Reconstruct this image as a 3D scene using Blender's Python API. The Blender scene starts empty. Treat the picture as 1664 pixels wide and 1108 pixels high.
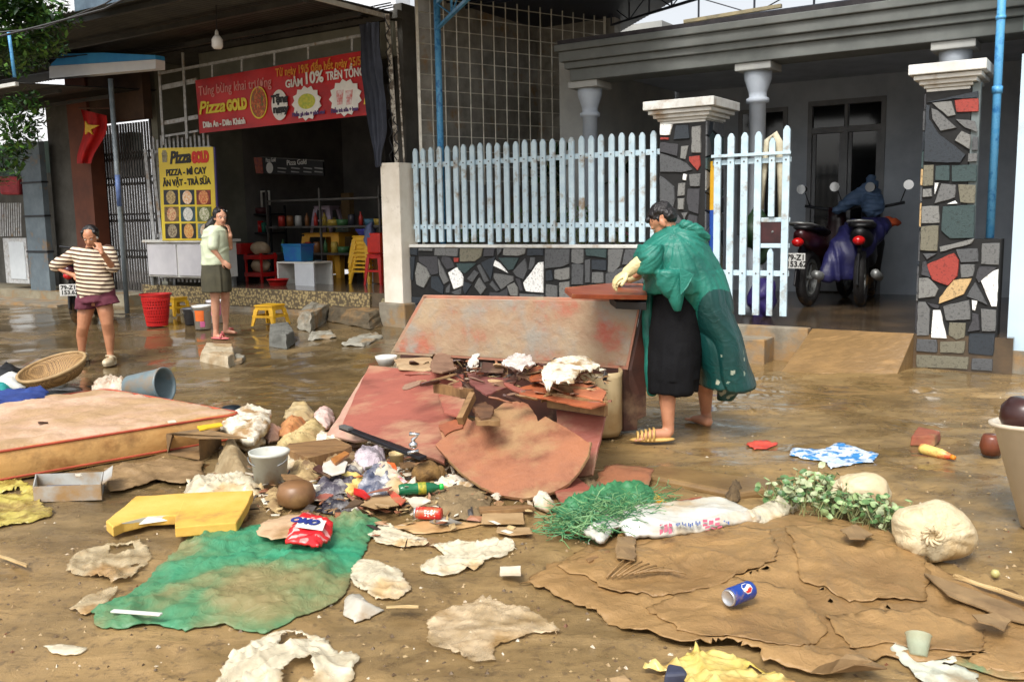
import bpy, bmesh, math, random
from mathutils import Vector, Matrix, noise
from mathutils.geometry import delaunay_2d_cdt
R = math.radians
S = bpy.context.scene
COL = S.collection
rnd = random.Random(7)
# ------------------------------------------------------------------ camera
FPX, CX, CY = 1500.0, 832.0, 554.0
PITCH, ROLL, CAMH = R(7.56), R(1.0), 1.45
_r0 = Vector((1, 0, 0)); _u0 = Vector((0, math.sin(PITCH), math.cos(PITCH))); FWD = Vector((0, math.cos(PITCH), -math.sin(PITCH)))
RT = _r0*math.cos(ROLL) - _u0*math.sin(ROLL)
UP = _r0*math.sin(ROLL) + _u0*math.cos(ROLL)
CAMP = Vector((0, 0, CAMH))
cam = bpy.data.cameras.new('camera'); camo = bpy.data.objects.new('camera', cam); COL.objects.link(camo)
cam.sensor_width = 36; cam.lens = 36*FPX/1664; cam.clip_end = 900; cam.clip_start = .05
m = Matrix((RT, UP, -FWD)).transposed().to_4x4(); m.translation = CAMP
camo.matrix_world = m
S.camera = camo
# ------------------------------------------------------------------ world, sun, exposure
W = bpy.data.worlds.new('World'); S.world = W; W.use_nodes = True
nt = W.node_tree; nt.nodes.clear()
sky = nt.nodes.new('ShaderNodeTexSky'); sky.sky_type = 'NISHITA'; sky.sun_disc = False
SUN_EL, SUN_AZ = R(52), R(205)      # azimuth clockwise from +Y: behind the camera, a little to the left
sky.sun_elevation = SUN_EL; sky.sun_rotation = SUN_AZ; sky.air_density = 1.0; sky.dust_density = 4.0; sky.ozone_density = 1.0
hs = nt.nodes.new('ShaderNodeHueSaturation'); hs.inputs['Saturation'].default_value = .22; hs.inputs['Value'].default_value = 1.0
bg = nt.nodes.new('ShaderNodeBackground'); bg.inputs['Strength'].default_value = 0.125
wo = nt.nodes.new('ShaderNodeOutputWorld')
nt.links.new(sky.outputs[0], hs.inputs['Color']); nt.links.new(hs.outputs[0], bg.inputs[0]); nt.links.new(bg.outputs[0], wo.inputs[0])
sl = bpy.data.lights.new('sun', 'SUN'); sl.energy = 1.5; sl.angle = R(22); sl.color = (1, .96, .9)
so = bpy.data.objects.new('sun', sl); COL.objects.link(so)
sd = Vector((math.sin(SUN_AZ)*math.cos(SUN_EL), math.cos(SUN_AZ)*math.cos(SUN_EL), math.sin(SUN_EL)))
so.rotation_euler = sd.to_track_quat('Z', 'Y').to_euler(); so.location = (0, -5, 20)
S.view_settings.view_transform = 'Standard'; S.view_settings.look = 'None'; S.view_settings.exposure = 0.88; S.view_settings.gamma = 1
S.render.engine = 'CYCLES'
# ------------------------------------------------------------------ placing helpers
def ray(px, py):
    return (RT*((px-CX)/FPX) - UP*((py-CY)/FPX) + FWD)
def ss(x, a, b):
    t = min(1, max(0, (x-a)/(b-a))); return t*t*(3-2*t)
def gz(x, y):                       # large shape of the ground: a little higher at the houses on the left
    return .17*ss(y + .15*max(0, -x), 9.0, 14.0)*ss(-x, -3.5, .5)
def G(px, py, h=0):                 # photo pixel -> point on the ground (raised by h)
    r = ray(px, py); z = h
    for _ in range(6):
        t = (z-CAMH)/r.z; p = CAMP + r*t; z = gz(p.x, p.y) + h
    return p
def P(px, py, Y):                   # photo pixel -> point at distance Y in front of the camera
    r = ray(px, py); return CAMP + r*(Y/r.y)
_v = ray(-1476, 394); _v.z = 0; SV = _v.normalized()          # along the house fronts, to the left
DV = Vector((SV.y, -SV.x, 0))                                  # into the houses
if DV.y < 0: DV = -DV
F0 = G(1487, 597)
def F(s, d, z): return Vector((F0.x, F0.y, 0)) + SV*s + DV*d + Vector((0, 0, z))
def FP(px, py, d=0):                # photo pixel -> (s, z) on the upright plane d behind the house fronts
    r = ray(px, py); t = (DV.dot(F0) + d - DV.dot(CAMP))/DV.dot(r); p = CAMP + r*t
    return SV.dot(p-Vector((F0.x, F0.y, 0))), p.z
def FW(px, py, d=0):
    s, z = FP(px, py, d); return F(s, d, z)
# ------------------------------------------------------------------ materials
def lin(c): c /= 255.; return c/12.92 if c <= .04045 else ((c+.055)/1.055)**2.4
def rgb(c, k=1.0): return (lin(c[0])*k, lin(c[1])*k, lin(c[2])*k, 1)
_mats = {}
MUD = (150, 118, 76)
def M(name, c1, c2=None, scale=6, rough=.55, bump=0., bscale=40, c3=None, mud=0., mudscale=3, mudcol=MUD, metal=0., alpha=None,
      sss=0, trans=0, stretch=(1, 1, 1), detail=5, spec=.5, contrast=(.35, .65), k=1., coat=0, wr=0, wrs=9):
    if name in _mats: return _mats[name]
    m = bpy.data.materials.new(name); m.use_nodes = True; _mats[name] = m
    t = m.node_tree; N = t.nodes; L = t.links; b = N['Principled BSDF']
    b.inputs['Roughness'].default_value = rough; b.inputs['Metallic'].default_value = metal
    b.inputs['Specular IOR Level'].default_value = spec
    if coat: b.inputs['Coat Weight'].default_value = coat; b.inputs['Coat Roughness'].default_value = .15
    if trans: b.inputs['Transmission Weight'].default_value = trans
    if sss: b.inputs['Subsurface Weight'].default_value = sss; b.inputs['Subsurface Radius'].default_value = (.02, .01, .006)
    tc = N.new('ShaderNodeTexCoord'); mp = N.new('ShaderNodeMapping'); mp.inputs['Scale'].default_value = stretch
    oi = N.new('ShaderNodeObjectInfo'); ad = N.new('ShaderNodeVectorMath'); ad.operation = 'ADD'
    sc = N.new('ShaderNodeVectorMath'); sc.operation = 'SCALE'; sc.inputs['Scale'].default_value = 0
    L.new(oi.outputs['Location'], sc.inputs[0]); L.new(tc.outputs['Object'], ad.inputs[0]); L.new(sc.outputs[0], ad.inputs[1])
    L.new(ad.outputs[0], mp.inputs[0])
    def noi(s, d=detail, off=0):
        n = N.new('ShaderNodeTexNoise'); n.inputs['Scale'].default_value = s; n.inputs['Detail'].default_value = d; n.inputs['Roughness'].default_value = .62
        L.new(mp.outputs[0], n.inputs['Vector']); return n
    base = None
    if c2 is None: c2 = tuple(x*.86 for x in c1)
    n1 = noi(scale); r = N.new('ShaderNodeValToRGB'); L.new(n1.outputs[0], r.inputs[0])
    r.color_ramp.elements[0].position = contrast[0]; r.color_ramp.elements[1].position = contrast[1]
    r.color_ramp.elements[0].color = rgb(c1, k); r.color_ramp.elements[1].color = rgb(c2, k)
    if c3 is not None:
        e = r.color_ramp.elements.new((contrast[0]+contrast[1])/2); e.color = rgb(c3, k)
    base = r.outputs[0]
    if mud:
        n2 = noi(mudscale, 8); mr = N.new('ShaderNodeMapRange'); mr.inputs['From Min'].default_value = .62-mud*.3; mr.inputs['From Max'].default_value = .78-mud*.3
        L.new(n2.outputs[0], mr.inputs[0]); mx = N.new('ShaderNodeMix'); mx.data_type = 'RGBA'
        L.new(mr.outputs[0], mx.inputs[0]); L.new(base, mx.inputs[6]); mx.inputs[7].default_value = rgb(mudcol, k); base = mx.outputs[2]
    L.new(base, b.inputs['Base Color'])
    if alpha is not None:
        n3 = noi(scale*1.3, 6); mr = N.new('ShaderNodeMapRange'); mr.inputs['From Min'].default_value = .35; mr.inputs['From Max'].default_value = .65
        mr.inputs['To Min'].default_value = alpha[0]; mr.inputs['To Max'].default_value = alpha[1]
        L.new(n3.outputs[0], mr.inputs[0]); L.new(mr.outputs[0], b.inputs['Alpha'])
    if bump:
        n4 = noi(bscale, 6); bp = N.new('ShaderNodeBump'); bp.inputs['Strength'].default_value = bump; bp.inputs['Distance'].default_value = .02
        L.new(n4.outputs[0], bp.inputs['Height']); L.new(bp.outputs[0], b.inputs['Normal'])
    if wr:                                        # sharp wrinkle creases
        n5 = noi(wrs, 3); n5.inputs['Distortion'].default_value = 1.2; prev = None
        a1 = N.new('ShaderNodeMath'); a1.operation = 'SUBTRACT'; a1.inputs[1].default_value = .5; L.new(n5.outputs[0], a1.inputs[0])
        a2 = N.new('ShaderNodeMath'); a2.operation = 'ABSOLUTE'; L.new(a1.outputs[0], a2.inputs[0]); a3 = N.new('ShaderNodeMath'); a3.operation = 'POWER'; a3.inputs[1].default_value = .5; L.new(a2.outputs[0], a3.inputs[0])
        bq = N.new('ShaderNodeBump'); bq.invert = True; bq.inputs['Strength'].default_value = wr; bq.inputs['Distance'].default_value = .012; L.new(a3.outputs[0], bq.inputs['Height'])
        if bump: L.new(bp.outputs[0], bq.inputs['Normal'])
        L.new(bq.outputs[0], b.inputs['Normal'])
    return m
def flat(name, c, rough=.5, **kw): return M(name, c, tuple(x*.93 for x in c), rough=rough, **kw)
# ------------------------------------------------------------------ mesh building
UZ = Vector((0, 0, 1))
def frame(t):
    t = t.normalized(); a = UZ if abs(t.z) < .9 else Vector((1, 0, 0))
    x = a.cross(t).normalized(); return x, t.cross(x)
class MB:
    def __init__(s): s.v = []; s.f = []; s.mi = []; s.cur = 0
    def add(s, vs, fs):
        o = len(s.v); s.v += [Vector(v) for v in vs]; s.f += [tuple(i+o for i in f) for f in fs]; s.mi += [s.cur]*len(fs); return s
    def box8(s, p): return s.add(p, [(0, 1, 2, 3), (7, 6, 5, 4), (0, 4, 5, 1), (1, 5, 6, 2), (2, 6, 7, 3), (3, 7, 4, 0)])
    def fbox(s, s0, s1, d0, d1, z0, z1):
        return s.box8([F(s0, d0, z0), F(s1, d0, z0), F(s1, d1, z0), F(s0, d1, z0), F(s0, d0, z1), F(s1, d0, z1), F(s1, d1, z1), F(s0, d1, z1)])
    def box(s, c, sz, M3=None):
        M3 = M3 or Matrix.Identity(3); c = Vector(c); q = []
        for z in (-.5, .5):
            for x, y in ((-.5, -.5), (.5, -.5), (.5, .5), (-.5, .5)): q.append(c + M3 @ Vector((x*sz[0], y*sz[1], z*sz[2])))
        return s.box8(q)
    def bar(s, a, b, w, h=None, up=None):        # rectangular bar from a to b
        a = Vector(a); b = Vector(b); h = h or w; t = (b-a)
        if up is None: x, y = frame(t)
        else: x = Vector(up).cross(t).normalized(); y = t.normalized().cross(x)
        q = []
        for p in (a, b):
            for i, j in ((-.5, -.5), (.5, -.5), (.5, .5), (-.5, .5)): q.append(p + x*(i*w) + y*(j*h))
        return s.box8(q)
    def tube(s, pts, r, n=10, caps=True):
        pts = [Vector(p) for p in pts]; k = len(pts); rr = r if hasattr(r, '__len__') else [r]*k
        vs = []; fs = []; x = None
        for i, p in enumerate(pts):
            t = (pts[min(i+1, k-1)] - pts[max(i-1, 0)])
            if t.length < 1e-9: t = Vector((0, 0, 1))
            t.normalize()
            if x is None: x, y = frame(t)
            else:
                x = (x - t*x.dot(t)).normalized(); y = t.cross(x)
            for j in range(n):
                a = 2*math.pi*j/n; vs.append(p + (x*math.cos(a) + y*math.sin(a))*rr[i])
        for i in range(k-1):
            for j in range(n): fs.append((i*n+j, i*n+(j+1) % n, (i+1)*n+(j+1) % n, (i+1)*n+j))
        if caps: fs.append(tuple(range(n-1, -1, -1))); fs.append(tuple((k-1)*n+j for j in range(n)))
        return s.add(vs, fs)
    def lathe(s, prof, mat=None, n=24, close=False):      # prof: (radius, height) list in local z
        mat = mat or Matrix.Identity(4); vs = []; fs = []; k = len(prof)
        for r_, z in prof:
            for j in range(n):
                a = 2*math.pi*j/n; vs.append(mat @ Vector((r_*math.cos(a), r_*math.sin(a), z)))
        for i in range(k-1 + (1 if close else 0)):
            i2 = (i+1) % k
            for j in range(n): fs.append((i*n+j, i*n+(j+1) % n, i2*n+(j+1) % n, i2*n+j))
        if not close:
            if prof[0][0] > 1e-5: fs.append(tuple(range(n-1, -1, -1)))
            if prof[-1][0] > 1e-5: fs.append(tuple((k-1)*n+j for j in range(n)))
        return s.add(vs, fs)
    def ell(s, c, r, M3=None, n=16, k=10):
        M3 = M3 or Matrix.Identity(3); vs = []; fs = []; c = Vector(c)
        for i in range(k+1):
            ph = math.pi*i/k
            for j in range(n):
                a = 2*math.pi*j/n
                vs.append(c + M3 @ Vector((r[0]*math.sin(ph)*math.cos(a), r[1]*math.sin(ph)*math.sin(a), r[2]*math.cos(ph))))
        for i in range(k):
            for j in range(n): fs.append((i*n+j, i*n+(j+1) % n, (i+1)*n+(j+1) % n, (i+1)*n+j))
        return s.add(vs, fs)
    def prism(s, poly, ext):                     # poly: 3d points; ext: vector
        ext = Vector(ext); n = len(poly); vs = [Vector(p) for p in poly] + [Vector(p)+ext for p in poly]
        return s.add(vs, [tuple(range(n-1, -1, -1)), tuple(range(n, 2*n))] + [(i, (i+1) % n, n+(i+1) % n, n+i) for i in range(n)])
    def jit(s, a, sc=10, seed=0):
        o = Vector((seed*7.3, seed*3.1, seed))
        for v in s.v: v += noise.noise_vector(v*sc+o)*a
        return s
def obj(name, mb, mats, parent=None, smooth=False, bevel=0, rec=True, origin=None, sub=0):
    me = bpy.data.meshes.new(name)
    if not isinstance(mats, (list, tuple)): mats = [mats]
    if parent is not None: o0 = parent_origin(parent)
    elif origin is not None: o0 = Vector(origin)
    else:
        xs = [v.x for v in mb.v]; ys = [v.y for v in mb.v]; zs = [v.z for v in mb.v]
        o0 = Vector(((min(xs)+max(xs))/2, (min(ys)+max(ys))/2, min(zs)))
    bm = bmesh.new(); bv = [bm.verts.new(v-o0) for v in mb.v]
    for f, mi in zip(mb.f, mb.mi):
        ids = []
        for i in f:
            if bv[i] not in ids: ids.append(bv[i])
        if len(ids) < 3: continue
        try: fc = bm.faces.new(ids)
        except ValueError: continue
        fc.material_index = mi; fc.smooth = smooth
    bmesh.ops.remove_doubles(bm, verts=bm.verts, dist=1e-6)
    if rec: bmesh.ops.recalc_face_normals(bm, faces=bm.faces)
    bm.to_mesh(me); bm.free()
    for mt in mats: me.materials.append(mt)
    o = bpy.data.objects.new(name, me); COL.objects.link(o); o['o0'] = list(o0)
    if parent is not None: o.parent = parent
    else: o.location = o0
    if bevel:
        b = o.modifiers.new('bevel', 'BEVEL'); b.width = bevel; b.segments = 2; b.limit_method = 'ANGLE'
    if sub:
        b = o.modifiers.new('sub', 'SUBSURF'); b.levels = sub; b.render_levels = sub
    return o
def parent_origin(p): return Vector(p['o0'])
def tag(o, label, cat, group=None, kind=None):
    if label: o['label'] = label
    if cat: o['category'] = cat
    if group: o['group'] = group
    if kind: o['kind'] = kind
    return o
def thing(name, label, cat, loc, group=None):
    o = bpy.data.objects.new(name, None); COL.objects.link(o); o.location = loc; o['o0'] = list(Vector(loc)); o.empty_display_size = .1
    return tag(o, label, cat, group)
def struct(name, mb, mats, **k):
    o = obj(name, mb, mats, **k); o['kind'] = 'structure'; return o
def copy_tree(o, loc, label, rz=0, extra=None):
    c = o.copy(); COL.objects.link(c); c.location = loc; c.rotation_euler = (0, 0, rz)
    if label: c['label'] = label
    for ch in list(o.children):
        d = ch.copy(); COL.objects.link(d); d.parent = c
        for g in list(ch.children):
            e = g.copy(); COL.objects.link(e); e.parent = d
    return c
def bake(o):                                      # apply modifiers without operators
    dg = bpy.context.evaluated_depsgraph_get(); me = bpy.data.meshes.new_from_object(o.evaluated_get(dg))
    o.modifiers.clear(); o.data = me; return o
def blob(name, parts, mats, parent=None, vox=.007, smooth_it=6, fold=None, **kw):
    """one continuous skin over tapered limbs and ellipsoids"""
    mb = MB()
    for p in parts:
        if p[0] == 'c':                           # chain of (point, radius)
            pts = [Vector(q[0]) for q in p[1]]; rr = [q[1] for q in p[1]]
            mb.tube(pts, rr, 14)
            for q, r_ in zip(pts, rr): mb.ell(q, (r_*.985,)*3, n=14, k=8)
        elif p[0] == 'e': mb.ell(p[1], p[2], p[3] if len(p) > 3 else None, 18, 12)
        elif p[0] == 'l': loft(mb, p[1])
        elif p[0] == 'b': mb.box(p[1], p[2], p[3] if len(p) > 3 else None)
    o = obj(name, mb, mats, parent, smooth=True, **kw)
    r_ = o.modifiers.new('r', 'REMESH'); r_.mode = 'VOXEL'; r_.voxel_size = vox; r_.use_smooth_shade = True
    s_ = o.modifiers.new('s', 'SMOOTH'); s_.factor = .6; s_.iterations = smooth_it
    bake(o)
    if fold:
        me = o.data; me.update(); nv = len(me.vertices); o0 = Vector(o['o0'])
        nrm = [v.normal.copy() for v in me.vertices]
        for i, v in enumerate(me.vertices): v.co += nrm[i]*fold(v.co+o0)
    for p_ in o.data.polygons: p_.use_smooth = True
    return o
def loft(mb, rings, n=28):
    """rings: (centre, rx-vector, ry-vector); closed ellipse rings"""
    vs = []; fs = []; k = len(rings)
    for c, a, b in rings:
        c = Vector(c); a = Vector(a); b = Vector(b)
        for j in range(n):
            t = 2*math.pi*j/n; vs.append(c + a*math.cos(t) + b*math.sin(t))
    for i in range(k-1):
        for j in range(n): fs.append((i*n+j, i*n+(j+1) % n, (i+1)*n+(j+1) % n, (i+1)*n+j))
    fs.append(tuple(range(n-1, -1, -1))); fs.append(tuple((k-1)*n+j for j in range(n)))
    return mb.add(vs, fs)
# ------------------------------------------------------------------ sheets: cloth, bags, card, film
def seg_d(p, a, b):
    ab = b-a; t = max(0, min(1, (p-a).dot(ab)/max(1e-12, ab.length_squared))); return (p-a-ab*t).length
def fn2(x, y, s, seed=0, o=3):
    return noise.fractal(Vector((x*s+seed*5.17, y*s-seed*2.3, seed*1.7)), 1.0, 2.0, o)
def fold2(x, y, s, seed=0, ang=0, st=3.):
    ca, sa = math.cos(ang), math.sin(ang); u, v = (x*ca+y*sa)*s, (-x*sa+y*ca)*s*st
    w = noise.noise(Vector((u*.7+seed, v*.7, seed*3)))*.8
    return 1-2*abs(noise.noise(Vector((u+w+seed*3.3, v+w, seed*1.1))))
def sheet_pts(outline, res, rag=.25, seed=0, holes=()):
    rr = random.Random(seed); V = [Vector(p[:2]) for p in outline]; pts = []; n = len(V)
    for i in range(n):
        a, b = V[i], V[(i+1) % n]; k = max(1, int((b-a).length/res)); d = (b-a)
        nrm = Vector((d.y, -d.x)).normalized() if d.length else Vector((0, 0))
        for j in range(k):
            q = a + d*(j/k)
            if j: q += nrm*(noise.noise(Vector((q.x*9, q.y*9, seed)))*res*rag*4 + rr.uniform(-1, 1)*res*rag)
            pts.append(q)
    m_ = len(pts); edges = [(i, (i+1) % m_) for i in range(m_)]
    x0 = min(p.x for p in pts); x1 = max(p.x for p in pts); y0 = min(p.y for p in pts); y1 = max(p.y for p in pts)
    def inside(p):
        c = False; j = m_-1
        for i in range(m_):
            a, b = pts[i], pts[j]
            if (a.y > p.y) != (b.y > p.y) and p.x < (b.x-a.x)*(p.y-a.y)/(b.y-a.y)+a.x: c = not c
            j = i
        return c
    inner = []; y = y0; row = 0
    while y < y1:
        x = x0 + (res/2 if row % 2 else 0)
        while x < x1:
            q = Vector((x+rr.uniform(-.2, .2)*res, y+rr.uniform(-.2, .2)*res))
            if inside(q) and min(seg_d(q, V[i], V[(i+1) % n]) for i in range(n)) > res*.45: inner.append(q)
            x += res
        y += res*.866; row += 1
    allp = pts+inner
    vv, _, ff, _, _, _ = delaunay_2d_cdt(allp, edges, [], 1, 1e-5)
    vv = [Vector(v) for v in vv]
    dist = [min(seg_d(q, V[i], V[(i+1) % n]) for i in range(n)) for q in vv]
    return vv, ff, dist
def sheet(name, outline, mats, zfn, thick=.004, res=.03, rag=.25, seed=0, parent=None, px=True, cut=None, mfn=None, smooth=True, base=gz, pz=0):
    """outline in photo pixels (laid on the ground) or world xy; zfn(x,y,edge distance) -> height above the ground"""
    o2 = [G(p[0], p[1], pz) for p in outline] if px else [Vector((p[0], p[1], 0)) for p in outline]
    if base is gz: base = gw
    vv, ff, dist = sheet_pts(o2, res, rag, seed)
    top = [Vector((v.x, v.y, (base(v.x, v.y) if base else 0) + max(.0, zfn(v.x, v.y, d)))) for v, d in zip(vv, dist)]
    if cut: ff = [f for f in ff if not cut((vv[f[0]]+vv[f[1]]+vv[f[2]])/3, (dist[f[0]]+dist[f[1]]+dist[f[2]])/3)]
    mb = MB(); n = len(top); cnt = {}
    for f in ff:
        for i in range(len(f)):
            e = (f[i], f[(i+1) % len(f)]); cnt[e] = cnt.get(e, 0)+1
    mb.v = top + [t-Vector((0, 0, thick)) for t in top]
    for f in ff:
        mi = mfn((vv[f[0]]+vv[f[1]]+vv[f[2]])/3) if mfn else 0
        mb.f.append(tuple(f)); mb.mi.append(mi); mb.f.append(tuple(n+i for i in reversed(f))); mb.mi.append(mi)
    for (a, b) in cnt:
        if (b, a) not in cnt: mb.f.append((b, a, n+a, n+b)); mb.mi.append(0)
    o = obj(name, mb, mats, parent, smooth=smooth); return o
def text_mb(txt, size, origin, xdir, ydir, depth=.002, align='LEFT', font_scale=1., bold=0., shear=0):
    cu = bpy.data.curves.new('t', 'FONT'); cu.body = txt; cu.size = size; cu.extrude = depth; cu.align_x = align; cu.offset = bold; cu.shear = shear; cu.resolution_u = 3
    o = bpy.data.objects.new('t', cu); COL.objects.link(o)
    dg = bpy.context.evaluated_depsgraph_get(); me = bpy.data.meshes.new_from_object(o.evaluated_get(dg))
    mb = MB(); x = Vector(xdir).normalized(); y = Vector(ydir).normalized(); z = x.cross(y)
    mb.add([Vector(origin) + x*(v.co.x*font_scale) + y*v.co.y + z*v.co.z for v in me.vertices], [tuple(p.vertices) for p in me.polygons])
    bpy.data.objects.remove(o); bpy.data.curves.remove(cu); bpy.data.meshes.remove(me)
    return mb
# ------------------------------------------------------------------ ground
_fr = random.Random(12); FEET = []
for _ in range(90):
    _a = _fr.uniform(0, 6.28); FEET.append((_fr.uniform(-2.8, 4), _fr.uniform(2.9, 8.6), math.cos(_a), math.sin(_a)))
def wave_g(x, y):
    f = ss(y, 2, 3)
    h = .018*fn2(x, y, .7, 3, 4) + .008*fn2(x, y, 3.5, 5, 3)
    if y < 10:
        h += .012*max(0, fold2(x, y, 1.3, 4, -.5, 3.2))**2 + .004*fn2(x, y, 13, 6, 3)
        for fx, fy, ca, sa in FEET:
            dx, dy = x-fx, y-fy
            if abs(dx) < .25 and abs(dy) < .25:
                u, v = (dx*ca+dy*sa)/.13, (-dx*sa+dy*ca)/.055; q = u*u+v*v
                if q < 5: h += -.013*math.exp(-q**2*.8) + .006*math.exp(-(q-1.9)**2*1.5)
    # a kerb edge half under the mud in front of the broken furniture
    return h
def gw(x, y): return gz(x, y) + wave_g(x, y) - .010
def ground():
    xs = []; x = -14
    while x < 12: xs.append(x); x += .036 if -2.9 < x < 4.6 else .085
    xs = [-600, -200, -80, -40, -25, -18] + xs + [12.5, 14, 18, 25, 40, 80, 200, 600]
    ys = []; y = 2.0
    while y < 17: ys.append(y); y += .0052*y if y < 8.5 else .12
    ys = [-600, -200, -60, -20, -8, -3, 0, 1, 1.6] + ys + [18, 20, 25, 40, 80, 200, 700]
    mb = MB(); nx = len(xs)
    for y in ys:
        for x in xs: mb.v.append(Vector((x, y, gz(x, y) + (wave_g(x, y) if -14 < x < 12 and 1.9 < y < 17 else 0)-.012)))
    for j in range(len(ys)-1):
        for i in range(nx-1): a = j*nx+i; mb.f.append((a, a+1, a+nx+1, a+nx)); mb.mi.append(0)
    m = bpy.data.materials.new('wet mud on paving'); m.use_nodes = True; t = m.node_tree; N = t.nodes; L = t.links; b = N['Principled BSDF']
    tc = N.new('ShaderNodeTexCoord'); 
    def noi(s, d=6, r=.6, st=None, dist=0):
        n = N.new('ShaderNodeTexNoise'); n.inputs['Scale'].default_value = s; n.inputs['Detail'].default_value = d; n.inputs['Roughness'].default_value = r; n.inputs['Distortion'].default_value = dist
        if st:
            mp = N.new('ShaderNodeMapping'); mp.inputs['Scale'].default_value = st; L.new(tc.outputs['Object'], mp.inputs[0]); L.new(mp.outputs[0], n.inputs['Vector'])
        else: L.new(tc.outputs['Object'], n.inputs['Vector'])
        return n
    def ramp(src, a, b_, ca, cb):
        r = N.new('ShaderNodeValToRGB'); L.new(src, r.inputs[0]); e = r.color_ramp.elements; e[0].position = a; e[1].position = b_; e[0].color = ca; e[1].color = cb; return r.outputs[0]
    def mix(f, a, b_):
        x_ = N.new('ShaderNodeMix'); x_.data_type = 'RGBA'; L.new(f, x_.inputs[0])
        for s_, q in ((6, a), (7, b_)):
            if isinstance(q, tuple): x_.inputs[s_].default_value = q
            else: L.new(q, x_.inputs[s_])
        return x_.outputs[2]
    def mr(src, a, b_, c=0, d=1):
        x_ = N.new('ShaderNodeMapRange'); x_.inputs['From Min'].default_value = a; x_.inputs['From Max'].default_value = b_; x_.inputs['To Min'].default_value = c; x_.inputs['To Max'].default_value = d
        L.new(src, x_.inputs[0]); return x_.outputs[0]
    def math_(op, a, b_):
        x_ = N.new('ShaderNodeMath'); x_.operation = op
        for s_, q in ((0, a), (1, b_)):
            if isinstance(q, (int, float)): x_.inputs[s_].default_value = q
            else: L.new(q, x_.inputs[s_])
        return x_.outputs[0]
    big = noi(.55, 6, .6, dist=.4); mid = noi(2.2, 8, .65, (1, 1.6, 1)); fine = noi(22, 10, .78); streak = noi(3.0, 8, .62, (.6, 2.6, 1), .6); grit = noi(120, 4, .7)
    silt = ramp(streak.outputs[0], .3, .72, rgb((130, 104, 64)), rgb((168, 138, 92)))
    dark = ramp(mid.outputs[0], .36, .62, rgb((104, 85, 55)), rgb((148, 122, 80)))
    xyz = N.new('ShaderNodeSeparateXYZ'); L.new(tc.outputs['Object'], xyz.inputs[0])
    # greyer, thinner film of mud on the asphalt at the left and far side
    lft = math_('ADD', math_('MULTIPLY', xyz.outputs[0], -.10), math_('MULTIPLY', xyz.outputs[1], .06))
    mask = mr(math_('ADD', math_('ADD', math_('MULTIPLY', big.outputs[0], 1.1), math_('MULTIPLY', fine.outputs[0], .18)), lft), .95, 1.35)
    gray = ramp(mid.outputs[0], .3, .7, rgb((84, 70, 48)), rgb((134, 112, 76)))
    base = mix(mr(big.outputs[0], .42, .56), silt, dark)
    base = mix(mask, base, gray)
    pk = mr(fine.outputs[0], .52, .62); base = mix(math_('MULTIPLY', pk, .75), base, rgb((92, 74, 50)))
    pk2 = mr(grit.outputs[0], .66, .74); base = mix(math_('MULTIPLY', pk2, .6), base, rgb((186, 165, 128)))
    # standing water
    pud = noi(.9, 5, .55, (1, 1.8, 1), .3); wet0 = mr(math_('ADD', pud.outputs[0], math_('MULTIPLY', mr(xyz.outputs[1], 4.5, 7.5), .13)), .50, .62)
    wet = math_('MULTIPLY', wet0, mr(xyz.outputs[1], 3.0, 5.0, .35, 1))
    dk = N.new('ShaderNodeHueSaturation'); dk.inputs['Value'].default_value = .76; L.new(base, dk.inputs['Color'])
    base = mix(wet, base, dk.outputs[0])
    L.new(base, b.inputs['Base Color'])
    rg = mr(wet, 0, 1, .38, .07); rg2 = math_('ADD', rg, math_('MULTIPLY', mr(mid.outputs[0], .35, .65, -.16, .22), mr(wet, 0, 1, 1, .12))); L.new(rg2, b.inputs['Roughness'])
    b.inputs['Specular IOR Level'].default_value = .5
    dry = mr(wet, 0, 1, 1, .06)
    bp = N.new('ShaderNodeBump'); bp.inputs['Distance'].default_value = .02; L.new(math_('MULTIPLY', dry, .55), bp.inputs['Strength'])
    hgt = math_('ADD', math_('MULTIPLY', streak.outputs[0], 1.2), math_('ADD', math_('MULTIPLY', fine.outputs[0], .5), math_('MULTIPLY', grit.outputs[0], .12)))
    L.new(hgt, bp.inputs['Height'])
    rip = noi(7, 2, .5, (.35, 3, 1)); bp2 = N.new('ShaderNodeBump'); bp2.inputs['Distance'].default_value = .01; bp2.inputs['Strength'].default_value = .10
    L.new(rip.outputs[0], bp2.inputs['Height']); L.new(bp.outputs[0], bp2.inputs['Normal']); L.new(bp2.outputs[0], b.inputs['Normal'])
    struct('ground', mb, m, smooth=True, origin=(0, 0, 0), rec=False)
ground()
# ------------------------------------------------------------------ shared materials
paint_blue = M('pale blue paint', (196, 216, 224), (176, 200, 212), 9, .45, .05, 60, mud=.25, mudscale=6, mudcol=(140, 125, 105))
cap_w = M('white moulding paint', (214, 214, 208), (190, 190, 184), 6, .6, .1, 50, mud=.15)
cream = M('cream plaster', (232, 224, 210), (212, 202, 184), 3, .8, .1, 30, mud=.1, mudscale=2.5, mudcol=(150, 132, 104))
house_g = M('grey blue wall paint', (182, 190, 198), (160, 168, 178), 2, .8, .06, 30)
house_w = M('off white wall paint', (172, 172, 166), (150, 152, 150), 2, .8, .06, 30)
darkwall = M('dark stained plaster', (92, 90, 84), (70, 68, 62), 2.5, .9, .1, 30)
steelblue = M('sky blue painted steel', (70, 150, 205), (44, 118, 180), 14, .42, .05, 60, c3=(96, 168, 214))
steel = M('galvanised steel', (140, 142, 140), (108, 110, 108), 12, .45, metal=.6)
darksteel = M('dark steel', (48, 50, 54), (34, 36, 40), 10, .5, metal=.3)
black = M('black plastic', (26, 26, 28), (18, 18, 20), 10, .45)
red_pl = M('red plastic', (205, 38, 34), (180, 28, 28), 5, .35)
yel_pl = M('yellow plastic', (226, 178, 42), (208, 156, 34), 5, .38)
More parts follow.
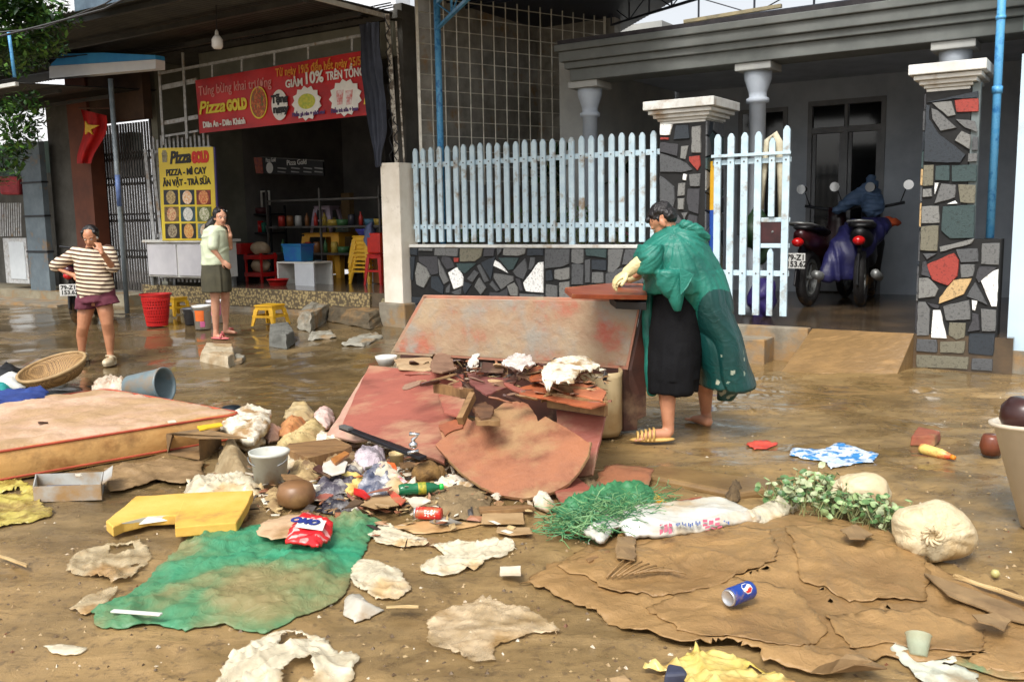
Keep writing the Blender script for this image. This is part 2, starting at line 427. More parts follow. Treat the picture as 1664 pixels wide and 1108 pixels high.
blue_pl = M('blue plastic', (40, 84, 170), (30, 66, 146), 5, .35)
white_pl = M('white plastic', (214, 214, 208), (196, 194, 186), 5, .4, mud=.12)
wood_d = M('dark wood', (96, 62, 40), (70, 44, 30), 6, .6, .1, 30, stretch=(1, 6, 1))
concrete = M('concrete', (140, 132, 116), (108, 100, 86), 5, .8, .25, 40, mud=.5)
glassd = M('dark window glass', (20, 22, 24), (14, 16, 18), 3, .08)
# ------------------------------------------------------------------ crazy paving stone cladding
stone_c = [(44, 52, 60), (88, 90, 92), (112, 113, 112), (134, 134, 130), (226, 226, 222), (140, 52, 42), (176, 148, 104), (56, 76, 76), (66, 66, 70), (122, 118, 100)]
stone_m = [M('mortar', (24, 24, 24), (14, 14, 14), 20, .8)] + [M('stone %d' % i, c, tuple(x*.78 for x in c), 42, .62, .25, 90, c3=tuple(min(255, x*1.12) for x in c), detail=8) for i, c in enumerate([(c if i in (4, 5, 6) else tuple(x*.84 for x in c)) for i, c in enumerate(stone_c)])]
def clip(poly, p, n):
    out = []
    for i in range(len(poly)):
        a, b = poly[i], poly[(i+1) % len(poly)]; da = (a-p).dot(n); db = (b-p).dot(n)
        if da <= 0: out.append(a)
        if (da < 0 < db) or (db < 0 < da): out.append(a + (b-a)*(da/(da-db)))
    return out
def cladding(mb, s0, s1, z0, z1, size, place, seed, paint=(), gap=.006, wts=None, outer=None, paint_d=0):
    """mb gets one raised stone per cell; place(s,z,h) -> world point"""
    rr = random.Random(seed); sites = []
    for (px, py, c) in paint: q = FP(px, py, paint_d); sites.append((Vector(q), c))
    n = int((s1-s0)*(z1-z0)/(size*size)*1.05); tries = 0
    while len(sites) < n and tries < 6000:
        tries += 1; q = Vector((rr.uniform(s0, s1), rr.uniform(z0, z1)))
        if all((q-o[0]).length > size*rr.uniform(.55, .95) for o in sites): sites.append((q, None))
    w = wts or [30, 26, 18, 6, 1.2, .0, .2, 8, 12, 2]
    pw = [(size*(.52 if c_ == 4 else rr.uniform(.1, .62)))**2 for _, c_ in sites]
    for i, (q, c) in enumerate(sites):
        poly = [Vector((s0, z0)), Vector((s1, z0)), Vector((s1, z1)), Vector((s0, z1))]
        for j, (o, _) in enumerate(sites):
            if i != j and (o-q).length < size*5:
                d = (o-q); poly = clip(poly, q + d*max(.12, min(.88, .5+(pw[i]-pw[j])/(2*d.length_squared))) - d.normalized()*gap*rr.uniform(.6, 1.3), d)
                if len(poly) < 3: break
        if len(poly) < 3: continue
        if c is None: c = rr.choices(range(10), w)[0]
        mb.cur = c+1; h = rr.uniform(.010, .02); ins = []
        cen = sum(poly, Vector((0, 0)))/len(poly)
        for p in poly:
            ins.append(p + (cen-p).normalized()*.006 + Vector((rr.uniform(-.004, .004), rr.uniform(-.004, .004))))
        k = len(poly); lo = [place(p.x, p.y, .001) for p in poly]; hi = [place(p.x, p.y, h) for p in ins]
        mb.add(lo+hi, [tuple(range(k, 2*k))] + [(a, (a+1) % k, k+(a+1) % k, k+a) for a in range(k)])
    mb.cur = 0
# ------------------------------------------------------------------ stone wall under the fence
def front(s, z, h): return F(s, -h, z)
def traced(mb, data, ox, oy, k, box, seed=0):     # stones with the outlines they have on the wall
    rr = random.Random(seed); s0, s1, z0, z1 = box
    for row in data.strip().split('\n'):
        v = [int(q) for q in row.split()]; c = v[0]; poly = [Vector(FP(ox + v[i]/k, oy + v[i+1]/k, 0)) for i in range(1, len(v), 2)]
        for p, n in ((Vector((s0, 0)), Vector((-1, 0))), (Vector((s1, 0)), Vector((1, 0))), (Vector((0, z0)), Vector((0, -1))), (Vector((0, z1)), Vector((0, 1)))): poly = clip(poly, p, n) if len(poly) > 2 else poly
        if len(poly) < 3: continue
        cen = sum(poly, Vector((0, 0)))/len(poly); lo_ = []; m_ = len(poly)
        for i in range(m_):                       # chipped, slightly irregular edges
            a, b = poly[i], poly[(i+1) % m_]; q = max(1, int((b-a).length/.05))
            for j in range(q): w = a+(b-a)*(j/q); lo_.append(w + (Vector((rr.uniform(-.003, .003), rr.uniform(-.003, .003))) if j else (cen-w).normalized()*.003))
        mb.cur = c+1; n = len(lo_); h = rr.uniform(.010, .02); hi = [p+(cen-p).normalized()*.005 for p in lo_]
        mb.add([front(p.x, p.y, .001) for p in lo_] + [front(p.x, p.y, h) for p in hi], [tuple(range(n, 2*n))] + [(i, (i+1) % n, n+(i+1) % n, n+i) for i in range(n)])
    mb.cur = 0
WALL_ST = """0 85 735 145 735 145 795 85 790
2 152 742 240 742 238 768 150 766
2 246 742 390 740 385 800 243 795
9 398 740 540 742 528 800 490 832 398 832
8 545 742 612 745 605 800 540 800
1 618 742 655 742 650 770 625 800
3 662 742 798 742 790 785 740 800 655 792
0 805 742 900 742 900 795 800 795
1 908 745 1060 745 1055 845 1020 862 908 875
2 1068 745 1142 745 1140 840 1110 850 1065 835
7 1150 750 1280 750 1278 810 1155 795
2 1288 750 1385 745 1360 860 1320 900 1285 895
1 1392 745 1590 745 1590 850 1370 850
0 90 800 130 800 118 945 88 940
3 145 835 200 870 222 920 185 990 140 970 130 900
8 150 800 265 800 270 905 228 915 195 862 150 828
2 268 810 335 950 305 970 275 910
8 290 800 340 805 370 865 320 880 285 825
5 360 808 395 808 390 835 362 835
7 375 842 500 840 430 905 385 880
4 328 895 385 862 420 925 420 975 362 998
1 440 935 485 880 515 900 475 958
1 500 855 520 845 575 950 548 958
0 525 835 612 800 600 870 585 940 530 850
4 608 822 640 840 688 900 598 855
7 630 808 755 808 720 880 690 885
1 712 890 790 810 805 880 780 940 735 920
2 600 900 720 918 720 948 645 1000 598 925
1 808 880 820 805 850 805 848 850 825 885
4 778 958 870 835 900 832 900 1020 795 1010
8 732 930 760 935 780 1010 760 1010
3 680 975 725 955 748 990 748 1040 700 1035
2 485 980 515 925 558 990 525 1032
0 420 950 470 970 430 1030 415 1000
1 345 1015 410 985 408 1028 370 1030
0 228 920 270 920 305 985 300 1030 225 990
1 315 990 345 960 340 1020 315 1020
0 912 885 948 880 960 945 915 950
3 965 880 1058 865 1058 935 1000 945 965 935
2 915 965 985 975 985 1045 912 1045
1 1070 845 1142 850 1140 970 1068 970
1 1150 820 1182 815 1180 960 1150 960
0 1188 820 1278 820 1278 885 1188 880
2 1190 895 1260 895 1262 960 1188 960
3 995 955 1058 948 1058 1050 995 1050
1 575 965 592 945 638 1005 620 1012
2 755 1022 905 1030 905 1075 755 1070
1 1270 905 1360 870 1590 860 1590 960 1270 965
2 1070 980 1260 975 1260 1045 1070 1045
0 1270 975 1590 970 1590 1045 1270 1045
8 575 1015 640 1015 690 985 690 1045 575 1045"""
RIGHT_ST = """3 1030 285 1085 280 1097 320 1075 325 1045 300
5 1092 278 1160 272 1160 310 1097 312
2 1028 300 1045 305 1100 355 1055 365 1030 330
2 1095 330 1150 335 1158 368 1120 355
3 1112 362 1140 375 1135 415 1092 390
0 1006 288 1024 292 1022 330 1050 372 1080 395 1125 430 1110 452 1004 450
1 1143 378 1158 378 1158 418 1140 418
2 1130 425 1157 424 1157 448 1128 450
9 1000 458 1036 456 1034 515 998 518
7 1040 460 1080 458 1080 502 1038 500
7 1084 458 1156 456 1154 504 1084 504
3 998 524 1030 522 1032 545 998 548
4 1038 506 1050 506 1038 540
2 1055 508 1098 512 1095 548 1036 565
9 1102 510 1152 512 1150 564 1108 562
4 1095 555 1102 564 1070 566
3 994 572 1050 570 1052 618 994 620
7 1060 572 1150 568 1146 660 1080 662 1055 640
9 990 628 1050 624 1046 696 992 694
3 1050 684 1150 660 1142 674 1052 698
2 1168 674 1226 672 1222 735 1165 732
1 1095 690 1158 688 1160 725 1110 728 1100 705
1 1004 702 1045 702 1016 720
5 1015 732 1092 700 1106 720 1102 765 1075 792 1030 775
2 1108 732 1150 732 1145 766 1110 770
8 1160 738 1210 740 1160 785 1150 770
4 1160 765 1222 742 1216 850 1195 850
3 988 770 1020 768 1050 800 1040 822 986 828
6 1090 775 1142 770 1120 815 1048 842 1050 825
1 1125 820 1150 780 1185 845 1170 838
4 1140 830 1157 832 1150 862 1142 860
2 986 835 1012 835 1026 855 1022 930 984 930
8 1016 838 1054 846 1048 856 1028 850
2 1060 848 1134 830 1138 885 1068 888
4 1033 858 1054 858 1072 938 1028 936
9 1078 892 1125 894 1122 935 1098 942 1075 928
8 1142 866 1160 870 1164 915 1128 920 1140 888
2 1165 854 1212 858 1208 918 1168 918
0 1132 924 1208 924 1200 985 1130 978
1 988 938 1045 940 1046 976 986 972
9 1052 946 1124 944 1120 978 1052 976
9 986 982 1134 988 1130 1022 986 1016
1 1140 992 1200 994 1198 1028 1138 1024
8 1004 725 1014 722 1028 770 1000 762
0 1012 285 1160 252 1160 270 1090 274"""
MID_ST = """4 -20 555 40 560 25 610 -20 610
5 -20 618 22 620 20 630 -20 630
0 50 565 110 562 115 625 40 630
3 125 570 165 565 165 690 122 690
8 -20 640 65 650 60 705 -20 685
3 75 658 110 655 95 720 70 715
5 110 705 160 700 165 745 150 770 110 725
1 -20 690 50 712 100 735 128 765 80 778 -20 775
4 85 782 103 785 98 815 82 812
2 110 785 165 780 160 840 115 840
1 -20 790 45 840 50 900 35 960 -20 960
3 62 825 95 822 92 882 58 885
3 60 892 92 892 88 945 60 945
8 105 850 160 850 155 965 110 950 98 900
2 75 958 108 955 90 990
8 110 965 150 975 150 1040 100 1010
1 -20 970 60 965 85 1000 60 1040 -20 1040"""
t = thing('stone_wall', 'low garden wall clad in irregular grey, black and white stones below the picket fence', 'wall', F(4.3, .1, 0))
mb = MB().fbox(2.6, 6.05, 0, .2, -.1, 1.10); obj('wall_core', mb, stone_m[0], t)
mb = MB(); cladding(mb, 2.61, 6.05, -.05, .47, .165, front, 11); traced(mb, WALL_ST, 640, 200, 3.693, (2.612, 6.048, .475, 1.095), 1)
obj('stone_cladding', mb, stone_m, t)
mb = MB().fbox(2.6, 6.06, -.012, .22, 1.103, 1.14); obj('coping', mb, cap_w, t, bevel=.006)
# ------------------------------------------------------------------ picket fence
def picket(mb, s, d, z0, z1, w=.068, th=.03):
    a = w/2; pr = [(s-a, z0), (s+a, z0), (s+a, z1-.045), (s+a*.45, z1-.008), (s, z1), (s-a*.45, z1-.008), (s-a, z1-.045)]
    mb.prism([F(x, d, z) for x, z in pr], DV*th)
def bolt(mb, s, d, z, r=.008):
    mb.lathe([(r, 0), (r, .006), (0, .008)], Matrix.Translation(F(s, d, z)) @ (-DV).to_track_quat('Z', 'Y').to_matrix().to_4x4(), 8)
boltm = M('rusty bolt', (110, 104, 100), (80, 70, 62), 20, .5, metal=.5)
t = thing('picket_fence', 'pale blue metal picket fence with pointed tops along the stone wall', 'fence', F(4.3, .1, 1.14))
n = 27
for i in range(n):
    s = 5.97 - i*(5.97-2.70)/(n-1); mb = MB(); picket(mb, s + rnd.uniform(-.006, .006), .05, 1.17 if i not in (9, 18) else 1.14, 2.35 + rnd.uniform(-.008, .008)); p = obj('picket', mb, paint_blue, t, bevel=.003)
for z in (1.36, 2.13):
    mb = MB().fbox(2.61, 6.05, .082, .115, z-.03, z+.03)
    r_ = obj('rail', mb, paint_blue, t, bevel=.003)
    mb = MB()
    for i in range(n): bolt(mb, 5.97 - i*(5.97-2.70)/(n-1), .049, z)
    obj('bolts', mb, boltm, r_)
# ------------------------------------------------------------------ the two stone pillars
def cap_profile(mb, s0, s1, d0, d1, z, k=1.):
    steps = [(-.02, 0, .03), (.0, .03, .06), (.035, .06, .10), (.075, .10, .14), (.115, .145, .235)]
    for o, a, b in steps: mb.fbox(s0-o*k, s1+o*k, d0-o*k, d1+o*k, z+a+.001, z+b)
t = thing('gate_pillar', 'grey stone clad pillar with white moulded cap on the left side of the gate', 'pillar', F(2.33, .2, 0), 'stone gate pillars')
obj('core', MB().fbox(2.09, 2.6, .002, .5, -.1, 2.42), stone_m[0], t)
mb = MB(); w2 = [30, 28, 18, 5, 1.2, .0, .2, 9, 12, 2]
cladding(mb, 2.09, 2.6, -.05, 1.27, .15, front, 5, wts=w2); traced(mb, MID_ST, 1080, 0, 2.77, (2.095, 2.595, 1.275, 2.41), 2)
cladding(mb, .0, .5, -.05, 2.41, .16, lambda s, z, h: F(2.09-h, s, z), 6, wts=w2)
obj('stone_cladding', mb, stone_m, t)
mb = MB(); cap_profile(mb, 2.07, 2.62, -.02, .52, 2.40); obj('cap', mb, cap_w, t, bevel=.006)
t = thing('gate_pillar', 'tall stone clad pillar with red, white and green stones on the right side of the gate', 'pillar', F(-.2, .1, 0), 'stone gate pillars')
obj('core', MB().fbox(-.37, .0, .003, .42, -.1, 2.52).fbox(-.66, -.37, .001, .3, -.1, 1.19), stone_m[0], t)
mb = MB()
traced(mb, RIGHT_ST, 910, 0, 1.7042, (-.655, -.002, .0, 2.5), 3)
cladding(mb, .0, .42, .0, 2.5, .17, lambda s, z, h: F(0+h, s, z), 12, wts=w2)
obj('stone_cladding', mb, stone_m, t)
mb = MB(); cap_profile(mb, -.38, .02, -.02, .44, 2.51); obj('cap', mb, cap_w, t, bevel=.006)
obj('corner_post', MB().fbox(-.44, -.375, .02, .1, 1.2, 2.56), M('grey green painted post', (112, 122, 122), (92, 102, 102), 5, .6), t)
# ------------------------------------------------------------------ gate (one leaf, hung on the left pillar)
t = thing('picket_gate', 'pale blue picket gate leaf with a dark lock plate beside the left stone pillar', 'gate', F(1.65, .1, .4))
gl, gr_ = 1.98, 1.27
for i in range(6):
    s = gl - i*(gl-gr_)/5; mb = MB(); picket(mb, s, .05, .42, 2.27 + (0 if i < 5 else .04), .07)
    if i == 4:
        mb = MB(); picket(mb, s, .05, 1.42, 2.20, .06); obj('picket', mb, paint_blue, t, bevel=.003); mb = MB(); picket(mb, s, .05, .42, 1.10, .06)
    obj('picket', mb, paint_blue, t, bevel=.003)
for z, h in ((1.98, .05), (.85, .055), (1.39, .045), (1.13, .045)):
    s1 = gl+.06 if h > .046 else gl-2.9*(gl-gr_)/5
    r_ = obj('rail', MB().fbox(gr_-.04, s1, .082, .112, z-h/2, z+h/2), paint_blue, t, bevel=.003)
    if h > .046:
        mb = MB()
        for i in range(6): bolt(mb, gl - i*(gl-gr_)/5, .049, z)
        obj('bolts', mb, boltm, r_)
obj('top_bar', MB().fbox(gr_-.05, gl+.06, .03, .05, 2.03, 2.06), paint_blue, t, bevel=.003)
lk = obj('lock_plate', MB().fbox(gr_+.03, gr_+.26, .085, .105, 1.155, 1.365), M('dark red lock plate', (70, 34, 34), (44, 24, 26), 8, .4), t)
obj('keyhole', MB().lathe([(.012, 0), (.012, .01), (0, .012)], Matrix.Translation(F(gr_+.13, .085, 1.27)) @ (-DV).to_track_quat('Z', 'Y').to_matrix().to_4x4(), 10), steel, lk)
# yellow and blue post between pillar and gate
t = thing('gate_post', 'slim post painted yellow above and blue below, beside the left stone pillar', 'post', F(2.05, .14, 0))
obj('upper_post', MB().fbox(2.03, 2.075, .1, .17, 1.5, 2.0), yel_pl, t); obj('lower_post', MB().fbox(2.03, 2.075, .1, .17, .3, 1.499), blue_pl, t)
# ------------------------------------------------------------------ neighbour wall at the far right, blue drain pipe
tk = thing('neighbour_wall', 'pale blue wall with a mint green upper part at the right edge', 'wall', F(-1.6, .2, 0))
pbw = M('pale blue wall paint', (192, 212, 224), (178, 200, 214), 1.2, .7, .04, 20, mud=.12, mudscale=1.5)
obj('lower_wall', MB().fbox(-4, -.74, .1, .4, .2, 2.78), pbw, tk)
obj('base_course', MB().fbox(-4, -.70, .05, .4, -.1, .2), concrete, tk)
obj('upper_wall', MB().fbox(-4, -.74, .1, .4, 2.98, 4.6), M('mint wall paint', (120, 172, 156), (100, 152, 138), 1.6, .7, .05, 20), tk)
obj('band', MB().fbox(-4, -.76, .09, .4, 2.785, 2.975), M('slate grey band', (84, 98, 104), (70, 84, 90), 3, .7), tk)
tag(obj('drain_pipe', MB().tube([F(-.555, .16, 1.2), F(-.555, .16, 4.6)], .036, 14).tube([F(-.555, .16, 2.47), F(-.555, .16, 2.53)], .045, 14).tube([F(-.555, .16, 3.1), F(-.555, .16, 3.13)], .042, 14), steelblue, smooth=True), 'bright blue vertical pipe between the right stone pillar and the pale blue wall', 'pipe')
# ------------------------------------------------------------------ house behind the gate
hz = .32
struct('yard_floor', MB().fbox(-.8, 9, .0, 6, -.1, hz), M('wet yard floor', (96, 78, 58), (60, 50, 42), 2, .16, .06, 20, c3=(78, 66, 52)))
tag(obj('gate_threshold', MB().fbox(.97, 2.09, -.12, .002, -.1, .33).fbox(1.3, 2.3, -.42, -.12, -.1, .235).jit(.004, 8), concrete, bevel=.012), 'muddy concrete step along the gate opening', 'step')
t = thing('villa', 'single storey house with grey walls, round columns, heavy cornice and a dark double door', 'house', F(2, 3, hz))
WD = 4.3; dl, dt = FP(1314, 166, WD); dr = FP(1441, 160, WD)[0]; tz = FP(1314, 214, WD)[1]; dm = (dl+dr)/2
obj('wall', MB().fbox(dl, 4.75, WD, WD+.3, hz, 3.5), house_g, t); obj('wall', MB().fbox(-3, dr, WD, WD+.3, hz, 3.5), house_g, t); obj('wall', MB().fbox(dr, dl, WD, WD+.3, dt, 3.5), house_g, t)
obj('interior_wall', MB().fbox(-1, 3.5, 6.3, 6.5, hz, 3.3), darkwall, t)
gfr = M('grey door frame paint', (128, 130, 132), (110, 112, 116), 4, .5)
f = obj('door_frame', MB().fbox(dr, dr+.06, WD-.02, WD+.12, hz, dt).fbox(dl-.06, dl, WD-.02, WD+.12, hz, dt).fbox(dr+.06, dl-.06, WD-.02, WD+.12, dt-.07, dt).fbox(dr+.06, dl-.06, WD-.015, WD+.1, tz-.04, tz+.04).fbox(dm-.03, dm+.03, WD-.013, WD+.1, hz, tz-.041).fbox(dm-.02, dm+.02, WD-.01, WD+.1, tz+.041, dt-.071), gfr, t)
for a, b in ((dr+.065, dm-.035), (dm+.035, dl-.065)):
    d_ = obj('door', MB().fbox(a, b, WD+.03, WD+.06, hz+.02, tz-.045), glassd, t); obj('transom_pane', MB().fbox(a, b, WD+.03, WD+.05, tz+.045, dt-.075), glassd, t)
    obj('door_stile', MB().fbox(a, a+.05, WD+.01, WD+.028, hz+.02, tz-.045).fbox(b-.05, b, WD+.01, WD+.028, hz+.02, tz-.045).fbox(a+.05, b-.05, WD+.01, WD+.028, hz+.02, .9), gfr, d_)
obj('curtain', MB().fbox(dm-.5, dm-.2, WD+.065, WD+.075, 1.2, 2.0), M('orange brown curtain', (130, 70, 50), (90, 50, 40), 6, .8), t)
w_ = obj('side_window', MB().fbox(2.6, 3.2, WD-.03, WD-.002, 1.2, 2.9), glassd, t)
obj('window_frame', MB().fbox(2.54, 2.6, WD-.04, WD-.002, 1.14, 2.96).fbox(3.2, 3.26, WD-.04, WD-.002, 1.14, 2.96).fbox(2.6, 3.2, WD-.04, WD-.002, 2.9, 2.96).fbox(2.6, 3.2, WD-.04, WD-.002, 1.14, 1.2), gfr, w_)
def column(s, d, r=.095, top=3.08):
    prof = [(r*1.4, hz), (r*1.4, hz+.1), (r*1.05, hz+.13), (r, hz+.2), (r*.95, top-.42), (r*1.3, top-.41), (r*1.3, top-.37), (r*.98, top-.35), (r*1.05, top-.3), (r*1.55, top-.16), (r*1.6, top-.08)]
    m4 = Matrix.Translation(F(s, d, 0)); o = obj('column', MB().lathe(prof, m4, 28), house_g, t, smooth=True)
    obj('capital', MB().fbox(s-r*2.1, s+r*2.1, d-r*2.1, d+r*2.1, top-.08, top), house_w, o, bevel=.01)
column(4.0, 1.05); column(1.9, 1.05); column(-.08, 1.05)
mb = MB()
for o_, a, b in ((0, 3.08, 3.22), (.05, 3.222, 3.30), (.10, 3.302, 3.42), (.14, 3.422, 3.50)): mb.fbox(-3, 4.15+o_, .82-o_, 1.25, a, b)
obj('cornice', mb, M('shade darkened cornice grey', (108, 111, 108), (88, 92, 89), 2, .8), t, bevel=.01)  # the cornice lies in shade; that shade is painted into this grey
obj('ceiling', MB().fbox(-3, 4.2, 1.252, 6, 3.3, 3.5), house_g, t)
obj('roof_tiles', MB().fbox(-3, 4.25, .70, .95, 3.503, 3.55).fbox(-3, 4.25, 1.0, 6, 3.503, 3.53), M('dark roof edge', (54, 50, 52), (34, 32, 36), 9, .8), t)
obj('roof_parapet', MB().fbox(3.3, 3.6, 2.2, 2.4, 3.53, 3.74), house_w, t)
obj('side_wall', MB().fbox(4.28, 4.75, 1.6, WD, hz, 3.66), house_w, t); obj('side_wall', MB().fbox(-2.2, -.75, .5, WD, hz, 3.08), house_g, t)
# yard side wall (long, towards the shop) with a steel mesh in front of it
tag(obj('yard_wall', MB().fbox(4.75, 6.3, 3.2, 3.4, hz, 5.2).fbox(6.06, 6.3, .55, 3.2, hz, 5.2), M('unpainted concrete block wall', (168, 164, 154), (130, 128, 120), 3.5, .9, .2, 30, mud=.2)), 'rough grey block wall behind the steel mesh, between shop and house', 'wall')
mesh_m = M('grey wire mesh', (226, 222, 208), (190, 186, 172), 9, .5, metal=.4)
t = thing('wire_mesh_screen', 'tall steel mesh screen of square openings behind the left end of the fence', 'screen', F(5.5, .5, 1.2))
mb = MB(); sA, dA, sB, dB = 6.0, .22, 4.86, 3.1
def on(u, z): return F(sA+(sB-sA)*u, dA+(dB-dA)*u, z)
for i in range(17): mb.tube([on(i/16, 1.9), on(i/16, 4.6)], .009, 6)
for i in range(15): mb.tube([on(0, 1.95+i*.19)+DV*.012, on(1, 1.95+i*.19)+DV*.012], .007, 6)
obj('wires', mb, mesh_m, t); obj('edge_bar', MB().bar(on(0, .4), on(0, 4.7), .035), mesh_m, t); obj('edge_bar', MB().bar(on(1, .4), on(1, 4.7), .035), mesh_m, t)
# ------------------------------------------------------------------ blue steel canopy frame
t = thing('canopy_frame', 'blue and black steel lattice girders over the front yard', 'canopy frame', F(3, .5, 3.6))
obj('post', MB().tube([F(5.76, .32, 1.1), F(5.76, .32, 4.9)], .042, 14), steelblue, t, smooth=True)
def truss(a, b, h, n, mat, r=.014, nm='girder'):
    mb = MB(); mb.bar(a, b, r*2.2); u = Vector((0, 0, h)); mb.bar(a+u, b+u, r*2.2)
    for i in range(n+1):
        p = a + (b-a)*(i/n); mb.bar(p, p+u, r*1.6)
        if i < n:
            q = a+(b-a)*((i+1)/n); x, y = (p, q+u) if i % 2 else (p+u, q); mb.tube([x, y], r*.6, 6)
    return obj(nm, mb, mat, t)
blk = M('blue black steel', (44, 50, 62), (28, 32, 42), 10, .5)
truss(F(5.76, .32, 3.82), F(3.2, -1.6, 4.0), .3, 5, steelblue, .018)
truss(F(4.7, 3.0, 4.15), F(2.6, 1.0, 3.86), .26, 4, blk, .013)
truss(F(3.3, .4, 3.95), F(-3.2, .4, 3.95), .26, 10, blk, .012)
truss(F(2.6, 1.05, 3.62), F(-3.2, 1.05, 3.62), .26, 9, blk, .012)
truss(F(.9, .3, 3.95), F(.6, 1.2, 3.85), .2, 2, blk, .01)
lt = obj('tube_light', MB().bar(FW(1112, 36, .5), FW(1270, 10, .5), .05, .035), M('dusty tube light casing', (150, 138, 104), (110, 104, 84), 8, .5), t)
# dark corrugated roof sheet
def corr(name, c, wdir, ldir, wid, ln, mat, parent=None, amp=.018, pitch=.075, thick=.006):
    mb = MB(); n = int(wid/pitch*6); w = Vector(wdir).normalized(); l = Vector(ldir).normalized(); nn = w.cross(l).normalized(); vs = []
    if nn.z < 0: nn = -nn
    for k in (0, 1):
        for i in range(n+1):
            u = i/n*wid; h = amp*math.sin(2*math.pi*u/pitch)
            vs.append(Vector(c)+w*u+nn*(h+k*thick)); vs.append(Vector(c)+w*u+l*ln+nn*(h+k*thick))
    fs = []; m2 = 2*(n+1)
    for i in range(n):
        a = 2*i; fs.append((a, a+1, a+3, a+2)); fs.append((m2+a, m2+a+2, m2+a+3, m2+a+1)); fs.append((a, a+2, m2+a+2, m2+a)); fs.append((a+1, m2+a+1, m2+a+3, a+3))
    mb.add(vs, fs); return obj(name, mb, mat, parent, smooth=True)
t = thing('yard_canopy', 'dark blue corrugated metal roof sheet over the yard at top centre', 'canopy', F(4.6, .5, 4.3))
def H(px, py, z):
    r = ray(px, py); return CAMP + r*((z-CAMH)/r.z)
A, B, C_ = H(1104, -4, 4.3), H(1000, 56, 4.3), H(862, 62, 4.3); ol = []
for p, q in ((A, B), (B, C_)):
    n = int((q-p).length/.06)
    for i in range(n): a = p+(q-p)*(i/n); ol.append(a + (Vector((.025, -.01, 0)) if i % 2 else Vector((0, 0, 0))))
ol += [C_, F(6.3, 1.5, 4.3), F(6.3, -1.8, 4.3), F(3.3, -3.6, 4.3), A + (A-B)*.6]
obj('roof_sheet', MB().prism(ol, UZ*.03), M('dark blue roof sheet', (34, 42, 62), (24, 30, 44), 4, .5), t)
mb = MB()
for i in range(40): d = -3+i*.14; mb.fbox(3.6, 6.2, d, d+.03, 4.27, 4.298) if d < 1.4 else None
obj('roof_ribs', mb, M('dark blue roof sheet', MUD), t)
# ------------------------------------------------------------------ pizza shop
def H(px, py, z):
    r = ray(px, py); return CAMP + r*((z-CAMH)/r.z)
XD = -SV                                          # to the right along the fronts
def ftext(txt, size, px, py, d, mat, parent, name='lettering', xs=1., bold=0., align='LEFT', wpx=None, shear=0, depth=.003):
    p = FW(px, py, d); mb = text_mb(txt, size, p, XD, UZ, depth, align, xs, bold, shear)
    if wpx:                                       # stretch to reach photo column wpx
        s0 = FP(px, py, d)[0]; s1 = FP(wpx, py, d)[0]; ext = [(v-p).dot(XD) for v in mb.v]; k = (s0-s1)/max(ext)
        mb.v = [v + XD*((v-p).dot(XD)*(k-1)) for v in mb.v]
    return obj(name, mb, mat, parent, rec=False)
def disc(mb, c, rx, rz, d=0, n=28, th=.003, star=0, seed=0, r3=None):
    pts = []
    for i in range(n):
        a = 2*math.pi*i/n; k = 1 - (star if i % 2 else 0)
        pts.append(c + SV*(math.cos(a)*rx*k) + UZ*(math.sin(a)*rz*k) - DV*d)
    return mb.prism(pts, DV*th)
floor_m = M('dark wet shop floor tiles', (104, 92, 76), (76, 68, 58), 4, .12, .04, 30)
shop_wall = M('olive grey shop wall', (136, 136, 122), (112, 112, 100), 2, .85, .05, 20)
pm = M('pebble dash', (176, 158, 112), (120, 104, 74), 14, .6, .3, 30, c3=(150, 132, 92))
_t = pm.node_tree; _vo = _t.nodes.new('ShaderNodeTexVoronoi'); _vo.inputs['Scale'].default_value = 26; _tc = _t.nodes.new('ShaderNodeTexCoord'); _t.links.new(_tc.outputs['Object'], _vo.inputs['Vector'])
_r = _t.nodes.new('ShaderNodeValToRGB'); _r.color_ramp.elements[0].position = .0; _r.color_ramp.elements[0].color = rgb((176, 158, 112)); _r.color_ramp.elements[1].position = .62; _r.color_ramp.elements[1].color = rgb((86, 74, 54))
_r.color_ramp.elements.new(.4).color = rgb((146, 128, 88)); _t.links.new(_vo.outputs['Distance'], _r.inputs[0]); _t.links.new(_r.outputs[0], _t.nodes['Principled BSDF'].inputs['Base Color'])
t = thing('pizza_shop', 'open fronted dark pizza shop with a pebble faced platform floor', 'shop', F(8.2, 2, .2)); SHOP = t
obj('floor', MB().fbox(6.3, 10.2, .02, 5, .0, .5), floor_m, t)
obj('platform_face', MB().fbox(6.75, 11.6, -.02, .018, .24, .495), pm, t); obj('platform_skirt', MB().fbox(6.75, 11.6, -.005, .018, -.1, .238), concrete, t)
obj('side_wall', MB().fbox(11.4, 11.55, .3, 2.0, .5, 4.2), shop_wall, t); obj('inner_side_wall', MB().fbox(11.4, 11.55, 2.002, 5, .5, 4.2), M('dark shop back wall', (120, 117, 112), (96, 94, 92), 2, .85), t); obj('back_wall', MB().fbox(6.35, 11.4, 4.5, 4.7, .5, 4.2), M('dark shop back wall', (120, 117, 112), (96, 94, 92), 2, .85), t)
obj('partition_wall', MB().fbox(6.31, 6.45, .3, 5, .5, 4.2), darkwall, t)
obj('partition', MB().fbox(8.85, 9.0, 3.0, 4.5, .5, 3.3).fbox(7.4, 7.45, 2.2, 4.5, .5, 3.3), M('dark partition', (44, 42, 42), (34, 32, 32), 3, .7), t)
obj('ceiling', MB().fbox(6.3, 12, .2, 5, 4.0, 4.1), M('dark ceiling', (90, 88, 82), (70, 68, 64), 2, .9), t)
obj('lintel', MB().fbox(6.4, 10.2, .22, .34, 3.55, 3.98), shop_wall, t)
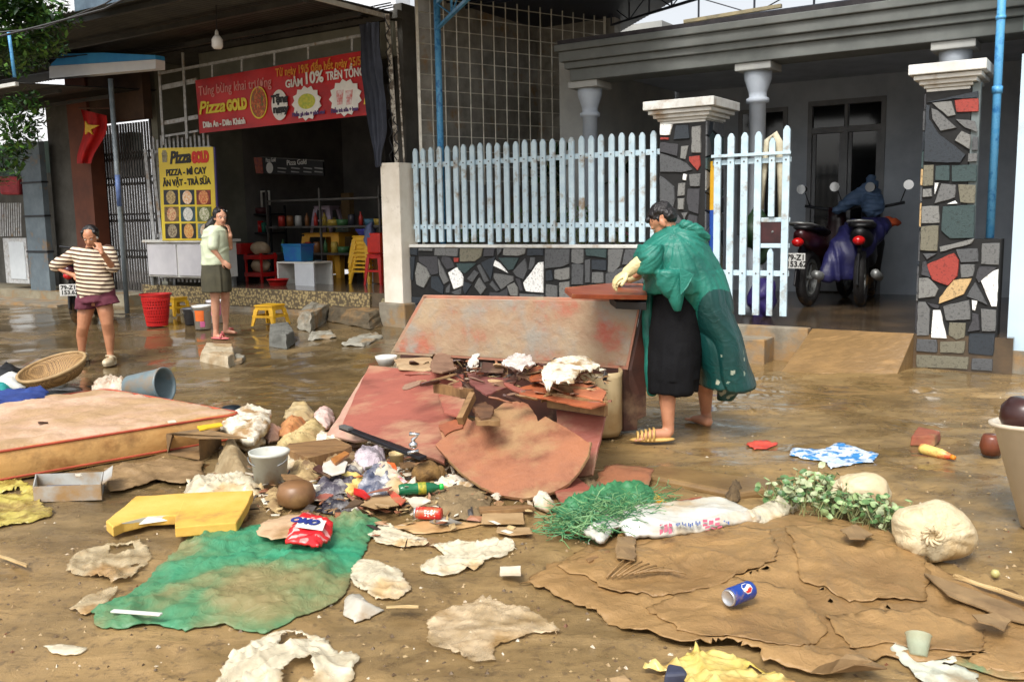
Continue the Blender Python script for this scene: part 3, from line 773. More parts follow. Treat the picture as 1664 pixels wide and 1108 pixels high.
# cream pillar
t = thing('cream_pillar', 'cream plastered square pillar between the shop and the stone wall', 'pillar', F(6.2, -.05, .2))
obj('shaft', MB().fbox(6.06, 6.37, -.16, .18, .0, 2.17).jit(.006, 6), cream, t, bevel=.01)
obj('rough_base', MB().fbox(5.98, 6.42, -.22, .16, .05, .40).jit(.04, 7), concrete, t, bevel=.02)
t = thing('peeling_post', 'pale peeling steel post standing on top of the cream pillar', 'post', F(6.2, 0, 2.17))
obj('post', MB().bar(F(6.2, -.02, 2.15), F(6.28, -.02, 4.0), .055).bar(F(6.1, 0, 2.15), F(6.16, 0, 3.9), .02), M('peeling white steel', (190, 184, 170), (96, 86, 74), 16, .7, .3, 30, contrast=(.45, .55)), t)
obj('wire_bundle', MB().tube([F(6.15+.05*math.sin(i*1.7), -.08, 2.2+i*.06) for i in range(10)], .008, 6).tube([F(6.24+.04*math.sin(i*2.1), -.08, 2.2+i*.07) for i in range(26)], .007, 6), black, t, smooth=True)
# canopy over the pavement
t = thing('shop_canopy', 'wide dark corrugated metal canopy over the pavement in front of the shop', 'canopy', F(9, -1, 3.9))
cmat = M('dark canopy metal', (64, 62, 56), (46, 44, 42), 3, .6, .1, 20)
corr('canopy_sheet', F(6.38, -2.35, 4.03), SV, DV+Vector((0, 0, .015)), 14, 3.0, cmat, t, .012, .09)
mb = MB()
for d in (-2.2, -1.3, -.4): mb.fbox(6.4, 20.3, d-.03, d+.03, 3.93, 3.99)
obj('purlins', mb, cmat, t)
obj('edge_strip', MB().bar(F(6.36, -2.3, 4.0), F(6.36, .05, 4.0), .035, .05), cap_w, t)
obj('fascia', MB().fbox(6.1, 9.0, -2.5, -2.42, 3.97, 4.12), M('blue grey fascia', (92, 110, 124), (70, 86, 100), 6, .5), t)
mb = MB()
for i in range(3): mb.tube([F(6.1, -.1-.03*i, 4.05+.02*i)+UZ*0, F(9.6, -.3-.05*i, 3.92+.02*i), F(13, -1.2-.1*i, 3.97-.03*i)], .008, 6)
obj('cables', mb, black, t)
# light bulb
t = thing('light_bulb', 'white lamp hanging on a wire under the dark canopy', 'lamp', P(353, 80, 11.5))
c = P(353, 68, 11.5)
obj('wire', MB().tube([c+UZ*.06, P(351, 5, 11.5)], .006, 6), black, t)
obj('socket', MB().lathe([(.02, .04), (.026, .06), (.02, .12), (.006, .14)], Matrix.Translation(c), 14), flat('lamp socket', (200, 198, 190)), t, smooth=True)
obj('glass', MB().lathe([(0, -.09), (.045, -.085), (.066, -.06), (.066, .02), (.05, .05), (.03, .07)], Matrix.Translation(c), 18), flat('frosted glass', (235, 232, 226), .25), t, smooth=True)
# sign frame
whitest = M('white painted steel', (190, 192, 192), (150, 150, 148), 16, .5, mud=.2, mudscale=8)
t = thing('sign_frame', 'white steel tube frame that carries the red banner', 'frame', F(10.4, -.05, 2.6))
mb = MB(); bar = lambda a, b, w=.035: mb.bar(FW(*a, -.05), FW(*b, -.05), w)
bar((258, 120), (604, 55)); obj('top_tube', mb, whitest, t)
for a, b in (((259, 116), (266, 236)), ((297, 86), (304, 226))): obj('upright', MB().bar(FW(*a, -.06), FW(*b, -.06), .035), whitest, t)
for a, b, w in (((263, 143), (320, 131), .07), ((263, 201), (322, 190), .06), ((264, 222), (322, 213), .03)): obj('crossbar', MB().bar(FW(*a, -.03), FW(*b, -.03), .02, w, None), whitest, t)
mb = MB()
for x in (345, 393, 446, 501, 572): y = 120-65*(x-258)/346; mb.bar(FW(x, y, -.05), FW(x, y+22, -.05), .025)
obj('hangers', mb, whitest, t)
# banner
t = thing('red_banner', 'red advertising banner with yellow and white writing above the shop opening', 'banner', F(8.3, -.12, 2.8))
def bann(u, v):   # u 0..1 left to right, v 0..1 top to bottom, photo corners
    tl, tr, bl, br = (316, 131), (607, 79), (323, 217), (607, 186)
    x = (tl[0]*(1-u)+tr[0]*u)*(1-v) + (bl[0]*(1-u)+br[0]*u)*v; y = (tl[1]*(1-u)+tr[1]*u)*(1-v) + (bl[1]*(1-u)+br[1]*u)*v
    return x, y
mb = MB(); nu, nv = 40, 10
for k in (0, 1):
    for j in range(nv+1):
        for i in range(nu+1):
            p = FW(*bann(i/nu, j/nv), -.1); mb.v.append(p + DV*(.012*math.sin(i*.9+j*.3)*.5 + .004*k + .012))
for j in range(nv):
    for i in range(nu):
        a = j*(nu+1)+i; b = (nu+1)*(nv+1)+a; mb.f += [(a, a+1, a+nu+2, a+nu+1), (b, b+nu+1, b+nu+2, b+1)]; mb.mi += [0, 0]
bn = obj('banner_sheet', mb, M('red banner vinyl', (206, 34, 30), (150, 20, 24), 1.1, .42, stretch=(1, 1, 2), c3=(188, 28, 28)), t, smooth=True)
yl = flat('yellow ink', (236, 214, 60), .5); wh = flat('white ink', (236, 232, 222), .5); bk = flat('black ink', (28, 24, 22), .5); rd = flat('red ink', (206, 40, 34), .5); orr = flat('orange ink', (226, 150, 50), .5); pk = flat('pale pink ink', (226, 150, 140), .5)
ftext('Tưng bừng khai trương', .19, 323, 156, -.105, pk, t, wpx=442, shear=0)
ftext('Pizza', .25, 323, 186, -.105, yl, t, wpx=367, bold=.006, shear=.25); ftext('GOLD', .2, 369, 180, -.105, yl, t, wpx=402, bold=.014)
ftext('Diên An - Diên Khánh', .12, 330, 208, -.105, wh, t, wpx=399, bold=.004)
ftext('Từ ngày 19/5 đến hết ngày 25/5/2', .15, 448, 125, -.105, orr, t, wpx=597, bold=.003)
ftext('GIẢM', .14, 464, 143, -.105, wh, t, wpx=492, bold=.004); ftext('10%', .21, 494, 137, -.105, wh, t, wpx=526, bold=.006); ftext('TRÊN TỔNG', .15, 530, 131, -.105, wh, t, wpx=592, bold=.004)
def pic(px, py, rx, rz, m_, d=-.104, star=0, n=28, nm='picture_disc', par=None): return obj(nm, disc(MB(), FW(px, py, d), rx, rz, 0, n, star=star), m_, par or t)
pzm = M('pizza print', (206, 140, 60), (96, 110, 50), 26, .5, c3=(180, 60, 40), detail=2)
pic(420, 167, .175, .22, yl); pic(420, 167, .155, .2, pzm, -.108, nm='pizza_picture')
pic(454, 171, .155, .205, wh); ftext('Tặng', .14, 441, 168, -.109, bk, t, wpx=468, bold=.008); ftext('ngay', .14, 444, 184, -.109, bk, t, wpx=470, bold=.008)
pic(498, 168, .28, .23, wh, star=.16, n=26, nm='starburst'); pic(498, 165, .16, .1, M('salad print', (214, 200, 70), (150, 170, 60), 24, .5), -.108, nm='food_picture')
pic(561, 159, .29, .24, wh, star=.16, n=26, nm='starburst')
for x, m_ in ((552, M('cup print', (200, 90, 80), (226, 214, 210), 20, .5)), (567, M('cup print', MUD))): obj('cup_picture', MB().box(FW(x, 157, -.108), (.001, .001, .001)).prism([FW(x-6, 148, -.108), FW(x+6, 146, -.108), FW(x+4, 170, -.108), FW(x-4, 171, -.108)], DV*.002), m_, t)
ftext('Phần gà rán + phô mai', .07, 475, 190, -.109, M('purple ink', (90, 60, 110), (80, 50, 100)), t, wpx=528, bold=.003); ftext('Phần trà sữa + kem', .07, 538, 184, -.109, M('purple ink', MUD), t, wpx=582, bold=.003)
ftext('CH', .12, 591, 140, -.106, orr, t, wpx=604, bold=.005); obj('dress_picture', MB().prism([FW(594, 148, -.106), FW(600, 147, -.106), FW(605, 168, -.106), FW(591, 170, -.106)], DV*.002), yl, t)
# curtain tied up beside the banner
cur = MB(); nr = 40; nc = 14
for k in (0, 1):
    for j in range(nr+1):
        v = j/nr; z = 3.88 - v*1.75; wdt = .34*(1-.35*v - .45*ss(v, .7, 1)); cs = 6.42 + .02*math.sin(v*7) - .06*v
        for i in range(nc+1):
            u = i/nc-.5; cur.v.append(F(cs+u*wdt, -.22 + .035*math.sin(i*1.5+v*3) + .03*noise.noise(Vector((i*.4, v*5, 0))) - .004*k + .05*v, z + .03*noise.noise(Vector((i*.5, 3, v)))))
for j in range(nr):
    for i in range(nc):
        a = j*(nc+1)+i; b = (nr+1)*(nc+1)+a; cur.f += [(a, a+1, a+nc+2, a+nc+1), (b, b+nc+1, b+nc+2, b+1)]; cur.mi += [0, 0]
tag(obj('curtain', cur, M('dark slate cloth', (58, 62, 74), (42, 46, 56), 5, .85), smooth=True), 'dark slate cloth curtain hanging at the right end of the red banner', 'curtain')
# yellow menu sign
def quadp(p4, d, th=.02): return MB().prism([FW(*p, d) for p in p4], DV*th)
t = thing('menu_sign', 'yellow menu sign board with food pictures above the white cabinet', 'sign', F(10.4, -.1, 1.2))
ym = M('yellow sign board', (232, 206, 62), (214, 184, 48), 2, .4)
obj('board', quadp([(257, 241), (346, 239), (353, 391), (264, 392)], -.2), ym, t)
obj('edge', quadp([(346.5, 239), (349, 239), (356, 391), (353.5, 391)], -.2), M('purple edge', (70, 60, 110), (60, 50, 96)), t)
ftext('Pizza', .25, 276, 266, -.205, bk, t, wpx=311, bold=.01, shear=.25); ftext('GOLD', .2, 312, 264, -.205, M('sign red ink', (216, 52, 30), (200, 44, 28)), t, wpx=340, bold=.02)
ftext('PIZZA - MÌ CAY', .13, 270, 286, -.205, bk, t, wpx=336, bold=.005); ftext('ĂN VẶT - TRÀ SỮA', .13, 265, 303, -.205, bk, t, wpx=343, bold=.005)
lg = obj('chef_emblem', disc(MB(), FW(267, 250, -.205), .07, .06, n=12, star=.2).prism([FW(263, 252, -.205), FW(272, 252, -.205), FW(271, 264, -.205), FW(264, 264, -.205)], DV*.003), M('emblem grey', (170, 160, 120), (120, 112, 90), 60), t)
fp = [M('menu photo ground %d' % i, c, tuple(x*.6 for x in c), 18, .45) for i, c in enumerate([(44, 40, 52), (30, 50, 64), (150, 60, 40), (140, 110, 70), (60, 96, 106), (110, 120, 60), (50, 40, 34), (38, 44, 42), (130, 150, 150)])]
ff_ = [M('menu photo food %d' % i, c, c2, 40, .45, detail=3) for i, (c, c2) in enumerate([((214, 190, 130), (120, 90, 50)), ((240, 230, 210), (226, 150, 60)), ((230, 180, 110), (190, 60, 40)), ((220, 200, 150), (180, 80, 50)), ((232, 230, 220), (190, 190, 180)), ((230, 224, 200), (120, 130, 60)), ((180, 170, 140), (90, 60, 40)), ((220, 190, 120), (200, 110, 40)), ((220, 220, 210), (200, 150, 90))])]
for j in range(3):
    for i in range(3):
        x0 = 265.5+i*26.6+j*1.3; y0 = 308.5+j*27.3; k = j*3+i
        q = obj('food_picture', quadp([(x0, y0+.4), (x0+23, y0), (x0+23.8, y0+24), (x0+.8, y0+24.4)], -.206, .005), fp[k], t)
        obj('dish', disc(MB(), FW(x0+12, y0+12.5, -.209), .11, .1 if k != 7 else .11), ff_[k], q)
# white cabinet under the sign
t = thing('shop_cabinet', 'white two door cabinet standing under the yellow menu sign', 'cabinet', F(10.5, 0, .5))
obj('body', MB().fbox(9.75, 11.25, -.15, .35, .64, 1.17), white_pl, t, bevel=.01); obj('top', MB().fbox(9.7, 11.3, -.2, .4, 1.172, 1.215), white_pl, t, bevel=.008)
for a, b in ((9.78, 10.48), (10.52, 11.22)): obj('door', MB().fbox(a, b, -.17, -.152, .67, 1.14), M('greyish white door', (206, 204, 206), (190, 188, 192), 3, .4), t, bevel=.006)
for s, d in ((9.8, -.1), (11.2, -.1), (9.8, .3), (11.2, .3)): obj('leg', MB().fbox(s-.03, s+.03, d-.03, d+.03, .5, .638), steel, t)
obj('floor_slab', MB().fbox(10.2, 11.7, .02, 3, .0, .5), floor_m, SHOP)
# white folded picket gate behind the sign
t = thing('white_bar_gate', 'white barred metal gate leaf standing open behind the menu sign', 'gate', F(10.8, .1, .5))
for i in range(14):
    s = 11.25-i*.1; obj('bar', MB().bar(F(s, .1, .55), F(s, .1, 2.82 if i % 2 == 0 else 2.76), .03), whitest, t)
for z in (.6, 1.25, 2.55): obj('rail', MB().fbox(9.9, 11.3, .085, .115+.001, z, z+.05), whitest, t)
for p in (((236, 243), (252, 400)), ((247, 243), (264, 400))): obj('edge_bar', MB().bar(FW(*p[0], -.02), FW(*p[1], -.02), .045), whitest, t)
# ------------------------------------------------------------------ shuttered neighbour to the left
t = thing('shuttered_house', 'dark neighbouring house with a brown pillar and a closed folding gate', 'house', F(13, 1, .2)); NB = t
obj('stoop', MB().fbox(11.7, 24, -.25, 2, -.1, .33), M('beige stoop', (150, 142, 120), (112, 104, 86), 3, .7, .1, 20, mud=.3), t)
obj('stoop_step', MB().fbox(12.6, 24, -.9, -.252, -.1, .2), concrete, t)
def sx(px, d=0): return FP(px, 300, d)[0]
obj('pillar', MB().fbox(sx(150, -.05), sx(118, -.05), -.05, .2, .33, 4.0), M('red brown pillar paint', (112, 62, 40), (84, 46, 32), 2, .7), t)
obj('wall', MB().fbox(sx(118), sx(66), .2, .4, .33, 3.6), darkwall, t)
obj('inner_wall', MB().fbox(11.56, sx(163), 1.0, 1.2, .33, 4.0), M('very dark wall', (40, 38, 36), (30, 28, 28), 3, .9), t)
obj('lintel_board', MB().fbox(11.3, sx(118), .0, .15, 3.1, 3.95), M('brown lintel board', (84, 62, 46), (62, 46, 36), 3, .8), t)
g_ = thing('folding_gate', 'grey folding lattice gate closed across the neighbouring shopfront', 'gate', F(12, .3, .33))
mb = MB(); a0, a1 = sx(250, .3), sx(165, .3); n = 20
for i in range(n+1):
    s = a0+(a1-a0)*i/n; obj('slat', MB().bar(F(s, .3, .36), F(s, .3, 3.1), .028), M('grey gate slat', (86, 82, 78), (60, 58, 56), 9, .5, metal=.4), g_)
for z in (.9, 1.5, 2.1, 2.5):
    for i in range(n):
        s, e = a0+(a1-a0)*i/n, a0+(a1-a0)*(i+1)/n
        mb.bar(F(s, .28, z), F(e, .28, z+.14), .012); mb.bar(F(s, .275, z+.14), F(e, .275, z), .012)
    obj('lattice_row', mb, M('grey gate slat', MUD), g_); mb = MB()
# Vietnamese flag
mb = MB(); nr, nc = 24, 10
for k in (0, 1):
    for j in range(nr+1):
        v = j/nr
        for i in range(nc+1):
            u = i/nc; x = 131 + u*42*(1-.45*v) + 6*math.sin(v*5) ; y = 178 + v*88 + 10*u*(1-v)
            mb.v.append(FW(x, y, -.3 + .06*math.sin(u*9+v*2) + .004*k))
for j in range(nr):
    for i in range(nc):
        a = j*(nc+1)+i; b = (nr+1)*(nc+1)+a; mb.f += [(a, a+1, a+nc+2, a+nc+1), (b, b+nc+1, b+nc+2, b+1)]; mb.mi += [0, 0]
t = thing('flag', 'red flag with a yellow star hanging limp on the brown pillar', 'flag', FW(150, 266, -.3)); obj('cloth', mb, M('flag red', (196, 26, 24), (150, 16, 18), 4, .75), t, smooth=True)
mb = MB(); st = [(138, 197), (143, 203), (160, 204), (147, 211), (150, 219), (143, 214), (138, 219)]; mb.prism([FW(x, y, -.38) for x, y in st], DV*.02); obj('star', mb, flat('flag yellow', (236, 190, 50)), t)
obj('flag_pole', MB().tube([FW(128, 176, -.3), FW(178, 176, -.28)], .012, 8), wood_d, t)
# grey pole
b = G(207, 508)
t = thing('awning_pole', 'slim grey pole with a blue middle part holding up the neighbour awning', 'pole', b)
obj('pole', MB().tube([b-UZ*.1, b+UZ*3.35], .035, 12), M('grey pole paint', (132, 142, 146), (108, 118, 124), 8, .5), t, smooth=True); obj('blue_band', MB().tube([b+UZ*1.55, b+UZ*2.0], .0365, 12), M('faded blue band', (96, 120, 170), (80, 100, 146), 9), t, smooth=True)
# awning of the neighbour
t = thing('neighbour_awning', 'low dark sheet metal awning with a pale front edge at the left', 'awning', F(14, -1, 3.3))
corr('awning_sheet', F(11.35, -1.9, 3.42), SV, DV+Vector((0, 0, .06)), 10, 2.2, cmat, t, .01, .09); obj('front_edge', MB().bar(F(11.35, -1.95, 3.41), F(21.4, -1.95, 3.41), .05), cap_w, t)
mb = MB()
for d in (-1.3, -.5): mb.fbox(11.4, 21, d-.03, d+.03, 3.36, 3.41)
obj('purlins', mb, cmat, t)
t = thing('sky_bright_sign', 'blue and white sign panel above the low awning', 'sign', F(13.5, -.2, 3.6))
q = [FW(80, 128, -.9), FW(253, 112, -.9), FW(253, 97, -.9), FW(80, 108, -.9)]; obj('white_panel', MB().prism(q, DV*.15), M('sign white', (240, 242, 244), (228, 232, 238), 3, .4), t)
q = [FW(80, 107.5, -.9), FW(253, 96.5, -.9), FW(252, 90, -.9), FW(165, 86, -.9), (FW(100, 88, -.9))]; obj('blue_panel', MB().prism(q, DV*.15), M('sky brightened sign blue', (70, 170, 235), (56, 150, 225), 3, .4), t)  # unlit panel: the sky light on it is put into this bright blue
# left-most house: column, white door, grille
t = thing('side_house', 'house front at the far left with blue grey column, barred opening and white door panels', 'house', F(15.5, 0, .2))
obj('column', MB().fbox(sx(68, -.1), sx(36, -.1), -.1, .0, .2, 2.9), M('blue grey column paint', (108, 120, 126), (84, 96, 104), 3, .7, mud=.15), t)
mb = MB()
for z in (1.0, 1.62, 2.2): mb.fbox(sx(69, -.1), sx(35, -.1), -.12, .01, z, z+.03)
obj('column_rings', mb, darksteel, t)
obj('door_panel', MB().fbox(sx(34), sx(-4), 0, .06, .42, 1.25), whitest, t, bevel=.01)
obj('door_inset', MB().fbox(sx(31), sx(6), -.015, .01, .5, 1.18), M('pale door inset', (200, 206, 208), (184, 190, 194), 3, .5), t, bevel=.01)
for i in range(10): obj('grille_bar', MB().bar(FW(1+i*3.6, 330, .03), FW(2+i*3.6, 384, .03), .02), whitest, t)
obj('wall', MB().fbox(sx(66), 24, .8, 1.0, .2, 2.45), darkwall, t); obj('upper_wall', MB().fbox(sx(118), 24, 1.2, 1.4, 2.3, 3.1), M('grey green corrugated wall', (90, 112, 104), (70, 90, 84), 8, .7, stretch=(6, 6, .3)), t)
tag(obj('red_lantern', MB().box(FW(22, 302, -.1), (.35, .3, .32)).jit(.03, 4), M('faded red cloth', (166, 56, 62), (130, 40, 46), 6, .7), bevel=.04), 'faded red cloth bundle on the bars above the white door', 'cloth')
t = thing('far_house', 'pale house with blue band seen through the gap above the canopy at the left', 'house', F(17, 8, 0)); obj('wall', MB().fbox(12, 30, 7, 7.5, 0, 8.2), M('pale far wall', (224, 226, 230), (206, 210, 216), 2, .7), t); obj('blue_band', MB().fbox(12, 30, 6.97, 6.999, 5.0, 5.5), steelblue, t)
t = thing('back_house', 'plain grey house behind the villa and shop, mostly hidden', 'house', F(8, 9, 0)); obj('wall', MB().fbox(4.9, 11.9, 5.2, 9, 0, 4.6), house_w, t)
# ------------------------------------------------------------------ tree at upper left
def leafcloud(mb, c, r, n, size, rr, nm=1):
    for _ in range(n):
        a = rr.uniform(0, 6.283); ph = math.acos(rr.uniform(-1, 1)); k = rr.uniform(.3, 1)**.5
        p = c + Vector((r[0]*k*math.sin(ph)*math.cos(a), r[1]*k*math.sin(ph)*math.sin(a), r[2]*k*math.cos(ph)))
        d = Vector((rr.gauss(0, 1), rr.gauss(0, 1), rr.gauss(0, .6))).normalized(); u, v = frame(d); s = size*rr.uniform(.6, 1.3)
        mb.cur = rr.randrange(nm); mb.add([p-d*s, p+u*s*.45, p+d*s, p-u*s*.45-v*s*.1], [(0, 1, 2, 3)])
leafm = [M('leaf %d' % i, c, tuple(x*.75 for x in c), 5, .5, sss=0) for i, c in enumerate([(46, 84, 34), (66, 112, 44), (104, 148, 58), (34, 62, 34)])]
t = thing('street_tree', 'leafy green tree hanging over the awning at the upper left corner', 'tree', G(-60, 560)); rr = random.Random(4); base = G(-60, 560)
base = G(-150, 560); tr = [base, base+Vector((.0, .2, 1.4)), base+Vector((.05, .3, 2.8)), base+Vector((.1, .6, 4.2))]
obj('trunk', MB().tube(tr, [.16, .13, .1, .06], 12).tube([tr[2], tr[2]+Vector((1.0, -.2, .8))], [.06, .02], 8).tube([tr[2], tr[2]+Vector((-.8, .3, 1))], [.06, .02], 8), M('bark', (92, 78, 60), (66, 54, 42), 12, .9, .4, 30), t, smooth=True)
mb = MB()
for (x, y, Y, rx, rz, n) in ((20, 30, 10.6, .75, .42, 1300), (85, 60, 10.8, .38, .2, 350), (-20, 90, 10.5, .7, .4, 900), (20, 190, 11.5, .55, .5, 700), (60, 30, 11.2, .5, .3, 500), (5, 260, 12, .35, .45, 350), (50, 100, 11.3, .4, .2, 350), (100, 20, 11.4, .25, .18, 160)):
    for _ in range(6):
        c = P(x+rr.uniform(-30, 30), y+rr.uniform(-28, 28), Y+rr.uniform(-.4, .4)); leafcloud(mb, c, (rx*.5, rx*.5, rz*.5), n//6, .055, rr, 4)
obj('crown', mb, leafm, t, rec=False)
tag(obj('electric_cable', MB().tube([P(-10, 62, 9.9), P(70, 42, 9.9), P(170, 15, 9.9), P(260, -30, 9.9)], .012, 6).tube([P(-10, 54, 9.9), P(70, 46, 9.9), P(170, 7, 9.9), P(230, -30, 9.9)], .008, 6), black), 'dark overhead cables sagging across the upper left corner', 'cable')
tag(obj('awning_bracket', MB().tube([P(14, 52, 10), P(24, 126, 10)], .018, 8), steelblue, smooth=True), 'thin blue grey steel tube in front of the tree', 'tube')
# ------------------------------------------------------------------ broken furniture pile
def plane_of(A, B, C):
    a, b, c = (H(*q) for q in (A, B, C)); return a, (b-a).cross(c-a).normalized()
def onp(pts, pl, off=0):
    a, n = pl; a = a + n*off; out = []
    for px, py in pts:
        r = ray(px, py); out.append(CAMP + r*((a-CAMP).dot(n)/r.dot(n)))
    return out
def ragged(pts, step, amp, seed=0):
    out = []; n = len(pts); rr = random.Random(seed)
    for i in range(n):
        a, b = pts[i], pts[(i+1) % n]; k = max(1, int((b-a).length/step)); d = (b-a).normalized()
        nn = (pts[1]-pts[0]).cross(pts[-1]-pts[0]).normalized(); s = d.cross(nn)
        for j in range(k): out.append(a + (b-a)*(j/k) + (s*rr.uniform(-amp, amp) if j else Vector((0, 0, 0))))
    return out
def board(name, pts, pl, mat, th=.018, parent=None, rag=0, seed=0, bevel=.003, off=0, step=.04):
    p = onp(pts, pl, off); n = pl[1] if pl[1].z > 0 else -pl[1]
    if rag: p = ragged(p, step, rag, seed)
    return obj(name, MB().prism(p, -n*th), mat, parent, bevel=bevel)
redb = M('muddy red board', (154, 88, 72), (116, 64, 52), 2.2, .42, .3, 10, c3=(144, 82, 68), mud=.42, mudscale=1.6, mudcol=(172, 134, 104), stretch=(1, 2.2, 2.2), detail=10)
topb = M('mud smeared door panel', (170, 148, 120), (176, 84, 66), 2.6, .4, .5, 16, c3=(160, 130, 104), mud=.5, mudscale=4, mudcol=(150, 142, 130), detail=9, contrast=(.38, .66))
brb = M('brown broken board', (160, 104, 72), (118, 70, 48), 4, .5, .35, 26, c3=(150, 98, 70), wr=.2, wrs=6, mud=.4, detail=10, mudcol=(160, 126, 88))
wood = M('wet raw wood', (146, 112, 72), (108, 78, 48), 5, .6, .2, 30, stretch=(1, 5, 1), mud=.25)
dwood = M('dark red wood side', (84, 50, 40), (60, 38, 32), 5, .5, .1, 20, mud=.25, mudcol=(130, 104, 80))
t = thing('broken_cabinet', 'overturned wooden cabinet with a mud smeared red framed door panel on top', 'cabinet', G(830, 690))
pl = plane_of((690, 481, .90), (1042, 487, .90), (640, 573, .47))
door = board('door_panel', [(692, 484), (1040, 490), (1018, 594), (643, 571)], pl, topb, .02, t, off=-.004)
fm = M('pinkish frame wood', (180, 122, 98), (150, 104, 84), 6, .5, .15, 30, mud=.5, mudcol=(164, 144, 118))
for q in ([(690, 479), (1043, 485), (1040, 495), (692, 489)], [(690, 480), (698, 480), (652, 573), (638, 572)], [(1030, 486), (1044, 486), (1022, 600), (1006, 598)], [(642, 566), (1016, 588), (1016, 598), (638, 574)]):
    board('door_frame', q, pl, fm, .03, door, off=.008)
a = H(650, 578, .42); b = H(1014, 602, .42); c = H(1036, 500, .84); d = H(694, 490, .84)
def dn(v, z=.0): return Vector((v.x, v.y, z))
obj('carcass', MB().box8([dn(a, .0), dn(b, .0), dn(c), dn(d), a, b, c, d]), dwood, t, bevel=.004)
obj('side_board', MB().prism([b+Vector((.03, 0, 0)), c+Vector((.03, 0, .02)), dn(c, .1)+Vector((.04, 0, 0)), dn(b, .05)+Vector((.05, .05, 0))], Vector((.02, 0, 0))), dwood, t)
# cream tub beside it
c0 = G(962, 716); yy = c0 + Vector((0, .2, 0)); mb = MB(); pts = []
for k, (sx_, z) in enumerate([(.92, .01), (1, .05), (1.0, .40), (1.02, .44), (.96, .44), (.95, .06)]):
    for j in range(28):
        aa = 2*math.pi*j/28; ca, sa = math.cos(aa), math.sin(aa); e = .55
        mb.v.append(yy + Vector((math.copysign(abs(ca)**e, ca)*.215*sx_, math.copysign(abs(sa)**e, sa)*.19*sx_, z)))
for k in range(5):
    for j in range(28): mb.f.append((k*28+j, k*28+(j+1) % 28, (k+1)*28+(j+1) % 28, (k+1)*28+j)); mb.mi.append(0)
mb.f.append(tuple(range(5*28, 6*28))); mb.mi.append(0); mb.f.append(tuple(range(28))); mb.mi.append(0)
tag(obj('plastic_tub', mb, M('cream muddy plastic', (196, 176, 136), (176, 154, 114), 2.5, .38, .06, 20, mud=.45, mudscale=2), smooth=True), 'large cream plastic tub standing under the right end of the overturned cabinet', 'tub')
# small board held by the man
pl = plane_of((918, 470, .995), (1035, 462, .985), (1040, 476, .955))
t = thing('shelf_board', 'small reddish brown board lifted by the man in gloves', 'board', H(980, 470, .95)); HB = pl
board('board', [(918, 468), (1000, 459), (1048, 462), (1052, 480), (930, 478)], pl, M('red brown lacquered wood', (150, 74, 44), (120, 56, 36), 4, .35, stretch=(1, 4, 1), mud=.15), .03, t)
obj('board_edge', MB().tube([H(920, 469, .99), H(1000, 461, .985), H(1045, 463, .98)], .008, 6), M('light wood edge', (190, 120, 76), (170, 100, 60), 6), t)
board('under_panel', [(985, 478), (1050, 480), (1050, 492), (1000, 490)], plane_of((985, 478, .93), (1050, 480, .93), (1000, 490, .9)), black, .05, t)
# red boards at the left of the pile
t = thing('red_board', 'large red lacquered board leaning at the left side of the pile', 'board', G(640, 730))
pl = plane_of((600, 595, .47), (752, 604, .46), (560, 690, .20))
board('board', [(600, 593), (668, 600), (754, 608), (744, 660), (722, 752), (650, 722), (556, 690), (575, 645)], pl, redb, .02, t, rag=.003, seed=1)
tag(board('pale_board', [(583, 622), (602, 596), (566, 690), (600, 712), (575, 716), (530, 706), (548, 680)], plane_of((602, 596, .42), (530, 706, .08), (640, 706, .14)), M('washed pink board', (186, 150, 132), (160, 118, 100), 4, .45, .1, 20, mud=.4, mudcol=(178, 160, 134)), .02, rag=.004, seed=2), 'pale pinkish board sticking out left from under the large red board', 'board')
t = thing('drawer_rail', 'long black metal bar with a bright bracket lying on the red board', 'rail', H(620, 700, .2))
obj('bar', MB().bar(H(556, 694, .23), H(688, 744, .17), .05, .02, UZ), M('black painted metal', (36, 38, 44), (26, 28, 32), 9, .35, metal=.3), t, bevel=.004)
obj('end_cap', MB().bar(H(555, 692, .245), H(570, 697, .24), .04, .015, UZ), steel, t)
mb = MB(); q = H(672, 728, .22); mb.tube([q, q+Vector((.0, 0, .05)), q+Vector((.03, 0, .075)), q+Vector((-.02, 0, .08))], .012, 8).ell(q+Vector((0, -.01, .02)), (.025, .02, .02)).tube([q+Vector((-.03, -.02, -.02)), q+Vector((.03, -.02, -.01))], .01, 8)
tag(obj('metal_tap', mb, M('chrome', (220, 222, 224), (190, 192, 196), 6, .15, metal=1.), smooth=True), 'small shiny metal tap on the end of the black bar', 'tap')
# half round table top
t = thing('broken_table', 'broken half round brown table top leaning at the front of the pile', 'table top', G(850, 805))
pl = plane_of((850, 806, .03), (830, 655, .37), (707, 722, .185))
arc = [(707, 722), (718, 712), (712, 692), (716, 684), (738, 684), (757, 676), (768, 684), (790, 672), (808, 662), (818, 654), (842, 651), (858, 656), (872, 676), (874, 684), (886, 676), (912, 690), (938, 706), (959, 720), (955, 742), (942, 764), (925, 784), (902, 797), (870, 806), (850, 809), (815, 804), (782, 791), (752, 770), (730, 748)]
board('top', arc, pl, brb, .022, t, rag=.003, seed=3, step=.03)
mb = MB(); pp = onp(arc[17:], pl, -.01); mb.tube(pp, .011, 6); obj('raw_edge', mb, wood, t)
board('torn_veneer', [(712, 690), (740, 680), (758, 674), (752, 694), (733, 700), (722, 708)], pl, M('torn veneer', (150, 84, 52), (120, 66, 44), 6, .6, .2, 30), .008, t, rag=.006, off=.012, seed=4, step=.02)
tag(board('red_side_board', [(905, 662), (984, 672), (962, 770), (925, 778), (900, 760)], plane_of((905, 662, .34), (984, 672, .34), (950, 775, .04)), redb, .02, rag=.003, seed=5), 'dark red board standing behind the right side of the half round table top', 'board')
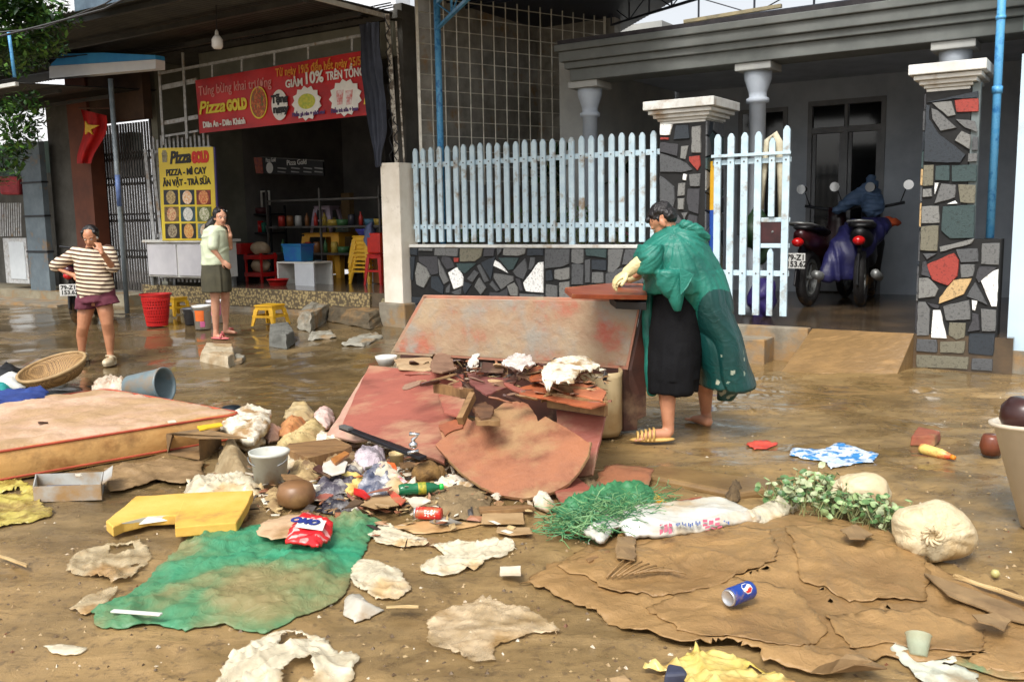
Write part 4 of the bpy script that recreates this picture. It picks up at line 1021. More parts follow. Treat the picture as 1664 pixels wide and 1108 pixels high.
t = thing('smashed_furniture', 'X', 'X', (0,0,0)) if 0 else thing('drawer_remains', 'broken wooden drawer with raw edges at the right of the pile', 'drawer', H(935, 660, .35))
A, B, C_, D_ = H(890, 650, .40), H(985, 664, .40), H(980, 645, .42), H(905, 636, .43)
for x, y in ((A, B), (B, C_), (C_, D_), (D_, A)): obj('drawer_side', MB().bar(x, y, .02, .085, None).jit(.002, 9), wood, t, bevel=.002)
obj('drawer_bottom', MB().prism([A-UZ*.04, B-UZ*.04, C_-UZ*.04, D_-UZ*.04], -UZ*.008), dwood, t)
t = thing('wooden_remains', 'broken wooden frame corner standing above the half round table top', 'frame', H(745, 650, .35))
obj('side', MB().bar(H(706, 630, .42), H(768, 640, .42), .02, .06).jit(.003, 9), wood, t); obj('side', MB().bar(H(768, 642, .44), H(748, 684, .33), .035, .05).jit(.003, 9), wood, t)
obj('panel', MB().prism([H(712, 640, .39), H(756, 648, .39), H(744, 676, .32), (H(722, 670, .33))], -UZ*.01), redb, t)
scr = [  # small broken pieces between the cabinet and the table top: name, label, outline (px), z, mat, thick
 ('plywood_piece', 'flat beige plywood strip at the left lower edge of the cabinet door', [(640, 582), (700, 580), (712, 596), (690, 602), (648, 598)], .47, M('beige ply', (186, 160, 124), (160, 130, 96), 6, .6, .2, 30)),
 ('board_scrap', 'curled brown grey scrap on the left of the gap under the door panel', [(700, 590), (706, 576), (716, 572), (732, 578), (742, 598), (720, 604), (702, 602)], .50, M('grey brown scrap', (140, 108, 86), (112, 82, 64), 6, .6, .2, 30)),
 ('board_scrap', 'purplish red torn board in the middle of the pile', [(760, 604), (800, 598), (850, 612), (832, 626), (790, 640), (765, 622)], .45, M('purplish board', (136, 82, 76), (112, 64, 60), 5, .45, .15, 20, mud=.2)),
 ('board_scrap', 'long orange red splintered board across the middle of the pile', [(842, 630), (880, 622), (945, 640), (985, 655), (960, 662), (880, 646), (845, 640)], .43, M('orange splintered wood', (176, 96, 56), (140, 76, 50), 6, .55, .2, 30)),
 ('board_scrap', 'small dark red piece beside the white paper in the pile', [(785, 588), (820, 590), (818, 604), (780, 602)], .49, dwood),
 ('wood_block', 'short brown block lying on the top edge of the half round table top', [(772, 676), (810, 676), (812, 684), (774, 684)], .37, wood),
 ('wood_block', 'splintered brown lump left of the half round table top peak', [(768, 658), (790, 652), (802, 662), (798, 678), (780, 680)], .38, M('rusty brown scrap', (120, 84, 56), (90, 62, 42), 9, .7, .3, 30)),
 ('board_scrap', 'rusty orange torn piece under the muddy white cloth', [(856, 604), (880, 590), (896, 598), (888, 616), (862, 618)], .48, M('rusty orange', (160, 84, 40), (120, 60, 34), 12, .7, .4, 30)),
 ('board_scrap', 'reddish strip behind the red side board at right', [(925, 620), (958, 622), (985, 636), (980, 650), (935, 640)], .46, M('salmon scrap', (190, 118, 80), (160, 92, 64), 6, .5, .2, 30)),
 ('plaster_scrap', 'dark grey rubber like scrap at the right under the door panel', [(890, 588), (902, 580), (916, 582), (918, 592), (900, 598)], .51, M('dark rubber', (58, 54, 56), (40, 38, 40), 8, .6)),
]
for k, (nm, lb, ol, z, mt) in enumerate(scr):
    q = [H(x, y, z + .02*noise.noise(Vector((x*.05, y*.05, k)))) for x, y in ol]; rr = random.Random(k)
    o = obj(nm, MB().prism(ragged(q, .03, .005, k), -UZ*(.012 if k not in (5, 6) else .03)).jit(.008, 9, k), mt, bevel=.002); tag(o, lb, 'wood scrap' if 'plaster' not in nm else 'rubber scrap')
rr = random.Random(31); bm_ = [redb, brb, wood, dwood, M('pale splintered ply', (196, 164, 122), (160, 124, 86), 6, .6, .3, 30, stretch=(1, 4, 1)), M('grey brown scrap', MUD)]; bn_ = ['red', 'brown', 'raw wood', 'dark red', 'pale', 'grey brown']
for i in range(46):
    u = rr.random(); x = 668+320*u; y = 584+rr.random()*62+10*u; z = .50-.0011*(y-584)*1.1; ci = rr.randrange(6)
    if 705 < x < 760 and y > 640: continue
    g = H(x, y, z+rr.uniform(-.02, .02)); a = rr.gauss(0, .55); L_ = rr.uniform(.05, .17); w = rr.uniform(.012, .045); d = Vector((math.cos(a), math.sin(a)*.8, rr.uniform(-.45, .35))).normalized(); e = Vector((-d.y, d.x, rr.gauss(-.25, .3))).normalized()*w
    pl_ = [g-d*L_*.5-e*.7, g-d*L_*.1-e, g+d*L_*.45-e*.8, g+d*L_*rr.uniform(.5, .7), g+d*L_*.42+e*.6, g+e*.9, g-d*L_*.4+e*rr.uniform(.3, 1), g-d*L_*rr.uniform(.5, .62)]
    n_ = d.cross(e).normalized(); tag(obj('board_splinter', MB().prism(ragged(pl_, .02, .003, i), n_*rr.uniform(.004, .012)).jit(.004, 20, i), bm_[ci]), 'splintered %s board piece in the gap below the cabinet door panel' % bn_[ci], 'wood scrap', 'splintered pieces in the gap of the furniture pile')
def base_at(z): return lambda x, y: z
def hsheet(name, outline, z, mat, zfn, label, cat, **k):        # crumpled sheet resting at height z on the pile
    o2 = [tuple(H(px, py, z)[:2]) for px, py in outline]
    return tag(sheet(name, o2, mat, zfn, px=False, base=base_at(z), **k), label, cat)
clothw = M('muddy white cloth', (196, 186, 160), (160, 140, 104), 9, .75, .15, 60, wr=.35, wrs=12, c3=(222, 214, 196), mud=.45, mudscale=8)
hsheet('rag', [(882, 612), (896, 596), (930, 588), (958, 592), (975, 606), (945, 612), (930, 634), (905, 628), (890, 640), (884, 628)], .50, clothw, lambda x, y, d: .03*fold2(x, y, 9, 3)+.02+.2*min(d, .08), 'muddy white cloth rag draped over the right end of the pile', 'rag', res=.014, seed=31)
hsheet('paper_sheet', [(758, 602), (768, 584), (780, 582), (775, 598), (766, 606)], .52, M('wet white paper', (226, 222, 212), (200, 190, 172), 6, .7), lambda x, y, d: .02*fold2(x, y, 12, 1)+.02, 'folded white paper stuck between the boards in the pile', 'paper', res=.012)
hsheet('plastic_film', [(815, 600), (838, 586), (862, 590), (870, 604), (845, 610), (822, 608)], .50, M('whitish film', (216, 208, 200), (184, 170, 160), 9, .35), lambda x, y, d: .03*fold2(x, y, 14, 4)+.03, 'crumpled white plastic film in the gap below the door panel', 'plastic film', res=.012)
# white bowl at left end of the cabinet
def lathe_obj(name, c, prof, mat, label, cat, rot=None, n=28, thick=0, parent=None):
    m4 = Matrix.Translation(c) @ (rot.to_matrix().to_4x4() if rot else Matrix.Identity(4))
    o = obj(name, MB().lathe(prof, m4, n), mat, parent, smooth=True)
    if label: tag(o, label, cat)
    return o
from mathutils import Euler
lathe_obj('bowl', H(628, 594, .42), [(0, 0), (.05, 0), (.075, .05), (.08, .07), (.074, .07), (.068, .05), (0, .012)], white_pl, 'white plastic bowl at the left end of the broken cabinet', 'bowl')
# ------------------------------------------------------------------ mattress
t = thing('mattress', 'mud soaked pink and tan quilted mattress with red piping on the ground at left', 'mattress', G(60, 700))
mz = .19
A, B, C_ = H(176, 630, mz), H(392, 668, mz), None
bdir = (B-A).normalized(); wd = 1.42; 
front_dir = (H(0, 730, mz)-B).normalized(); C_ = B + front_dir*2.0; D_ = A + front_dir*2.0
quad = [A, B, C_, D_]; ol = []
for i in range(4):
    p0, p1, p2 = quad[i-1], quad[i], quad[(i+1) % 4]; a = p1+(p0-p1).normalized()*.09; b = p1+(p2-p1).normalized()*.09
    for k in range(5): u = k/4; ol.append(a*(1-u)**2 + p1*2*u*(1-u) + b*u*u)
mtop = M('muddy quilted fabric', (206, 178, 148), (184, 148, 118), 3, .8, .5, 26, c3=(196, 162, 136), mud=.5, mudscale=2.2, mudcol=(172, 140, 102), detail=8)
mside = M('tan mattress side', (196, 146, 84), (160, 112, 60), 3.5, .75, .25, 22, c3=(206, 160, 98), mud=.4, mudcol=(140, 104, 62))
def quilt(x, y, d): return mz + .012*fn2(x, y, 3, 2) - .016*math.exp(-(d/.03)) + .010*(1-2*abs(noise.noise(Vector((x*5, y*5, 2))))) + .006*fold2(x, y, 14, 2) - .012*max(0, math.cos(x*18+y*6)*math.cos(y*18-x*6))**4
o = sheet('cover_top', [tuple(p[:2]) for p in ol], [mside, mtop], quilt, thick=.035, res=.035, rag=0, parent=t, px=False, mfn=lambda c: 1, base=None)
mb = MB(); n = len(ol); lo = []; hi = []
for k, (z, w) in enumerate(((.0, 0), (.03, .012), (.09, .018), (.15, .012), (.175, 0))):
    cc = sum(ol, Vector())/n
    for p in ol: q = p + (p-cc).normalized()*w; mb.v.append(Vector((q.x, q.y, z + .006*noise.noise(q*4))))
for k in range(4):
    for j in range(n): mb.f.append((k*n+j, k*n+(j+1) % n, (k+1)*n+(j+1) % n, (k+1)*n+j)); mb.mi.append(0)
obj('side', mb, mside, t, smooth=True)
pip = M('red piping', (188, 84, 56), (160, 66, 46), 9, .6)
for z in (.178, .015): obj('piping', MB().tube([Vector((p.x, p.y, z+.006*noise.noise(p*4)))*1 + (p-cc).normalized()*.004 for p in ol+ol[:1]], .008, 6), pip, t, smooth=True)
# bamboo basket
bam = M('wet bamboo weave', (164, 128, 80), (112, 84, 50), 16, .6, .5, 50, detail=4)
_t = bam.node_tree; ck = _t.nodes.new('ShaderNodeTexChecker'); ck.inputs['Scale'].default_value = 90; _tc = _t.nodes.new('ShaderNodeTexCoord'); _t.links.new(_tc.outputs['Object'], ck.inputs[0]); ck.inputs[1].default_value = rgb((176, 140, 90)); ck.inputs[2].default_value = rgb((104, 78, 46)); _t.links.new(ck.outputs[0], _t.nodes['Principled BSDF'].inputs['Base Color'])
cb = G(84, 640) + Vector((0, .12, .10)); rot = Euler((R(16), R(-10), 0)).to_matrix().to_4x4()
t = thing('bamboo_basket', 'wide round woven bamboo basket tilted on the mud behind the mattress', 'basket', cb); m4 = Matrix.Translation(cb) @ rot
obj('bowl', MB().lathe([(0, -.02), (.12, -.015), (.22, .02), (.275, .09), (.285, .13), (.276, .13), (.265, .09), (.21, .03), (.12, -.003), (0, -.008)], m4, 44), bam, t, smooth=True)
obj('rim', MB().lathe([(.275, .12), (.295, .12), (.298, .145), (.275, .148)], m4, 44, True), M('bamboo rim', (178, 150, 106), (150, 120, 80), 12, .6, .2, 40), t, smooth=True)
# bucket on its side
rot = Euler((0, R(82), R(-14))); cb = H(212, 632, .14)
t = thing('fallen_bucket', 'blue grey bucket lying on its side behind the mattress, dark opening to the right', 'bucket', cb)
obj('bucket', MB().lathe([(0, 0), (.11, 0), (.135, .30), (.142, .31), (.142, .325), (.130, .325), (.125, .30), (.102, .01), (0, .01)], Matrix.Translation(cb) @ rot.to_matrix().to_4x4(), 30), M('blue grey plastic', (128, 144, 148), (104, 122, 128), 5, .4, mud=.25), t, smooth=True)
lathe_obj('enamel_dish', H(376, 666, .03), [(0, 0), (.085, 0), (.09, .01), (.06, .03), (0, .04)], M('black green enamel', (28, 40, 46), (20, 28, 34), 5, .3), 'dark round lid lying at the right tip of the mattress', 'lid')
# carton boxes
def openbox(name, label, base, mat, h, th=.006, flaps=(), inside=None, cat='carton', lean=0):
    t = thing(name, label, cat, sum(base, Vector())/4)
    up = UZ*h + Vector((lean, 0, 0)); inw = sum(base, Vector())/4
    for i in range(4):
        a, b = base[i], base[(i+1) % 4]; n = (b-a).cross(UZ).normalized()*th; n = n if n.dot(inw-a) > 0 else -n
        obj('side', MB().prism([a, b, b+up, a+up], n).jit(.004, 7, i), mat, t)
    obj('bottom', MB().prism([p+UZ*.004 for p in base], UZ*.004), mat, t)
    for i, out, dz in flaps:
        a, b = base[i]+up, base[(i+1) % 4]+up; n = (b-a).cross(UZ).normalized(); n = n if n.dot(inw-a) < 0 else -n
        obj('flap', MB().prism([a, b, b+n*out+UZ*dz, a+n*out+UZ*dz], UZ*.004).jit(.008, 6, i), mat, t)
    return t
ctn = M('soaked brown carton', (126, 102, 72), (98, 78, 54), 5, .75, .1, 30, mud=.4)
t = openbox('carton_box', 'crushed grey brown carton open at its dark left end, in front of the mattress corner', [G(272, 738), G(323, 748), G(362, 728), G(318, 715)], ctn, .005)
pa = [G(272, 738), G(325, 750), G(360, 728)]
for (a, b) in ((0, 1), (1, 2)):
    if a == 1: obj('side', MB().prism([pa[a], pa[b], pa[b]+UZ*.13, pa[a]+UZ*.14], Vector((0, .006, 0))), ctn, t)
obj('lid', MB().prism([pa[0]+UZ*.135, pa[1]+UZ*.14, H(400, 712, .16), H(330, 697, .16), H(280, 704, .15)], UZ*.006).jit(.01, 5), ctn, t); obj('left_wall', MB().prism([pa[0], pa[0]+UZ*.13, H(280, 704, .15), G(285, 720)], Vector((.006, 0, 0))), ctn, t)
lc = M('white blue carton', (176, 176, 172), (150, 150, 144), 4, .6, .1, 20, mud=.5)
t = openbox('white_carton', 'low open carton with a white printed front and tan inside, left foreground', [G(56, 816), G(166, 812), G(170, 790), G(60, 794)], lc, .085, flaps=((1, .05, .03),))
p0 = G(56, 816); 
for k, (x0, x1, y) in enumerate(((78, 132, 788), (86, 136, 797), (100, 128, 806))):
    obj('printed_line', MB().bar(H(x0, y, .06-.03*k)-Vector((0, .012, 0)), H(x1, y-1, .06-.03*k)-Vector((0, .012, 0)), .004, .006), M('faded print', (110, 112, 124), (90, 94, 110)), t)
# ------------------------------------------------------------------ flat things on the ground: helper
def zf(lift=.006, amp=.02, s=7, seed=0, dome=0, dw=.15, ang=0, st=2.5, fine=.3, roll=0):
    def f(x, y, d):
        e = min(1, d/.03)
        r1 = max(0, fold2(x, y, s*.8, seed, ang, st)); r2 = max(0, fold2(x, y, s*1.9, seed+7, ang+1.1, 2.2)); r3 = max(0, fold2(x, y, s*3.6, seed+9, ang+2.2, 1.6))
        env = .35+.65*ss(noise.noise(Vector((x*s*.35+seed, y*s*.35, 8.8))), -.4, .5)
        rl = roll*(math.exp(-((d-.014)/.009)**2)*(.45+.9*abs(noise.noise(Vector((x*11, y*11, seed)))))+.7*ss(1-abs(noise.noise(Vector((x*4.2+seed, y*4.2, 2.2))))*2, .82, 1)) if roll else 0
        return rl + lift + dome*.8*ss(d, 0, dw) + (.4+.6*e)*env*amp*(.62*r1**4 + .30*r2**3 + .16*fine/.3*r3**2 + .12*fn2(x, y, s*.6, seed+3))
    return f
def bagsheet(name, label, cat, ol, mat, **k):
    sk = {q: k.pop(q) for q in ('res', 'thick', 'rag', 'cut', 'mfn') if q in k}
    seed = k.get('seed', 0); sk['pz'] = .5*k.get('dome', 0)+k.get('lift', 0)
    if name in ('plastic_bag', 'plastic_sheet'): sk['res'] = max(.0115, sk['res']*.68); k['roll'] = .010; k['amp'] *= 1.2; k['s'] = k.get('s', 8)*.62; k['st'] = 3.6; k['ang'] = seed*1.3; k['fine'] = .12; sk['thick'] = .0018; sk['rag'] = .5; sk['cut'] = lambda c, d: d > .02 and noise.noise(Vector((c.x*7+seed, c.y*7, seed*2.2))) > .43
    return tag(sheet(name, ol, mat, zf(**k), seed=seed, **sk), label, cat)
film = M('muddy translucent film', (196, 174, 134), (170, 140, 96), 3, .24, .12, 60, wr=.45, wrs=3.5, c3=(206, 188, 152), alpha=(.12, .9), detail=4, mud=.25, mudscale=2.6, mudcol=(170, 132, 84))
filmw = M('pale translucent film', (222, 210, 180), (200, 174, 130), 3, .22, .12, 60, wr=.45, wrs=4, c3=(230, 220, 194), alpha=(.35, 1.0), detail=4, mud=.2, mudscale=2.6, mudcol=(176, 140, 92))
filmy = M('yellow film', (214, 182, 84), (190, 146, 62), 3, .24, .12, 60, wr=.45, wrs=3.5, c3=(230, 208, 130), alpha=(.75, 1.0), mud=.25, mudscale=6, mudcol=(176, 134, 80))
tarpm = M('green mesh tarpaulin', (46, 136, 100), (116, 118, 76), 1.3, .5, .12, 60, wr=.55, wrs=5, c3=(76, 126, 86), mud=.4, mudscale=1.5, mudcol=(136, 122, 82), contrast=(.38, .62), detail=5)
_n = tarpm.node_tree  # the right half lies deeper in the silt
bagsheet('green_tarpaulin', 'crumpled bright green woven tarpaulin half covered in silt, left foreground', 'tarpaulin',
    [(147, 990), (155, 1013), (190, 1019), (240, 1008), (300, 1018), (365, 1006), (430, 1020), (470, 1005), (520, 985), (560, 960), (575, 928), (592, 890), (607, 862), (620, 840), (590, 838), (545, 842), (500, 845), (430, 846), (395, 853), (345, 848), (325, 855), (300, 875), (270, 905), (240, 935), (200, 965)],
    tarpm, amp=.07, s=4.6, seed=2, dome=.03, dw=.16, res=.016, ang=.6, st=2.0, fine=.5)
tag(obj('plastic_strip', MB().bar(H(182, 992, .04), H(262, 998, .045), .022, .008, UZ), white_pl, bevel=.003), 'white plastic strip tucked under the left edge of the green tarpaulin', 'strip')
bl = [
 ('plastic_bag', 'torn translucent beige plastic bag upper left of the green tarpaulin', [(107, 930), (120, 905), (150, 893), (190, 887), (228, 880), (250, 903), (228, 918), (205, 944), (180, 948), (140, 938)], film, dict(amp=.03, s=9, seed=4, res=.018)),
 ('plastic_bag', 'small beige plastic bag at the lower left edge of the green tarpaulin', [(112, 988), (140, 968), (180, 955), (190, 962), (165, 990), (138, 1000)], film, dict(amp=.025, s=9, seed=5, res=.018)),
 ('plastic_bag', 'crumpled white plastic bag right of the green tarpaulin holding muddy water', [(566, 940), (578, 908), (600, 906), (632, 918), (652, 928), (668, 955), (648, 968), (610, 970), (585, 958)], filmw, dict(amp=.045, s=8, seed=6, res=.015, dome=.015)),
 ('plastic_bag', 'wide clear brown tinted plastic bag at bottom centre', [(692, 1008), (712, 990), (750, 980), (778, 970), (810, 975), (862, 992), (918, 1024), (905, 1034), (868, 1028), (830, 1040), (805, 1050), (806, 1075), (770, 1078), (735, 1058), (702, 1042)], M('clear brown film', (186, 158, 112), (160, 128, 82), 3, .2, .12, 60, wr=.45, wrs=3.5, alpha=(.08, .8), c3=(222, 200, 164)), dict(amp=.035, s=7, seed=7, res=.018, dome=.01)),
 ('plastic_bag', 'large crumpled yellowish white plastic bag at the bottom left of centre', [(345, 1112), (362, 1085), (372, 1060), (400, 1040), (440, 1022), (480, 1018), (520, 1026), (548, 1048), (582, 1054), (574, 1085), (560, 1130), (500, 1150), (400, 1140)], filmw, dict(amp=.06, s=7, seed=8, res=.016, dome=.03)),
 ('plastic_bag', 'flat dirty white plastic bag just right of the tarpaulin top corner', [(598, 868), (622, 856), (650, 862), (690, 872), (700, 884), (655, 890), (612, 882)], filmw, dict(amp=.03, s=9, seed=9, res=.016)),
 ('plastic_bag', 'long crumpled white plastic bag in the middle foreground', [(700, 884), (735, 878), (790, 876), (836, 880), (842, 890), (815, 900), (785, 906), (770, 920), (720, 932), (684, 928), (690, 912), (722, 900)], filmw, dict(amp=.04, s=8, seed=10, res=.016)),
 ('plastic_bag', 'yellow and white crumpled bag at the bottom right of centre', [(1044, 1082), (1085, 1072), (1110, 1060), (1160, 1048), (1205, 1060), (1245, 1084), (1300, 1120), (1240, 1150), (1120, 1140), (1110, 1100)], filmy, dict(amp=.06, s=7, seed=11, res=.018, dome=.03)),
 ('plastic_bag', 'yellow green plastic bag spread at the left edge beside the white carton', [(-40, 778), (30, 782), (62, 792), (72, 818), (84, 838), (50, 848), (-40, 858)], M('yellow green film', (190, 176, 76), (140, 118, 54), 8, .22, .12, 60, wr=.45, wrs=4, alpha=(.6, 1), c3=(190, 174, 90), mud=.3), dict(amp=.04, s=8, seed=12, res=.022)),
 ('plastic_bag', 'white plastic bag lying behind the yellow foam board', [(298, 792), (305, 775), (340, 768), (400, 768), (425, 780), (420, 797), (360, 800), (310, 802)], filmw, dict(amp=.04, s=8, seed=13, dome=.05, dw=.06, res=.02)),
 ('plastic_scrap', 'thin white plastic smear on the mud at the lower left', [(70, 1050), (100, 1048), (142, 1052), (130, 1062), (85, 1062)], filmw, dict(amp=.01, s=9, seed=14, res=.015)),
 ('plastic_wrapper', 'beige empty wrapper under the red detergent bag', [(418, 866), (432, 846), (462, 834), (500, 832), (500, 850), (470, 872), (440, 874)], M('beige wrapper', (206, 176, 140), (184, 150, 116), 6, .4, .1, 40, mud=.3), dict(amp=.02, lift=.07, s=7, seed=15, res=.018)),
 ('cloth', 'light cloth rag at the front foot of the half round table top', [(700, 790), (712, 776), (740, 772), (775, 784), (792, 792), (770, 796), (735, 792)], clothw, dict(amp=.04, s=9, seed=16, dome=.03, dw=.05, res=.015)),
 ('cloth', 'brown mud caked cloth left of the half round table top', [(688, 815), (700, 792), (735, 786), (785, 790), (800, 806), (790, 832), (760, 840), (715, 838), (690, 830)], M('mud caked cloth', (140, 118, 84), (110, 92, 64), 6, .8, .4, 40), dict(amp=.05, s=8, seed=17, dome=.03, dw=.08, res=.016)),
 ('food_packet', 'blue and white foil packet on the mud at the right', [(1283, 738), (1290, 726), (1330, 728), (1365, 722), (1400, 730), (1428, 736), (1420, 750), (1390, 754), (1350, 762), (1338, 748), (1300, 742)], M('blue white foil', (196, 214, 232), (60, 130, 190), 14, .3, .2, 60, c3=(214, 220, 226), detail=3, contrast=(.42, .58)), dict(amp=.035, s=9, seed=18, res=.02)),
 ('plastic_wrapper', 'small bright red wrapper on the mud right of the man', [(1212, 720), (1225, 711), (1245, 710), (1264, 718), (1245, 726), (1225, 728)], M('red film', (206, 84, 66), (180, 60, 50), 8, .4), dict(amp=.03, s=9, seed=19, res=.018)),
 ('plastic_wrapper', 'green and clear plastic wrapper at the foot of the tied sack', [(1430, 892), (1460, 896), (1484, 910), (1490, 926), (1470, 934), (1448, 912)], M('green clear film', (90, 170, 120), (206, 220, 204), 8, .25, .1, 50, alpha=(.7, 1)), dict(amp=.03, s=10, seed=20, res=.015, dome=.03, dw=.05)),
 ('plastic_sheet', 'crumpled white plastic sheet at the bottom right corner', [(1450, 1060), (1480, 1040), (1540, 1046), (1560, 1075), (1530, 1078), (1590, 1095), (1600, 1130), (1520, 1130), (1480, 1082)], M('greyish white sheet', (206, 204, 186), (170, 176, 160), 6, .4, .1, 40, mud=.3), dict(amp=.03, s=9, seed=21, res=.018)),
 ('plastic_net', 'green plastic net half sunk in the mud at the bottom right corner', [(1530, 1040), (1600, 1046), (1700, 1060), (1720, 1110), (1620, 1100), (1540, 1070)], M('green silted net', (86, 124, 90), (150, 124, 80), 7, .5, .3, 80, mud=.6, contrast=(.3, .55)), dict(amp=.012, s=9, seed=22, res=.02)),
 ('cardboard_piece', 'smooth brown cardboard sheet beside the right foot of the table top', [(962, 792), (985, 756), (1062, 762), (1058, 780), (1040, 806), (990, 812)], brb, dict(amp=.012, s=3, seed=23, lift=.03, res=.03)),
 ('cardboard_piece', 'mud covered crumpled carton flattened in front of the mattress', [(168, 765), (210, 752), (270, 742), (330, 746), (330, 770), (300, 780), (260, 776), (215, 790), (178, 796)], M('mud coated card', (146, 118, 80), (118, 94, 62), 5, .6, .3, 30), dict(amp=.05, s=5, seed=24, res=.02, lift=.02)),
 ('clothing', 'bright blue piece of clothing at the left end of the mattress', [(-30, 640), (20, 634), (66, 628), (80, 634), (76, 642), (30, 650), (-30, 658)], M('blue clothes', (44, 70, 140), (30, 50, 110), 6, .8, .2, 30), dict(amp=.04, s=7, seed=25, res=.025, lift=.2, dome=.03, dw=.06)),
 ('white_cloth', 'white cloth at the far left behind the blue clothing', [(-20, 622), (0, 604), (28, 600), (50, 610), (40, 622), (0, 628)], M('white cloth', (216, 216, 210), (196, 196, 190), 6, .8), dict(amp=.05, s=7, seed=26, res=.03, dome=.08, dw=.12, lift=.03)),
 ('teal_cloth', 'teal cloth at the far left edge beside the bamboo basket', [(-20, 632), (0, 618), (22, 622), (26, 632), (0, 642)], M('teal cloth', (30, 150, 146), (20, 120, 120), 6, .7), dict(amp=.05, s=7, seed=27, res=.03, dome=.06, dw=.1, lift=.03)),
 ('black_bag', 'black bag at the far left behind the white cloth', [(-20, 606), (0, 590), (30, 592), (42, 604), (10, 610)], black, dict(amp=.05, s=7, seed=28, res=.03, dome=.08, dw=.1)),
]
for nm, lb, ol, mt, k in bl: bagsheet(nm, lb, 'plastic bag' if nm == 'plastic_bag' else nm.replace('_', ' '), ol, mt, **k)
# big mud coated sheet of cardboard at lower right
mudsheet = M('mud coated cardboard', (160, 126, 80), (128, 98, 60), 1.6, .42, .35, 30, wr=.5, wrs=4, c3=(146, 114, 72), detail=10, mud=.2, mudscale=9, mudcol=(132, 104, 66))
CR = [[(1003, 905), (1080, 930)], [(1035, 905), (1180, 880), (1240, 860)], [(960, 1030), (1080, 985), (1200, 930)], [(1300, 880), (1290, 960), (1330, 1010)], [(1290, 870), (1340, 950), (1450, 1000)], [(1400, 880), (1470, 930), (1530, 940)], [(1350, 1098), (1340, 1040), (1300, 1000)],
 [(1180, 1060), (1220, 990)], [(1100, 900), (1060, 950)], [(1240, 985), (1500, 1050)], [(1180, 900), (1140, 950), (1120, 1010)], [(1380, 870), (1390, 940)], [(1310, 1010), (1420, 1040)], [(1255, 865), (1230, 930)], [(940, 960), (1050, 940)], [(1500, 960), (1600, 1030)]]
TE = [[(1085, 936), (1126, 918)], [(1150, 940), (1196, 949)], [(1222, 946), (1246, 940)], [(1322, 905), (1345, 930), (1335, 968), (1352, 992)], [(1400, 925), (1448, 915)], [(1440, 966), (1476, 972)], [(1425, 1008), (1436, 992), (1456, 1010)], [(1040, 968), (1052, 976)], [(1540, 1075), (1600, 1070)], [(1210, 1046), (1232, 1050)], [(1360, 962), (1420, 975)]]
CRW = [[G(*p) for p in l] for l in CR]; TEW = [[G(*p) for p in l] for l in TE]
def pd(x, y, L_):
    q = Vector((x, y)); return min(seg_d(q, l[i].xy, l[i+1].xy) for l in L_ for i in range(len(l)-1))
def bigz(x, y, d):
    c = G(1310, 915); q = math.hypot((x-c.x)/.75, (y-c.y)/.42); wx, wy = x+.02*noise.noise(Vector((x*9, y*9, 0))), y+.02*noise.noise(Vector((x*9, y*9, 7)))
    dc = pd(wx, wy, CRW); dt = pd(wx, wy, TEW)
    h = .004 + .05*math.exp(-q*q*1.3) + .010*ss(d, 0, .05) + .007*math.exp(-(dc/.012)) + .006*ss(dc, 0, .12) + .018*math.exp(-(dt/.016)) + .007*max(0, fold2(x, y, 4.2, 8, .3, 2)) + .012*fn2(x, y, 1.4, 9) + .004*fn2(x, y, 9, 4)
    cell = noise.cell(Vector((x*3.1+.3*noise.noise(Vector((x*3, y*3, 1))), y*3.1, 3.))); return h + .006*cell
bs = tag(sheet('cardboard_sheet', [(846, 938), (905, 905), (985, 880), (1090, 862), (1240, 852), (1300, 838), (1400, 850), (1475, 880), (1530, 935), (1600, 960), (1760, 1010), (1760, 1120), (1600, 1092), (1560, 1066), (1500, 1072), (1440, 1062), (1350, 1098), (1300, 1090), (1240, 1080), (1180, 1062), (1080, 1040), (1000, 1012), (930, 978)], mudsheet, bigz, thick=.004, res=.019, rag=.5, seed=40,
    cut=lambda c, d: pd(c.x+.015*noise.noise(Vector((c.x*22, c.y*22, 0))), c.y+.015*noise.noise(Vector((c.x*22, c.y*22, 5))), TEW) < .0045 or (d < .05 and noise.noise(Vector((c.x*5, c.y*5, 9))) > .38)), 'large torn sheet of mud coated cardboard spread over the right foreground', 'cardboard')
for k_, (lb_, ol) in enumerate((('flat mud coated carton panel on the left part of the big cardboard sheet', [(905, 925), (1000, 896), (1200, 868), (1252, 880), (1262, 930), (1180, 956), (1060, 975), (985, 962)]),
    ('mud coated carton panel under the leafy plant on the big cardboard sheet', [(1275, 868), (1400, 862), (1470, 892), (1512, 945), (1500, 985), (1380, 990), (1300, 958)]),
    ('mud coated carton panel around the blue can on the big cardboard sheet', [(1050, 990), (1180, 950), (1290, 968), (1345, 1030), (1300, 1066), (1180, 1050), (1100, 1030)]),
    ('mud coated carton panel at the lower right of the big cardboard sheet', [(1340, 1010), (1500, 1000), (1600, 1030), (1590, 1072), (1450, 1050), (1380, 1064)]))):
    def pz_(x, y, d, k_=k_): return bigz(x, y, 1) + .004 + .007*math.exp(-d/.015)*max(0, noise.noise(Vector((x*4, y*4, k_*3)))+.1)*2 + .004*max(0, fold2(x, y, 6, k_, k_, 4))
    tag(sheet('soaked_carton', ol, mudsheet, pz_, thick=.003, res=.02, rag=.3, seed=60+k_), lb_, 'cardboard', 'carton panels on the big cardboard sheet')
